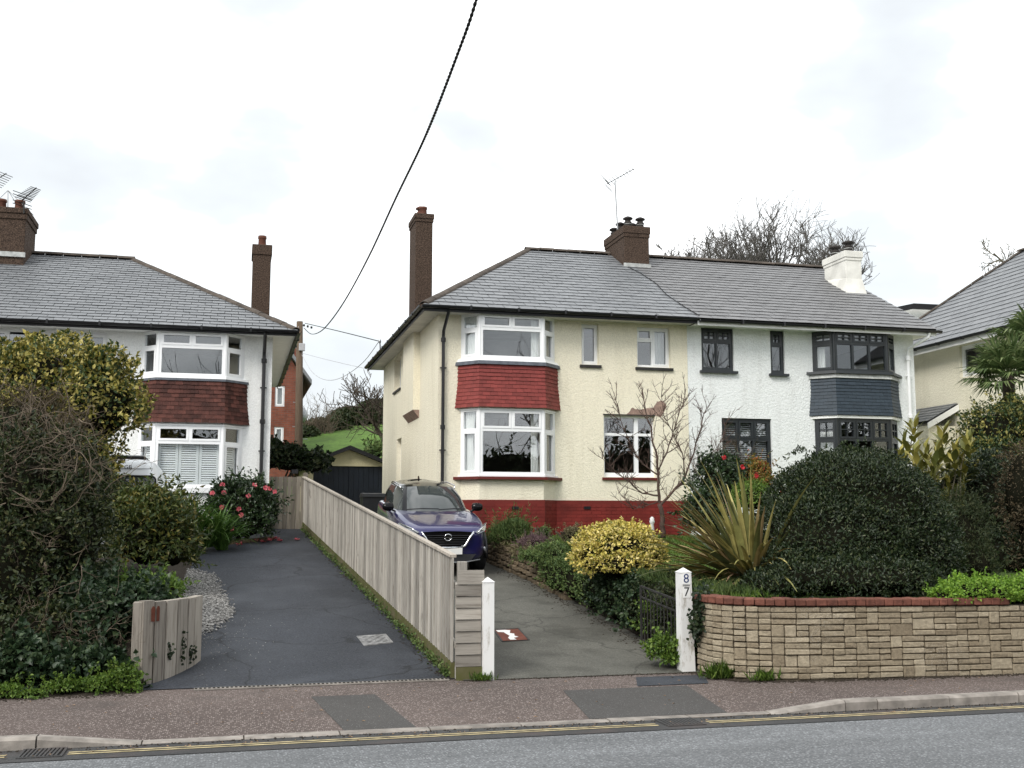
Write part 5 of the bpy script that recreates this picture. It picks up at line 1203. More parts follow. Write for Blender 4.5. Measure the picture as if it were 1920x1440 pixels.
# ---- white van behind the shrubs
VY = 19.9; VX = atY(303, 915, VY).x; vz = gnd_left(VY) - .02
van = bpy.data.objects.new('camper_van', None); COL.objects.link(van); van.location = (VX - .86, VY, vz); van.rotation_euler = (0, 0, math.radians(1))
tag(van, 'white van parked behind the shrubs with dark rimmed rear window', 'van'); vh = atY(280, 860, VY).z - vz
SV = [(.30, .83, 0.0), (.55, .86, -.03), (1.05, .855, -.02), (1.45, .82, .03), (vh - .14, .755, .10), (vh - .05, .72, .16), (vh, .60, .30)]
mb = MB(); NV = 40
for z, hw, f in SV:
    for k in range(NV):
        t = 2 * math.pi * k / NV; c, s = math.cos(t), math.sin(t); ex = .22; mb.v.append((hw * math.copysign(abs(s) ** ex, s), (f + 4.0) / 2 - (4.0 - f) / 2 * math.copysign(abs(c) ** ex, c), z))
for i in range(len(SV) - 1):
    for k in range(NV): k2 = (k + 1) % NV; mb.f.append((i * NV + k, i * NV + k2, (i + 1) * NV + k2, (i + 1) * NV + k)); mb.m.append(0)
mb.f.append(tuple(range((len(SV) - 1) * NV, len(SV) * NV))); mb.m.append(0); mb.f.append(tuple(range(NV))[::-1]); mb.m.append(0); mb.build('body', M['van_white'], van, True)
def vy(z): return interp(z, [(a[0], a[2]) for a in SV])
wz0, wz1 = atY(260, 950, VY).z - vz, atY(260, 892, VY).z - vz
def rrect(x0, x1, z0, z1, r, n=5):
    o = []
    for cx, cz, a0 in ((x1 - r, z0 + r, -90), (x1 - r, z1 - r, 0), (x0 + r, z1 - r, 90), (x0 + r, z0 + r, 180)):
        for k in range(n + 1): a = math.radians(a0 + 90 * k / n); o.append((cx + r * math.cos(a), cz + r * math.sin(a)))
    return o
for x0, x1 in ((.10, .80 - .04), (-.76, -.10)):
    o = rrect(x0, x1, wz0, wz1, .09); MB().prism([(x, vy(z) - .012, z) for x, z in o], (0, .03, 0)).build('window_glass', M['car_glass'], van)
    MB().tube([(x, vy(z) - .014, z) for x, z in o + o[:1]], .014, 6, False).build('window_seal', M['black_plastic'], van)
MB().box(-.006, vy(.9) - .016, .5, .006, vy(.9) + .10, 1.2).build('door_seam', M['black_plastic'], van)
MB().tube([(.70, vy(vh - .17) - .004, vh - .17), (0, vy(vh - .17) - .012, vh - .17), (-.70, vy(vh - .17) - .004, vh - .17)], .006, 5).build('roof_seam', M['metal_grey'], van)
MB().box(-.5, .45, vh - .01, .56, 1.6, vh + .05).build('roof_panel', M['black_plastic'], van); MB().cbox(-.45, .5, vh + .052, .52, 1.5, vh + .085, .01).build('roof_vent', M['metal_grey'], van)
p = atY(240, 876, VY + .05); place_text('country_letters', 'GB', .10, M['number_black'], (p.x - (VX - .86), vy(p.z - vz) - .02, p.z - vz), (1, 0, 0), (0, .02, 1), van, .004)
for s in (-1, 1):
    for yw in (.9, 3.4): MB().lathe([(.2, -.1), (.3, -.1), (.32, -.07), (.32, .07), (.3, .1), (.2, .1)], 20, (s * .74, yw, .32), ((0, 1, 0), (0, 0, 1), (1, 0, 0))).build('wheel', M['tyre'], van, True)
# ---- wheeled bin by the house wall
bn = thing('wheeled_bin', 'black wheeled refuse bin behind the blue car', 'bin', (3.55, 27.2, .9)); b0 = atY(700, 905, 27.2); zt = atY(700, 926, 27.2).z
bx = b0.x; MB().hexa([(bx - .22, 27.0, .92), (bx + .22, 27.0, .92), (bx + .22, 27.5, .92), (bx - .22, 27.5, .92), (bx - .28, 26.92, zt - .08), (bx + .28, 26.92, zt - .08), (bx + .28, 27.6, zt - .08), (bx - .28, 27.6, zt - .08)]).build('tub', M['bin_black'], bn)
MB().hexa([(bx - .30, 26.88, zt - .079), (bx + .30, 26.88, zt - .079), (bx + .30, 27.64, zt - .079), (bx - .30, 27.64, zt - .079), (bx - .27, 26.95, zt), (bx + .27, 26.95, zt), (bx + .27, 27.6, zt + .03), (bx - .27, 27.6, zt + .03)]).build('lid', M['bin_black'], bn)
MB().tube([(bx - .25, 27.66, zt), (bx + .25, 27.66, zt)], .02, 6).build('handle', M['bin_black'], bn)
# ---------------------------------------------------------------- plants
def unit(a): return a / np.maximum(np.linalg.norm(a, axis=1, keepdims=True), 1e-9)
def leaf_object(name, pts, dirs, nrm, L, W, mat, parent, fold=.22, curl=0.0):
    """many small folded leaves in one mesh: 4 points, 2 triangles each"""
    n = len(pts); L = np.broadcast_to(np.asarray(L, float), (n,))[:, None]; W = np.broadcast_to(np.asarray(W, float), (n,))[:, None]
    d = unit(dirs); nn = nrm - d * (nrm * d).sum(1, keepdims=True); nn = unit(nn); s = np.cross(d, nn)
    base = pts; tip = pts + d * L - nn * L * curl; mid = pts + d * L * .5
    lf = mid + s * W * .5 + nn * W * fold; rt = mid - s * W * .5 + nn * W * fold
    V = np.stack([base, rt, tip, lf], 1).reshape(-1, 3)
    me = bpy.data.meshes.new(name); me.vertices.add(n * 4); me.vertices.foreach_set('co', V.astype(np.float32).ravel())
    idx = (np.arange(n)[:, None] * 4 + np.array([0, 1, 2, 0, 2, 3])[None]).ravel().astype(np.int32)
    me.loops.add(n * 6); me.loops.foreach_set('vertex_index', idx)
    me.polygons.add(n * 2); me.polygons.foreach_set('loop_start', np.arange(0, n * 6, 3, dtype=np.int32)); me.polygons.foreach_set('loop_total', np.full(n * 2, 3, np.int32))
    me.materials.append(mat); me.update(calc_edges=True); me.validate()
    return link(name, me, parent)
def vnoise(p, f, seed):                       # cheap smooth pseudo noise for lumps
    r = np.random.default_rng(seed); o = np.zeros(len(p))
    for k in range(5):
        w = r.normal(size=3) * f * (1 + .5 * k); o += np.sin(p @ w + r.uniform(0, 6.28)) / (1 + .4 * k)
    return o / 2.2
def bush_points(lobes, n, depth=.22, lump=.10, lf=3.0, seed=1, zmin=None, top=None):
    r = np.random.default_rng(seed); C = np.array([l[0] for l in lobes], float); R = np.array([l[1] for l in lobes], float)
    area = (R[:, 0] * R[:, 1] * R[:, 2]) ** (2 / 3); cnt = np.ceil(n * 1.5 * area / area.sum()).astype(int); P = []; N = []
    for c, rr, m in zip(C, R, cnt):
        u = unit(r.normal(size=(m, 3))); u[:, 2] = np.where(u[:, 2] < -.55, -u[:, 2], u[:, 2])
        k = 1 + lump * vnoise(c + u * rr, lf, seed) + r.normal(size=m) * .02
        dpt = np.minimum(r.exponential(depth * .45, m), .75); p = c + u * rr * (k - dpt)[:, None]
        P.append(p); N.append(unit(u / rr))
    P = np.concatenate(P); N = np.concatenate(N); keep = np.ones(len(P), bool)
    for c, rr in zip(C, R): keep &= (((P - c) / rr) ** 2).sum(1) > (1 - depth * 2.2) ** 2 * .8
    if zmin is not None: keep &= P[:, 2] > (zmin(P) if callable(zmin) else zmin)
    P, N = P[keep], N[keep]; q = r.permutation(len(P))[:n]; return P[q], N[q], r
def core_object(lobes, k, parent, name='twig_shade_core', seed=3, mat='bush_core', zmin=None):  # solid lump for the inner twigs, with their shade put into its colour
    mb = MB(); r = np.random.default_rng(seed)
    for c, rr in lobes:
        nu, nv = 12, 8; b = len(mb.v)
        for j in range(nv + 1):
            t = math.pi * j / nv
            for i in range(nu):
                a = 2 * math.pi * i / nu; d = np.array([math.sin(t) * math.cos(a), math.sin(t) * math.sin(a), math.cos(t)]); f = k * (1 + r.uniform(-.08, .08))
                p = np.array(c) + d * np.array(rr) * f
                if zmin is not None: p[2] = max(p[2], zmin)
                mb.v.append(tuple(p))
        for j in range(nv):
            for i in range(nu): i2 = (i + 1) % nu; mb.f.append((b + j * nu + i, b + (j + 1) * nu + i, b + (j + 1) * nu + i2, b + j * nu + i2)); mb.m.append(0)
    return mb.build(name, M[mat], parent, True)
def px_lobe(px, py, Y, rx, ry, rd=None):      # ellipsoid from a pixel outline at depth Y
    c = atY(px, py, Y); k = Y / (ray(px, py)[1] * F_PX); return ((c.x, c.y, c.z), (rx * k, rd if rd else rx * k, ry * k))
def sprigs(lobes, n, L, seed, per=9, zmin=None):
    P, N, r = bush_points(lobes, n, .02, .12, 3.0, seed + 500, zmin); m = len(P); d = unit(N + r.normal(size=(m, 3)) * .35 + np.array([0, 0, .35])); ln = L * r.uniform(.3, 1.2, m)
    f = np.linspace(.15, 1, per); Q = (P[:, None] + d[:, None] * (ln[:, None] * f[None])[..., None]).reshape(-1, 3); D = np.repeat(d, per, 0); return Q, D
def bush(name, label, lobes, n, leaf, mat, core=.72, depth=.22, lump=.12, lf=3.0, seed=1, cat='shrub', up=.35, rnd=.7, zmin=None, group=None, out=.5, stems=True, curl=.15, sprig=None):
    zb = min(c[2] - r[2] for c, r in lobes) if zmin is None or callable(zmin) else zmin
    cx = sum(c[0] for c, r in lobes) / len(lobes); cy = sum(c[1] for c, r in lobes) / len(lobes)
    t = thing(name, label, cat, (cx, cy, zb), group)
    P, N, r = bush_points(lobes, n, depth, lump, lf, seed, zmin); m = len(P)
    d = unit(N * out + r.normal(size=(m, 3)) * rnd + np.array([0, 0, up])); nn = unit(N + np.array([0, 0, .5]) + r.normal(size=(m, 3)) * .6)
    if sprig is None: sprig = (max(20, n // 45), leaf[0] * 3.2)
    if sprig[0]:
        Q, D = sprigs(lobes, sprig[0], sprig[1], seed, zmin=zmin); k = len(Q); P = np.concatenate([P, Q]); d = np.concatenate([d, unit(D * .7 + r.normal(size=(k, 3)) * .7)]); nn = np.concatenate([nn, unit(r.normal(size=(k, 3)) + np.array([0, -.3, .9]))]); m = len(P)
    L = leaf[0] * r.uniform(.5, 1.35, m); leaf_object('foliage', P, d, nn, L, L * leaf[1], M[mat], t, curl=curl)
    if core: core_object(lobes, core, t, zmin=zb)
    if stems:
        mb = MB(); rr = random.Random(seed)
        for k in range(5): mb.tube([(cx + rr.uniform(-.12, .12), cy + rr.uniform(-.12, .12), zb - .1), (cx + rr.uniform(-.3, .3), cy + rr.uniform(-.3, .3), zb + .25)], [.03, .018], 5)
        mb.build('stems', M['bark'], t)
    return t
def flower(parent, c, rad, mat, facing=(0, -1, .3), n=16, seed=0):
    r = np.random.default_rng(seed); f = unit(np.array([facing], float))[0]; a = r.normal(size=(n, 3)); a = unit(a - np.outer(a @ f, f) * .8 + f * .35)
    P = np.array(c) + a * rad * .12; return leaf_object('flower', P, a, np.tile(f, (n, 1)) + r.normal(size=(n, 3)) * .25, rad, rad * .8, M[mat], parent, .1)
def straps(name, parent, base, n, Lr, w, mat, spread=(.25, 1.1), droop=.5, seed=0, brad=.12, segs=6, one=True, az=None):
    """long arching strap leaves; one mesh or one object each"""
    rr = random.Random(seed); tot = MB()
    for i in range(n):
        a = rr.uniform(0, 2 * math.pi) if az is None else rr.gauss(*az); tl = rr.uniform(*spread); L = rr.uniform(*Lr); p = Vector(base) + Vector((math.cos(a), math.sin(a), 0)) * rr.uniform(0, brad)
        mb = tot if one else MB(); b = len(mb.v); th = tl; dr = droop * rr.uniform(.3, 1.2); tw = rr.uniform(-.5, .5)
        side = Vector((-math.sin(a + tw), math.cos(a + tw), 0)); wl = w * rr.uniform(.75, 1.2)
        for k in range(segs + 1):
            f = k / segs; ww = wl * (.6 + .4 * min(1, f * 4)) * (1 - max(0, f - .45) / .55 * .93) * .5
            dn = Vector((math.cos(a) * math.cos(th), math.sin(a) * math.cos(th), -math.sin(th))) 
            mb.v += [tuple(p - side * ww), tuple(p + Vector((0, 0, -ww * .45))), tuple(p + side * ww)]
            dirv = Vector((math.cos(a) * math.sin(th), math.sin(a) * math.sin(th), math.cos(th))); p = p + dirv * (L / segs); th += dr / segs * (1 + 1.2 * f)
        for k in range(segs):
            q = b + k * 3; mb.f += [(q, q + 1, q + 4, q + 3), (q + 1, q + 2, q + 5, q + 4)]; mb.m += [0, 0]
        if not one: mb.build(name, M[mat] if isinstance(mat, str) else M[rr.choice(mat)], parent)
    if one: return tot.build(name, M[mat], parent)
def carpet(name, label, poly_fn, n, leaf, mat, seed, hz=.08, cat='plant', kind=None, up=.8):
    r = np.random.default_rng(seed); P = np.array([poly_fn(r) for _ in range(n)]); h = hz * (.5 + .5 * vnoise(P, 5, seed)).clip(.05, 1.2); P[:, 2] += h * r.uniform(.2, 1, n)
    d = unit(r.normal(size=(n, 3)) * .8 + np.array([0, 0, up])); nn = unit(r.normal(size=(n, 3)) * .5 + np.array([0, -.3, 1])); L = leaf[0] * r.uniform(.6, 1.3, n)
    o = leaf_object(name, P, d, nn, L, L * leaf[1], M[mat], None); return tag(o, label, cat, kind=kind)
# ---- left side
bush('variegated_shrub', 'tall yellow variegated shrub in front of the white house bay', [px_lobe(110, 735, 18.6, 120, 98, .9), px_lobe(186, 758, 18.2, 84, 92, .8), px_lobe(150, 840, 18.2, 74, 70, .7), px_lobe(50, 830, 18.4, 110, 110, .9), px_lobe(165, 900, 18.0, 52, 50, .5), px_lobe(20, 720, 19.2, 90, 70, .8)], 22000, (.075, .6), 'leaf_varieg', .68, .28, .26, 4.5, 11, sprig=(480, .13))
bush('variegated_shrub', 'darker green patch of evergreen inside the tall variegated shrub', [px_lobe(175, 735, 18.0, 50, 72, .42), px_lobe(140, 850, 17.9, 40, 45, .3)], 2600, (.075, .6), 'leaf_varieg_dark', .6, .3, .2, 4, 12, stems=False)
bush('hedge_shrub', 'large dark evergreen hedge shrub at the roadside with bare twigs', [px_lobe(60, 930, 14.0, 118, 120, .8), px_lobe(120, 1020, 13.9, 85, 130, .75), px_lobe(30, 1080, 13.6, 130, 120, .7), px_lobe(-90, 980, 14.2, 140, 200, .9), px_lobe(165, 960, 14.4, 38, 90, .5), px_lobe(60, 1190, 13.0, 150, 55, .5), px_lobe(180, 1200, 12.9, 60, 45, .35)], 30000, (.060, .48), 'leaf_front', .70, .30, .26, 4.5, 13, zmin=.25)
def twig_mass(name, parent, n, pf, L, rad, mat, seed, bend=.5, kids=3, up=.2, dirf=None):
    rr = random.Random(seed); mb = MB()
    def one(p, d, L, r, lv):
        pts = [p]; q = p.copy(); dd = d.copy(); sg = 5
        for k in range(sg): dd = (dd + Vector((rr.gauss(0, bend), rr.gauss(0, bend), rr.gauss(0, bend) + up * .1)) * .5).normalized(); q = q + dd * L / sg; pts.append(q.copy())
        mb.tube(pts, [r * (1 - .8 * k / sg) for k in range(sg + 1)], 4, False)
        if lv < 2:
            for k in range(kids): i = rr.randint(1, sg); one(pts[i], (dd + Vector((rr.gauss(0, .8), rr.gauss(0, .8), rr.gauss(0, .8)))).normalized(), L * rr.uniform(.4, .7), r * .55, lv + 1)
    for _ in range(n):
        p, d = pf(rr); one(Vector(p), Vector(d).normalized(), L * rr.uniform(.6, 1.3), rad, 0)
    return mb.build(name, M[mat], parent)
hb = [o for o in bpy.data.objects if o.get('label', '').startswith('large dark evergreen hedge')][0]
twig_mass('twigs', hb, 75, lambda rr: (atY(rr.uniform(-30, 170), rr.uniform(770, 900), rr.uniform(13.1, 14.6)), (rr.gauss(.2, .7), rr.gauss(-.3, .5), rr.gauss(.2, .5))), .55, .007, 'twig', 5)
twig_mass('twigs', hb, 22, lambda rr: (atY(rr.uniform(-30, 200), rr.uniform(880, 1100), rr.uniform(12.9, 13.3)), (rr.gauss(.2, .7), rr.gauss(-.3, .3), rr.gauss(.0, .6))), .45, .006, 'twig', 6)
twig_mass('twigs', hb, 34, lambda rr: (atY(rr.uniform(-20, 230), rr.uniform(1180, 1260), rr.uniform(12.3, 12.9)), (rr.gauss(.2, .6), rr.gauss(-.3, .3), rr.gauss(.4, .5))), .5, .006, 'twig', 7)
bush('brown_shrub', 'dense twiggy brown shrub on top of the roadside hedge', [px_lobe(40, 790, 14.6, 95, 55, .5), px_lobe(120, 825, 14.4, 55, 42, .45)], 4200, (.055, .22), 'leaf_brown', .55, .6, .3, 5, 14)
bush('laurel_shrub', 'glossy olive green laurel shrub beside the white gravel', [px_lobe(275, 1010, 17.2, 80, 78, .75), px_lobe(325, 1015, 17.0, 44, 72, .45), px_lobe(235, 975, 17.4, 45, 55, .5), px_lobe(300, 955, 17.6, 55, 38, .5)], 9000, (.085, .42), 'leaf_laurel', .60, .36, .28, 5, 15, zmin=lambda P: .113 * (P[:, 1] - 11.9))
ag = thing('strap_leaf_clump', 'bright green clump of strap leaves beside the pink camellia', 'plant', (-.4, 21.8, 1.1))
for i, (px, py) in enumerate(((362, 990), (388, 1000), (405, 985), (372, 970), (345, 960), (415, 1005))):
    c = atY(px, py + 26, 21.6 + .1 * (i % 3)); straps('leaves', ag, c, 80, (.55, .95), .042, 'leaf_strap', (.05, .8), 1.5, 20 + i, .12)
cm = bush('camellia', 'dark glossy camellia bush dotted with pink flowers', [px_lobe(455, 950, 23.2, 62, 46, .6), px_lobe(425, 945, 23.2, 34, 40, .4), px_lobe(490, 955, 23.2, 30, 48, .4), px_lobe(455, 985, 23.0, 56, 30, .5)], 6500, (.085, .5), 'leaf_camellia', .7, .25, .15, 4, 16)
for i, (px, py) in enumerate(((417, 909), (420, 924), (416, 952), (448, 955), (452, 966), (478, 909), (498, 915), (507, 916), (398, 925), (436, 992), (515, 922), (466, 930))): flower(cm, atY(px, py, 22.62), .052, 'petal_pink', seed=i)
fp_ = thing('fallen_petals', 'scatter of fallen pink petals on the tarmac below the camellia', 'petals', tuple(onleft(500, 1015)))
for i, (px, py) in enumerate(((449, 1023), (494, 1018), (505, 1016), (514, 1013), (519, 1012), (524, 1016), (480, 1016), (556, 1014))): p = onleft(px, py); flower(fp_, p + Vector((0, 0, .02)), .07, 'petal_pink', (0, 0, 1), 12, i + 50)
# camellia bed edging
e0, e1 = onleft(420, 1022), onleft(512, 1012); MBe = thing('bed_edging', 'low brick edging at the foot of the camellia', 'edging', tuple(e0))
for k in range(6): a, b = e0.lerp(e1, k / 6), e0.lerp(e1, (k + .94) / 6); MB().bar(a + UP * .03, b + UP * .03, .10, .08).build('brick', M['dry_stone'], MBe)
bush('ivy_mound', 'mound of blue green ivy spilling behind the upright sleepers', [px_lobe(235, 1135, 13.2, 85, 42, .55), px_lobe(200, 1170, 12.9, 55, 50, .4), px_lobe(170, 1120, 13.5, 60, 40, .5)], 6000, (.060, .8), 'leaf_ivy', .72, .2, .2, 5, 17)
bush('weed_patch', 'fresh green weeds on top of the bank by the gravel', [px_lobe(270, 1095, 13.9, 65, 16, .5), px_lobe(320, 1105, 13.5, 25, 12, .3)], 2200, (.05, .5), 'leaf_fresh', .6, .4, .2, 6, 18, cat='plant', stems=False)
bush('ivy_patch', 'low dark ivy creeping along the roadside verge', [px_lobe(-20, 1262, 12.1, 60, 30, .3), px_lobe(50, 1240, 12.25, 50, 34, .3), px_lobe(110, 1262, 12.1, 40, 26, .25), px_lobe(170, 1240, 12.3, 45, 22, .3), px_lobe(225, 1258, 12.2, 30, 22, .2)], 4600, (.07, .8), 'leaf_ivy', .6, .3, .2, 5, 19, cat='plant', stems=False, zmin=.0)
bush('verge_weeds', 'bright green weeds spreading from the verge over the pavement edge', [px_lobe(228, 1272, 11.98, 34, 24, .2), px_lobe(185, 1284, 11.9, 36, 16, .16), px_lobe(120, 1288, 11.85, 40, 12, .14), px_lobe(60, 1302, 11.7, 30, 8, .10), px_lobe(15, 1298, 11.75, 40, 13, .14), px_lobe(250, 1293, 11.85, 14, 8, .1)], 4200, (.036, .6), 'leaf_fresh', .6, .3, .25, 6, 20, cat='plant', stems=False, zmin=.0)
iv = thing('ivy_sprigs', 'small ivy sprigs climbing the front of the upright sleepers', 'plant', (-.6, 12.2, .2)); r_ = np.random.default_rng(5); P_ = []
for px, py, h in ((308, 1222, 18), (329, 1215, 30), (348, 1228, 18)):
    for _ in range(40): f = (px - 262) / 115 * 6; k = min(5, int(f)); q = bp[k].lerp(bp[k + 1], f - k); z = atY(px, py + r_.uniform(-h, h), q.y).z; P_.append((q.x + r_.normal() * .025, q.y - .02, z))
P_ = np.array(P_); leaf_object('foliage', P_, r_.normal(size=P_.shape), np.tile([0, -1, .3], (len(P_), 1)) + r_.normal(size=P_.shape) * .3, .04, .036, M['leaf_dark'], iv)
# gravel
gp_ = [onleft(*p) for p in ((318, 1075), (352, 1070), (398, 1082), (408, 1105), (420, 1130), (440, 1150), (415, 1170), (385, 1188), (372, 1195), (340, 1150), (330, 1110))]
pg = [(p.x, p.y) for p in gp_]
def inpoly(x, y):
    c = False
    for i in range(len(pg)):
        (x0, y0), (x1, y1) = pg[i], pg[i - 1]
        if (y0 > y) != (y1 > y) and x < (x1 - x0) * (y - y0) / (y1 - y0) + x0: c = not c
    return c
gv = MB(); rr = random.Random(3); xs_, ys_ = [p[0] for p in pg], [p[1] for p in pg]; n = 0
def pebble(x, y, z, s):
    b = len(gv.v); 
    for d in ((1, 0, 0), (0, 1, 0), (-1, 0, 0), (0, -1, 0), (0, 0, 1), (0, 0, -1)): k = s * rr.uniform(.6, 1.2); gv.v.append((x + d[0] * k, y + d[1] * k, z + d[2] * k * .7))
    for f in ((0, 1, 4), (1, 2, 4), (2, 3, 4), (3, 0, 4), (1, 0, 5), (2, 1, 5), (3, 2, 5), (0, 3, 5)): gv.f.append(tuple(b + i for i in f)); gv.m.append(0)
while n < 7000:
    x, y = rr.uniform(min(xs_) - .3, max(xs_)), rr.uniform(min(ys_), max(ys_))
    if inpoly(x + rr.gauss(0, .06), y + rr.gauss(0, .1)): pebble(x, y, gnd_left(y) + .012 + rr.uniform(0, .03), rr.uniform(.010, .024)); n += 1
for _ in range(320): y = rr.gauss(14.2, .9); x = -.3 + abs(rr.gauss(0, .4)); pebble(x, y, gnd_left(y) + .006, rr.uniform(.003, .009))
tag(gv.build('gravel', M['gravel']), 'patch of pale white gravel at the edge of the tarmac drive', 'gravel', kind='stuff')
# ---- right side: bank beside the concrete drive
def bank(name, label, Y0, Y1, n, leaf, mat, seed, h=(.1, .4), rad=.22, cat='plant', xo=.0, core=.7, **kw):
    rr = random.Random(seed); lob = []; k = max(2, int((Y1 - Y0) / .35))
    for i in range(k):
        Y = Y0 + (Y1 - Y0) * (i + .5) / k; x = garden_edge(Y) + xo + rr.uniform(-.05, .08); zt = gnd_garden(Y) + rr.uniform(-.02, h[0]); zb = gnd_right(Y) if h[1] > .3 else zt - h[1]
        lob.append(((x + .08, Y, (zt + zb) / 2), (rad * rr.uniform(.8, 1.2), .30, max(.08, (zt - zb) / 2 * 1.08))))
    return bush(name, label, lob, n, leaf, mat, core, .3, .2, 5, seed, cat=cat, stems=False, **kw)
bank('ivy_bank', 'dark ivy covering the bank below the golden bush', 13.6, 15.6, 5200, (.055, .8), 'leaf_ivy', 31, (.02, .5))
bank('green_bank', 'mid green cushion plants on the drive edge beyond the ivy', 15.4, 17.9, 5200, (.045, .5), 'leaf_mid', 32, (.10, .5))
bank('fern_bank', 'mixed green and brown growth on the bank behind the iron gate', 12.2, 13.8, 4200, (.05, .5), 'leaf_hedge', 33, (.03, .5), xo=.04)
bank('weed_edge', 'fresh weeds along the drive edge at the foot of the gate', 12.0, 13.4, 2600, (.035, .6), 'leaf_fresh', 34, (-.35, .5), .16, xo=-.06, core=.6)
bush('weed_clump', 'bright leafy weed clump growing through the open iron gate', [px_lobe(1245, 1222, 12.05, 28, 24, .16), px_lobe(1262, 1235, 11.98, 18, 16, .12)], 1500, (.045, .6), 'leaf_fresh', .5, .4, .2, 8, 35, cat='plant', stems=False, zmin=.0)
bank('moss_edge', 'straggly grass and moss on top of the dry stone wall', 17.6, 20.6, 2600, (.07, .22), 'leaf_dry', 36, (.10, .16), .2, xo=.10, core=.5)
bush('lavender', 'straggly grey green lavender by the red plinth', [px_lobe(965, 1003, 20.4, 34, 24, .4), px_lobe(935, 1010, 20.6, 22, 18, .3)], 2600, (.11, .12), 'leaf_mid', .5, .5, .2, 5, 37, up=1.2, cat='plant', stems=False)
bush('heather', 'low purple heather mound between the green cushions', [px_lobe(1005, 1022, 19.2, 36, 16, .4)], 2600, (.04, .3), 'leaf_heather', .6, .4, .2, 6, 38, up=.9, cat='plant', stems=False)
bush('box_shrub', 'small clipped shrub against the red plinth beside the lavender', [px_lobe(1020, 1000, 21.3, 14, 13, .16)], 900, (.03, .5), 'leaf_mid', .7, .25, .15, 6, 39)
bush('sage_shrub', 'small round grey leaved shrub near the plinth behind the golden bush', [px_lobe(1074, 1004, 20.6, 22, 17, .25)], 1300, (.04, .4), 'leaf_dry', .6, .3, .15, 6, 40)
bush('cushion_plant', 'soft green cushion plant in front of the heather', [px_lobe(1050, 1040, 17.6, 48, 20, .45), px_lobe(1000, 1045, 18.2, 30, 12, .3)], 3000, (.05, .4), 'leaf_mid', .6, .3, .2, 6, 41, cat='plant', stems=False)
bush('golden_bush', 'round golden yellow evergreen bush on the front lawn', [px_lobe(1158, 1034, 14.7, 80, 48, .55), px_lobe(1106, 1042, 14.6, 28, 32, .34), px_lobe(1213, 1040, 14.6, 30, 34, .34), px_lobe(1160, 1012, 14.8, 58, 34, .42), px_lobe(1160, 1060, 14.4, 70, 24, .4)], 12000, (.042, .65), 'leaf_gold', .80, .24, .16, 7, 42, sprig=(300, .08))
def grass(name, label, xf, n, seed, h=.14, mat='leaf_mid', cat='grass'):
    r = np.random.default_rng(seed); P = np.array([xf(r) for _ in range(n)]); d = unit(r.normal(size=(n, 3)) * .35 + np.array([0, 0, 1.0])); nn = unit(r.normal(size=(n, 3)) + np.array([0, -1, 0])); L = h * r.uniform(.4, 1.2, n)
    o = leaf_object(name, P, d, nn, L, .012, M[mat], None, .1, .25); return tag(o, label, cat, kind='stuff')
def lawn_pt(r): y = r.uniform(11.6, 22.5) ; x = garden_edge(y) + .15 + r.uniform(0, 1) ** 1.5 * 5; return (x, y, gnd_garden(y))
grass('lawn_grass', 'rough lawn grass in the raised front garden', lawn_pt, 26000, 51, .09, 'leaf_fresh')
def bank_pt(r): y = r.uniform(11.7, 14.2); x = garden_edge(y) + .05 + abs(r.normal()) * .5; return (x, y, gnd_garden(y))
grass('long_grass', 'long grass falling over the bank near the gate', bank_pt, 2600, 52, .16, 'leaf_mid')
def tuft(label, px, py, seed, n=260, h=.2, s=.12):
    d = ray(px, py); k = (-EYE) / d[2]; x, y = d[0] * k, d[1] * k; r = np.random.default_rng(seed)
    P = np.stack([x + r.normal(size=n) * s, y + r.normal(size=n) * .03, np.zeros(n)], 1); dd = unit(np.stack([r.normal(size=n) * .5, r.normal(size=n) * .3 - .1, np.ones(n)], 1)); L = h * r.uniform(.4, 1.1, n)
    tag(leaf_object('grass_tuft', P, dd, unit(r.normal(size=(n, 3)) + np.array([0, -1, 0])), L, .009, M['leaf_fresh'], None, .1, .3), label, 'grass')
tuft('grass tuft at the foot of the wall nearest the numbered post', 1362, 1272, 1); tuft('grass tuft at the foot of the wall below the dark domed bush', 1435, 1276, 2, 160, .15, .08); tuft('small weed tuft at the foot of the wall below the coping end', 1695, 1268, 3, 90, .12, .06); tuft('sparse tuft at the foot of the white post without numbers', 905, 1276, 4, 120, .10, .06); tuft('weed tuft at the foot of the fence by the tarmac drive', 800, 1225, 6, 200, .12, .05); tuft('thin tuft at the foot of the wall under the bright ground cover', 1860, 1262, 5, 90, .14, .07)
mf = thing('moss_strip', 'green moss and weeds along the foot of the long fence', 'moss', (FX(15) - .06, 15, .35)); r_ = np.random.default_rng(9); yy_ = 11.95 + 13 * r_.uniform(0, 1, 1500) ** 1.4; P_ = np.stack([2.4 - .0606 * (yy_ - 11.8) - .035 - np.abs(r_.normal(size=1500)) * .03, yy_, .113 * (yy_ - 11.9) + np.abs(r_.normal(size=1500)) * .05], 1)
leaf_object('foliage', P_, r_.normal(size=P_.shape) + np.array([-.4, 0, .8]), r_.normal(size=P_.shape) + np.array([-.5, -.3, .5]), .04, .025, M['leaf_mid'], mf)
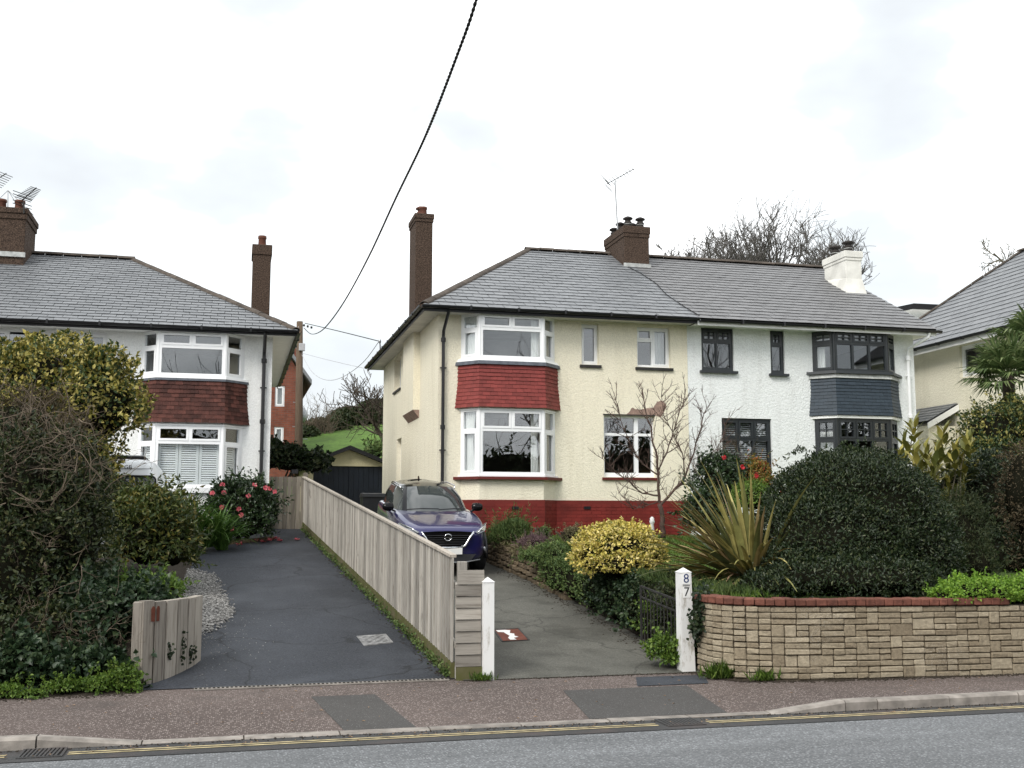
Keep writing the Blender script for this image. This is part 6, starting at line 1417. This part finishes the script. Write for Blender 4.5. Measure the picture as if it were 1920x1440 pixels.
# flax
fx = thing('flax_plant', 'big spiky flax with variegated sword leaves, some dead', 'flax', tuple(atY(1400, 1100, 12.9)))
fb_ = atY(1412, 1085, 12.9); fb_.z = gnd_garden(12.9)
straps('leaf', fx, fb_, 36, (1.1, 1.75), .085, 'flax', (.02, .50), .40, 61, .20, 8, False, az=(3.0, .9))
straps('leaf', fx, fb_, 80, (1.0, 1.65), .090, 'flax', (.40, 1.25), .60, 62, .18, 8, False, az=(3.1, .55))
straps('leaf', fx, fb_, 30, (.8, 1.35), .075, 'flax', (.5, 1.2), 1.0, 63, .16, 8, False, az=(4.2, .7))
straps('dead_leaf', fx, fb_, 30, (.6, 1.15), .055, ['flax_dry', 'flax'], (.8, 1.5), 1.6, 64, .2, 8, False, az=(3.8, .8))
bush('domed_bush', 'very large dark green domed evergreen bush above the curved wall', [px_lobe(1600, 1000, 13.0, 178, 160, 1.25), px_lobe(1560, 1030, 12.75, 160, 115, 1.1), px_lobe(1665, 1035, 12.8, 118, 118, 1.1), px_lobe(1590, 1075, 12.45, 175, 70, 1.02), px_lobe(1475, 1075, 12.5, 70, 55, .8), px_lobe(1440, 1100, 12.1, 48, 26, .6), px_lobe(1590, 1085, 12.0, 185, 46, .85)], 66000, (.048, .42), 'leaf_dome', .84, .13, .045, 4, 43, zmin=.80, sprig=(500, .06))
bush('bright_ground_cover', 'bright green ground cover spilling over the stone wall', [px_lobe(1835, 1112, 11.05, 80, 26, .35), px_lobe(1920, 1110, 11.05, 60, 26, .35), px_lobe(1770, 1118, 11.0, 26, 16, .2), px_lobe(2020, 1110, 11.05, 70, 30, .35)], 9500, (.034, .7), 'leaf_bright', .75, .25, .2, 7, 44, cat='plant', stems=False)
bush('feathery_shrub', 'feathery brown green conifer beside the domed bush', [px_lobe(1795, 1020, 13.8, 55, 100, .6), px_lobe(1830, 1060, 13.3, 40, 50, .4)], 6000, (.06, .18), 'leaf_hedge', .6, .35, .2, 5, 45)
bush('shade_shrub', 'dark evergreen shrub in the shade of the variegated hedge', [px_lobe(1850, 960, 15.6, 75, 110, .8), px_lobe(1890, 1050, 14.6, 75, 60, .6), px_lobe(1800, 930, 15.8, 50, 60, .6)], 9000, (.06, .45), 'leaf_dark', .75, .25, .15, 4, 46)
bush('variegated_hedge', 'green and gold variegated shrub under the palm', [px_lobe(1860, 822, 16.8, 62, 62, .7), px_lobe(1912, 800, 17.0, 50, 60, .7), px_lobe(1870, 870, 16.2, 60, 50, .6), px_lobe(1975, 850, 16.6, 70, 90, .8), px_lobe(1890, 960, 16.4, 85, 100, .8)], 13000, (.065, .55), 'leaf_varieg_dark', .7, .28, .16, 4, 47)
bush('russet_shrub', 'russet brown leaved shrub at the end of the garden wall', [px_lobe(1925, 930, 14.2, 45, 110, .5), px_lobe(1960, 1020, 13.8, 60, 90, .5)], 5000, (.04, .5), 'leaf_brown', .7, .25, .15, 5, 48)
bush('red_camellia', 'dark camellia with red flowers behind the flax', [px_lobe(1352, 915, 20.2, 48, 62, .6), px_lobe(1330, 965, 19.8, 50, 50, .5)], 5200, (.08, .5), 'leaf_camellia', .7, .25, .15, 4, 49)
rc = [o for o in bpy.data.objects if o.get('label', '').startswith('dark camellia with red')][0]
for i, (px, py) in enumerate(((1392, 876), (1357, 858), (1418, 893))): flower(rc, atY(px, py, 19.55), .05, 'petal_red', seed=i + 80)
bush('orange_shrub', 'orange and yellow leaved shrub beneath the white house window', [px_lobe(1418, 885, 20.6, 30, 24, .4), px_lobe(1425, 918, 20.0, 42, 26, .45)], 3000, (.06, .45), 'leaf_orange', .65, .3, .2, 5, 50)
bush('lime_shrub', 'lime green shrub behind the flax leaves', [px_lobe(1415, 935, 18.6, 42, 30, .45)], 2200, (.05, .5), 'leaf_fresh', .65, .3, .2, 5, 53)
bt = thing('bare_shrub', 'upright brown bare twiggy shrub beside the white house wall', 'shrub', tuple(atY(1350, 930, 21.8)))
twig_mass('twigs', bt, 90, lambda rr: (atY(rr.uniform(1300, 1420), rr.uniform(880, 930), 21.8 + rr.uniform(-.3, .3)), (rr.gauss(0, .18), rr.gauss(0, .15), 1)), .7, .005, 'twig', 8, .12, 2)
# big-leaved shrub with pale shoots
bl = thing('broad_leaf_shrub', 'broad leaved yellow green shrub standing above the domed bush', 'shrub', tuple(atY(1750, 960, 15.2))); rr = random.Random(12)
lm = MB(); wv = [0, .35, .5, .45, .25, 0]
for k in range(6): f = k / 5; w = wv[k] * .36; lm.v += [(-w, f, .06 * math.sin(f * 3) + w * .25), (0, f, .06 * math.sin(f * 3)), (w, f, .06 * math.sin(f * 3) + w * .25)]
for k in range(5): q = k * 3; lm.f += [(q, q + 1, q + 4, q + 3), (q + 1, q + 2, q + 5, q + 4)]; lm.m += [0, 0]
lme = lm.mesh('leaf', M['leaf_olive'], True); t_ = NT('broad_leaf'); M['broad_leaf'] = t_.fin(t_.ramp(t_.rnd(), [(0, (.085, .10, .025)), (.5, (.19, .18, .04)), (1, (.36, .31, .08))]), .4, .4); lme.materials[0] = M['broad_leaf']
shoots = [(1700, 830), (1712, 800), (1735, 850), (1760, 845), (1790, 850), (1805, 870), (1780, 900), (1745, 900), (1815, 830), (1690, 860), (1830, 880), (1768, 815), (1725, 880), (1800, 920), (1770, 940), (1720, 855), (1752, 868), (1778, 870)]
bm = MB()
for (px, py) in shoots:
    c = atY(px, py, 15.2 + rr.uniform(-.35, .35)); bm.tube([c, c + Vector((rr.uniform(-.1, .1), .1, -.35)), c + Vector((rr.uniform(-.1, .15), .2, -.9))], [.007, .010, .014], 5)
    for k in range(16):
        a = k * 2.4 + rr.uniform(-.4, .4); tl = .3 + 1.15 * (k / 16) + rr.uniform(-.2, .2); L = rr.uniform(.20, .31); d = Vector((math.cos(a) * math.sin(tl), math.sin(a) * math.sin(tl), math.cos(tl)))
        z = d; sx = d.cross(UP).normalized(); nz = sx.cross(d); Mx = Matrix((sx, d, nz)).transposed().to_4x4(); p = c + Vector((rr.uniform(-.04, .04), rr.uniform(-.04, .04), -.022 * k + rr.uniform(-.02, .02))); 
        o = bpy.data.objects.new('leaf', lme); COL.objects.link(o); o.parent = bl; o.matrix_parent_inverse = Matrix.Translation(-Vector(bl.location)); o.matrix_basis = Matrix.Translation(p) @ Mx @ Matrix.Scale(L, 4)
bm.build('stems', M['bark_pale'], bl)
# palm
pt = atY(1880, 705, 17.6); pm = thing('palm_tree', 'fan palm rising above the variegated shrub beside the cream house', 'palm', (pt.x + .2, 17.6, gnd_garden(17.6)))
MB().tube([(pt.x + .25, 17.6, .9), (pt.x + .2, 17.6, 2.6), (pt.x + .1, 17.6, pt.z)], [.14, .12, .11], 9).build('trunk', M['bark'], pm, True)
rr = random.Random(4)
def frond(c, d, L, R, seed):
    mb = MB(); c = Vector(c); d = Vector(d).normalized(); sx = d.cross(UP).normalized(); nz = sx.cross(d); tip = c + d * L - UP * L * .12; mb.tube([c, c + d * L * .5, tip], [.014, .010, .008], 4)
    for k in range(24):
        a = (k / 23 - .5) * 4.0 + rr.uniform(-.06, .06); e = (d * math.cos(a) + sx * math.sin(a)).normalized(); LL = R * (1 - .18 * abs(a) / 2) * rr.uniform(.85, 1.1); w = .022; s = e.cross(nz).normalized() * w; b = len(mb.v)
        m1 = tip + e * LL * .6 + nz * .02; m2 = tip + e * LL - UP * LL * rr.uniform(.1, .35)
        mb.v += [tuple(tip - s * .3), tuple(tip + s * .3), tuple(m1 + s), tuple(m1 - s), tuple(m2), tuple(m1 - nz * .012)]; mb.f += [(b, b + 1, b + 2, b + 5), (b, b + 5, b + 3), (b + 2, b + 4, b + 5), (b + 5, b + 4, b + 3)]; mb.m += [0] * 4
    mb.build('frond', M['leaf_palm'], pm)
for c0, cnt in (((pt.x + .1, 17.6, pt.z), 34), (tuple(atY(1942, 640, 18.0)), 26)):
    for k in range(cnt):
        a = k * 2.4; tl = .25 + 1.55 * (k / cnt); frond(c0, (math.cos(a) * math.sin(tl), math.sin(a) * math.sin(tl), math.cos(tl)), rr.uniform(.34, .52), rr.uniform(.46, .62), k)
# ivy on the number post and trailing brown leaves
ig = thing('post_ivy', 'dark ivy clinging to the numbered gatepost and wall end', 'ivy', (5.15, 11.7, .3)); r_ = np.random.default_rng(15); P_ = []
for px, py, sx_, sy_, n in ((1318, 1142, 10, 20, 380), (1307, 1172, 6, 16, 220)):
    for _ in range(n): P_.append(tuple(atY(px + r_.normal() * sx_, py + r_.normal() * sy_, 11.62 + r_.normal() * .06)))
P_ = np.array(P_); leaf_object('foliage', P_, r_.normal(size=P_.shape) + np.array([0, 0, -.3]), np.tile([-.2, -1, .4], (len(P_), 1)) + r_.normal(size=P_.shape) * .35, .05, .045, M['leaf_dark'], ig)
# hedge behind the side gate, hedge on the hill
bush('ivy_hedge', 'dark ivy covered hedge behind the boarded side gate', [px_lobe(540, 862, 31, 40, 24, .8), px_lobe(585, 868, 31, 32, 20, .8), px_lobe(505, 855, 31, 30, 30, .8)], 5000, (.11, .7), 'leaf_dark', .8, .2, .2, 3, 54, sprig=(60, .2))
bush('hill_hedge', 'dark hedge along the crest of the grassy hill', [px_lobe(612, 806, 60, 46, 16, 2), px_lobe(660, 790, 62, 44, 22, 2), px_lobe(705, 780, 62, 40, 30, 2), px_lobe(572, 820, 58, 26, 16, 2)], 12000, (.22, .45), 'leaf_hedge', .8, .22, .2, 1.2, 55, sprig=(0, 0))
twig_mass('twigs', [o for o in bpy.data.objects if o.get('label', '').startswith('dark hedge along')][0], 60, lambda rr: (atY(rr.uniform(570, 620), rr.uniform(800, 835), 57.5), (rr.gauss(0, .3), 0, 1)), 1.1, .02, 'twig', 9, .3, 3)
bush('garage_shrub', 'small evergreen shrub behind the garage roof', [px_lobe(705, 848, 40, 22, 12, .6)], 900, (.12, .5), 'leaf_mid', .7, .25, .2, 3, 56)
# unseen hedge added across the road to darken the window reflections
bush('reflection_hedge', 'tall dark hedge added across the road to darken the window reflections', [((x, -9, 2.4), (3.4, 1.6, 3.7 + .8 * math.sin(x * 1.7))) for x in range(-14, 46, 4)], 14000, (.34, .5), 'leaf_hedge', .9, .2, .2, 1, 57, zmin=-.2)
# ---------------------------------------------------------------- bare trees
def grow_tree(mb, base, h, r0, seed, levels=4, spread=.55, up=.25, kids=(3, 5), wig=.16, crown=.25, first=.35, ratio=.62, thin=.5, n0=7, mbs=None, rmin=.012):
    rr = random.Random(seed)
    def br(p, d, L, r, lv):
        sg = 6 if lv < 2 else 4; pts = [p.copy()]; q = p.copy(); dd = d.copy()
        for k in range(sg):
            dd = (dd + Vector((rr.gauss(0, wig), rr.gauss(0, wig), rr.gauss(0, wig) + up * (.35 if lv else .15)))).normalized(); q = q + dd * (L / sg); pts.append(q.copy())
        e = thin if lv < levels else .25
        (mb if lv == 0 or mbs is None else mbs).tube(pts, [max(rmin, r * (1 - (1 - e) * k / sg)) for k in range(sg + 1)], [n0, 6, 4, 3, 3, 3][lv], lv == 0)
        if lv < levels:
            m = rr.randint(*kids) + (1 if lv < 2 else 0)
            for k in range(m):
                f = first + (1 - first) * (k + rr.random()) / m if lv == 0 else .15 + .85 * (k + rr.random()) / m
                i = min(sg - 1, int(f * sg)); pp = pts[i].lerp(pts[i + 1], f * sg - i) if f < 1 else pts[-1]
                a = rr.uniform(0, 2 * math.pi); t = (pts[i + 1] - pts[i]).normalized(); o = t.orthogonal().normalized(); o = (Matrix.Rotation(a, 3, t) @ o)
                nd = (t * (1 - spread * .5) + o * spread * rr.uniform(.7, 1.3)).normalized(); br(pp, nd, L * ratio * rr.uniform(.7, 1.2), r * (thin + .1) * rr.uniform(.55, .8), lv + 1)
    br(Vector(base), Vector((rr.gauss(0, .05), rr.gauss(0, .05), 1)).normalized(), h, r0, 0)
def tree(name, label, base, h, r0, seed, mat='bark', group=None, stems=None, **kw):
    t = thing(name, label, 'tree', base, group); tr, cr = MB(), MB()
    for (dx, hh, sd) in (stems or [(0, 1, 0)]): grow_tree(tr, (base[0] + dx, base[1] + dx * .3, base[2] - .1), h * hh, r0, seed + sd, mbs=cr, **kw)
    tr.build('trunk', M[mat], t, True); cr.build('crown', M[mat], t); return t
def gz(Y): return interp(Y, GP)
def tx(px, Y): return atY(px, 700, Y).x
YT = 46
BG = dict(levels=4, kids=(5, 7), wig=.17, rmin=.012)
def crown_tree(label, pxc, Y, py_top, py_low, rpx, seed, limbs=46, twigs=13, subs=6, r0=.2, flat=1.0):
    """rounded winter crown: limbs fan out to a dome, twigs and fine shoots rise from them"""
    rr = random.Random(seed); k = Y / (ray(pxc, py_top)[1] * F_PX); c = atY(pxc, py_low, Y); top = atY(pxc, py_top, Y).z; H = top - c.z; R = rpx * k
    t = thing('bare_tree', label, 'tree', (c.x, Y, gz(Y))); tr, cr = MB(), MB(); fork = Vector((c.x, Y, c.z - H * .55))
    tr.tube([(c.x, Y, gz(Y) - .1), (c.x + .1, Y, (gz(Y) + fork.z) / 2), tuple(fork)], [r0 * 1.5, r0 * 1.2, r0], 9); tr.build('trunk', M['bark_grey'], t, True)
    def walk(p, d, L, r, n, wig, up, sides):
        pts = [p.copy()]; q = p.copy()
        for i in range(n): d = (d + Vector((rr.gauss(0, wig), rr.gauss(0, wig), rr.gauss(0, wig) + up))).normalized(); q = q + d * (L / n); pts.append(q.copy())
        cr.tube(pts, [max(.010, r * (1 - .8 * i / n)) for i in range(n + 1)], sides, False); return pts
    for i in range(limbs):
        a = rr.uniform(0, 2 * math.pi); e = math.asin(rr.uniform(.05, 1)); rad = rr.uniform(.45, .92)
        tgt = Vector((c.x + math.cos(a) * math.cos(e) * R * rad, Y + math.sin(a) * math.cos(e) * R * rad * .8, c.z + (math.sin(e) ** flat) * H * rad * .85)); d = tgt - fork; L = d.length
        pts = walk(fork + Vector((rr.gauss(0, .15), rr.gauss(0, .15), rr.uniform(-.6, .3))), d.normalized(), L, r0 * rr.uniform(.28, .5), 7, .10, .015, 5)
        for j in range(twigs):
            s = rr.randint(3, 7); p = pts[s] if s == 7 else pts[s].lerp(pts[s + 1], rr.random()); dd = (pts[s] - pts[s - 1]).normalized()
            o = Vector((rr.gauss(0, .55), rr.gauss(0, .55), rr.gauss(.35, .45))); q = walk(p, (dd * .6 + o).normalized(), rr.uniform(.5, 1.35) * R / 3.7, .026, 5, .16, .05, 3)
            for m in range(subs):
                s2 = rr.randint(1, 5); d2 = (q[s2] - q[s2 - 1]).normalized(); walk(q[s2], (d2 * .7 + Vector((rr.gauss(0, .6), rr.gauss(0, .6), rr.gauss(.3, .4)))).normalized(), rr.uniform(.25, .7) * R / 3.7, .012, 3, .14, .05, 3)
    cr.build('crown', M['bark_grey'], t); return t
crown_tree('large round crowned bare tree behind the white house roof', 1440, YT, 340, 520, 172, 301, 64, 9, 5)
crown_tree('broad bare tree crown beside the white chimney', 1560, YT + 4, 408, 520, 110, 302, 34, 9, 5, .15)
crown_tree('low bare tree next to the middle chimney stack', 1275, YT + 2, 432, 520, 66, 303, 22, 8, 5, .12)
crown_tree('wide bare tree low over the ridge of the white house', 1345, YT + 6, 410, 520, 110, 304, 32, 9, 5, .15)
tree('bare_tree', 'slender bare birch to the side of the white chimney', (tx(1640, YT + 6), YT + 6, gz(YT + 6)), 8.2, .12, 121, 'bark_pale', spread=.6, up=.0, first=.45, ratio=.42, **BG)
tree('bare_tree', 'bare treetop showing over the slate roof beside the palm', (tx(1880, 42), 42, gz(42)), 10.2, .18, 141, 'bark_pale', spread=.8, up=.2, first=.6, ratio=.36, **BG)
tree('bare_tree', 'bare tree on the grass bank above the garage', (tx(714, 43), 43, gz(43) + .6), 3.2, .22, 155, 'bark', levels=4, spread=.85, up=.45, kids=(5, 6), first=.35, ratio=.62, wig=.17)
for i, (x, y, sd) in enumerate(((11, -9.5, 201), (18, -11, 202), (5, -12, 203), (27, -10, 204))):  # unseen bare trees added across the road for the window reflections
    tree('reflection_tree', ['bare tree added across the road, reflected in the cream bay', 'bare tree added across the road beyond the tall hedge for reflections', 'slim bare tree added across the road behind the hedge for reflections', 'bare tree added across the road facing the white house for reflections'][i], (x, y, -.2), 8.5, .22, sd, 'bark', levels=3, spread=.75, up=.3, kids=(4, 6), first=.3, ratio=.62)
# apple tree on the lawn: main limbs follow the photograph, twigs grow from them
YA = 21.2
ap = thing('apple_tree', 'small bare pruned apple tree in front of the cream house', 'tree', tuple(atY(1243, 1000, YA)))
limbs = [([(1243, 1008), (1241, 975), (1236, 945)], .060, .05), ([(1236, 945), (1233, 900), (1232, 860), (1222, 815), (1212, 770), (1205, 735)], .045, .010), ([(1236, 950), (1260, 925), (1285, 895), (1300, 850), (1315, 800), (1325, 765)], .042, .009),
         ([(1234, 930), (1205, 925), (1180, 905), (1150, 880), (1130, 860)], .028, .006), ([(1233, 890), (1205, 870), (1185, 840), (1165, 790), (1155, 750)], .025, .006), ([(1270, 912), (1300, 905), (1325, 880), (1345, 845), (1360, 800)], .026, .006), ([(1234, 880), (1250, 850), (1262, 810), (1275, 770), (1285, 750)], .024, .006), ([(1285, 895), (1280, 850), (1262, 810), (1245, 780), (1240, 745)], .022, .005), ([(1234, 940), (1210, 950), (1190, 955), (1160, 925)], .018, .005)]
tr = MB(); tw = MB(); rr = random.Random(77)
for j, (pp, r0, r1) in enumerate(limbs):
    off = rr.uniform(-.4, .4) if j > 1 else 0; pts = [atY(x, y, YA + off * (k / (len(pp) - 1))) for k, (x, y) in enumerate(pp)]
    fine = []
    for a, b in zip(pts, pts[1:]):
        for k in range(3): fine.append(a.lerp(b, k / 3) + Vector((rr.gauss(0, .010), rr.gauss(0, .01), rr.gauss(0, .010))))
    fine.append(pts[-1]); n = len(fine); (tr if j < 1 else tw).tube(fine, [(r0 + (r1 - r0) * k / (n - 1)) * (.72 if j else .9) for k in range(n)], 7 if j < 3 else 5)
    if j:
        for k in range(2, n):
            for _ in range(2 if k % 2 else 3):
                t = (fine[k] - fine[k - 1]).normalized(); d = (t * .5 + Vector((rr.gauss(0, .7), rr.gauss(0, .5), abs(rr.gauss(.45, .4))))).normalized(); L = rr.uniform(.10, .62); q = [fine[k]]
                for s in range(4): d = (d + Vector((rr.gauss(0, .14), rr.gauss(0, .14), rr.gauss(.06, .1)))).normalized(); q.append(q[-1] + d * L / 4)
                tw.tube(q, [.0075, .0065, .0055, .0045, .0035], 4, False)
                if L > .25:
                    for s in (1, 2, 3, 3): d2 = (d + Vector((rr.gauss(0, .7), rr.gauss(0, .5), rr.gauss(.2, .4)))).normalized(); tw.tube([q[s], q[s] + d2 * rr.uniform(.06, .2)], [.005, .003], 3, False)
tr.build('trunk', M['bark_red'], ap, True); tw.build('crown', M['bark_red'], ap)
# ---------------------------------------------------------------- pole, wires, aerials
YP = 41
pb = atY(561, 870, YP); ptp = atY(562, 603, YP); pole = thing('telegraph_pole', 'brown wooden telegraph pole with small grey box near its top', 'pole', (pb.x, YP, gz(YP)))
MB().tube([(pb.x, YP, gz(YP) - .2), ((pb.x + ptp.x) / 2, YP, (gz(YP) + ptp.z) / 2), (ptp.x, YP, ptp.z)], [.16, .14, .115], 12).build('shaft', M['wood_pole'], pole, True)
p = atY(566, 652, YP); MB().cbox(p.x - .12, YP - .26, p.z - .15, p.x + .10, YP - .13, p.z + .13, .015).build('junction_box', M['cable_pale'], pole)
for k in range(5): z = 4.2 + k * .45; MB().tube([(pb.x + (.1 if k % 2 else -.1), YP, z), (pb.x + (.28 if k % 2 else -.28), YP, z)], .014, 5).build('step', M['metal_grey'], pole)
for k in range(3): q = atY(570 + k * 7, 610 + k * 2, YP - .3 * k); MB().lathe([(.03, 0), (.04, .04), (.03, .08)], 8, (q.x, q.y, q.z - .04)).build('insulator', M['dark_pot'], pole)
def wire(name, label, pix, Ya, Yb, rad, mat, cat='cable', twist=False):
    a, b = atY(*pix[0], Ya), atY(*pix[-1], Yb); pts = []
    for (px, py) in pix:                      # where the sight line crosses the vertical plane through both ends
        d = ray(px, py); nx, ny_ = -(b.y - a.y), (b.x - a.x); k = (nx * a.x + ny_ * a.y) / (nx * d[0] + ny_ * d[1]); pts.append(Vector((d[0] * k, d[1] * k, EYE + d[2] * k)))
    fine = []
    for i in range(len(pts) - 1):             # Catmull-Rom
        p0, p1, p2, p3 = pts[max(i - 1, 0)], pts[i], pts[i + 1], pts[min(i + 2, len(pts) - 1)]
        for k in range(8): t = k / 8; fine.append(.5 * ((2 * p1) + (p2 - p0) * t + (2 * p0 - 5 * p1 + 4 * p2 - p3) * t * t + (3 * p1 - p0 - 3 * p2 + p3) * t ** 3))
    fine.append(pts[-1]); mb = MB()
    if twist:                                 # two cores wound round each other
        dense = [fine[int(i)].lerp(fine[min(int(i) + 1, len(fine) - 1)], i - int(i)) for i in np.linspace(0, len(fine) - 1.001, 900)]
        for ph in (0, math.pi):
            L = 0; q = []
            for i, p in enumerate(dense):
                if i: L += (p - dense[i - 1]).length
                q.append(p + Vector((math.cos(L * 40 + ph), math.sin(L * 40 + ph), math.sin(L * 40 + ph) * .3)) * rad * .55)
            mb.tube(q, rad * .7, 5)
    else: mb.tube(fine, rad, 5)
    return tag(mb.build(name, M[mat]), label, cat)
wire('overhead_cable', 'thick black twisted cable sweeping from overhead down to the pole', [(910, -60), (893, 0), (866, 80), (800, 250), (742, 372), (692, 480), (650, 558), (620, 602), (600, 622), (583, 626), (570, 615)], 9, 40.8, .0145, 'cable_black', twist=True)
wire('house_wire', 'thin dark wire from the pole to the cream house eave', [(572, 606), (640, 622), (712, 640)], 40.7, 30.5, .014, 'cable_black')
wire('house_wire', 'pale sagging wire between the pole and the cream house bracket', [(566, 665), (585, 697), (610, 712), (640, 708), (680, 680), (712, 638)], 40.8, 30.5, .010, 'cable_pale')
wire('house_wire', 'faint straight wire running from the pole box behind the eave', [(566, 662), (620, 676), (690, 692)], 40.8, 33.0, .008, 'cable_pale')
wire('house_wire', 'thin drop wire from the pole to the white house eave', [(560, 612), (548, 640), (530, 700), (522, 712)], 40.8, 36, .008, 'cable_pale')
br = atY(712, 640, 30.5); MB_ = MB(); MB_.tube([(br.x, br.y, br.z + .02), (br.x + .02, br.y, br.z - .25)], .02, 5); MB_.lathe([(.03, 0), (.04, .05), (.03, .1)], 8, (br.x, br.y, br.z - .05)); MB_.build('wire_bracket', M['metal_grey'], cream)
def aerial(label, mast0, mast1, Y, boom0, boom1, els, L, refl=True, mat='metal_grey'):
    a, b = atY(*mast0, Y), atY(*mast1, Y); t = thing('tv_aerial', label, 'aerial', tuple(a)); MB().tube([a, b], .020, 6).build('mast', M[mat], t)
    p, q = atY(*boom0, Y + .25), atY(*boom1, Y - .25); MB().tube([p, q], .014, 5).build('boom', M[mat], t); d = (q - p).normalized(); s = d.cross(Vector((0, .2, 1))).normalized(); u = s.cross(d)
    for k in range(els): c = p.lerp(q, (k + .5) / els); ll = L * (1 - .4 * k / els); MB().tube([c - s * ll, c + s * ll], .010, 4).build('element', M[mat], t)
    if refl:
        for k in (-2, -1, 1, 2): c = p + u * .09 * k; MB().tube([c - s * L * 1.2, c + s * L * 1.2], .010, 4).build('reflector_rod', M[mat], t)
aerial('spiky rooftop aerial on a tall mast at the middle chimney', (1158, 430), (1153, 340), 27.3, (1138, 345), (1190, 316), 9, .22, True)
aerial('dark rooftop aerial beside the brick topped chimney of the white house', (45, 400), (44, 378), 28.1, (42, 375), (68, 352), 10, .2, True, 'iron')
aerial('pale rooftop aerial half hidden at the chimney of the white house', (-8, 400), (-6, 320), 28.3, (-20, 345), (12, 325), 7, .3, False)
gd_ = thing('bird_guard', 'wire bird guard drawn over the clay chimney pots', 'wire guard', (lch.x - .4, 28.5, 9.25)); ap_ = atY(15, 357, 28.5)
for (dx, dy) in ((0, 0), (-.45, -.1), (.05, .5), (-.9, .1), (-.2, .9), (-.6, .8)): MB().tube([tuple(ap_), ((lch.x + .02 + dx), 28.3 + dy, 9.24)], .008, 4).build('wire', M['cable_pale'], gd_)
# small litter: fallen leaves on the pavement, drive and gutter
rr = random.Random(31); lv = MB()
for _ in range(260):
    if rr.random() < .5: x, y = rr.uniform(-3, 9), 9.50 - abs(rr.gauss(0, .1)); z = ROAD_Z + .035 * (1 - ((y - 5.5) / 4.1) ** 2) + .012
    else: x, y = rr.uniform(-3, 9), rr.uniform(9.8, 11.6) ; z = pav_z(x, y) + .007
    if y > 10.6 and x > 5: continue
    a = rr.uniform(0, 6.28); s = rr.uniform(.010, .024); c, d = math.cos(a) * s, math.sin(a) * s
    lv.poly([(x - c, y - d, z), (x + d * .4, y - c * .4, z + .006), (x + c, y + d, z), (x - d * .4, y + c * .4, z + .004)])
tag(lv.build('leaf_litter', M['flax_dry']), 'scattered dead leaves and grit on the pavement and gutter', 'leaves', kind='stuff')

grit = MB(); rr = random.Random(91)  # dark clods of debris that also stand in for contact shadows along edges
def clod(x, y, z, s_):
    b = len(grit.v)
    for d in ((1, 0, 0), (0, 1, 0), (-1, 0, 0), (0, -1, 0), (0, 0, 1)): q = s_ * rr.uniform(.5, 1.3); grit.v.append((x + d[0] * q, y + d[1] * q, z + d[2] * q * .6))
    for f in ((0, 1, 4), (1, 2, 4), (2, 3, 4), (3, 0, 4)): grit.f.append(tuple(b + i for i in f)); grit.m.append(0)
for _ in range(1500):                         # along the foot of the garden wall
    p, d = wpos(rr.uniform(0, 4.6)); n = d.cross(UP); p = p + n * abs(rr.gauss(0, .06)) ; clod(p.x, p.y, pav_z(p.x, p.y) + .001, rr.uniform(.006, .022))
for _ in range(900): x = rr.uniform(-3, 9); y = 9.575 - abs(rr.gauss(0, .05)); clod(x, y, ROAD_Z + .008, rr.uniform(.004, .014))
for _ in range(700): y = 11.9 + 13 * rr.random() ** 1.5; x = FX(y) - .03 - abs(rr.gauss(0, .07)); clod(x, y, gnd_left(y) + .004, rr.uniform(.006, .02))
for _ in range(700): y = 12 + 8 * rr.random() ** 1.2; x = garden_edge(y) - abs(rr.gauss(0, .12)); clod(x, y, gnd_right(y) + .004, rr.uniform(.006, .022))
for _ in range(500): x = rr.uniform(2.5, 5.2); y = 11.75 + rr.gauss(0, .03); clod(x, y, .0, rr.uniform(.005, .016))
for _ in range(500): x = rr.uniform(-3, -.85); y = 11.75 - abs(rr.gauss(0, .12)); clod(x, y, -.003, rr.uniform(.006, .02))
tag(grit.build('grit', M['soil']), 'dark earth and grit along walls, kerb and drive edges, doubling as contact shadow', 'grit', kind='stuff')
GROUPS = {'bare_tree': 'bare winter trees behind the houses', 'reflection_tree': 'bare trees added across the road for window reflections', 'house_wire': 'thin wires from the telegraph pole', 'tv_aerial': 'rooftop aerials', 'grass_tuft': 'grass tufts along the pavement edge', 'gate_post': 'white gateposts of the concrete drive', 'manhole_cover': 'inspection covers in the drives', 'semi_detached_house': 'semi detached houses facing the road'}
for o in bpy.data.objects:
    k = o.name.split('.')[0]
    if o.parent is None and k in GROUPS: o['group'] = GROUPS[k]
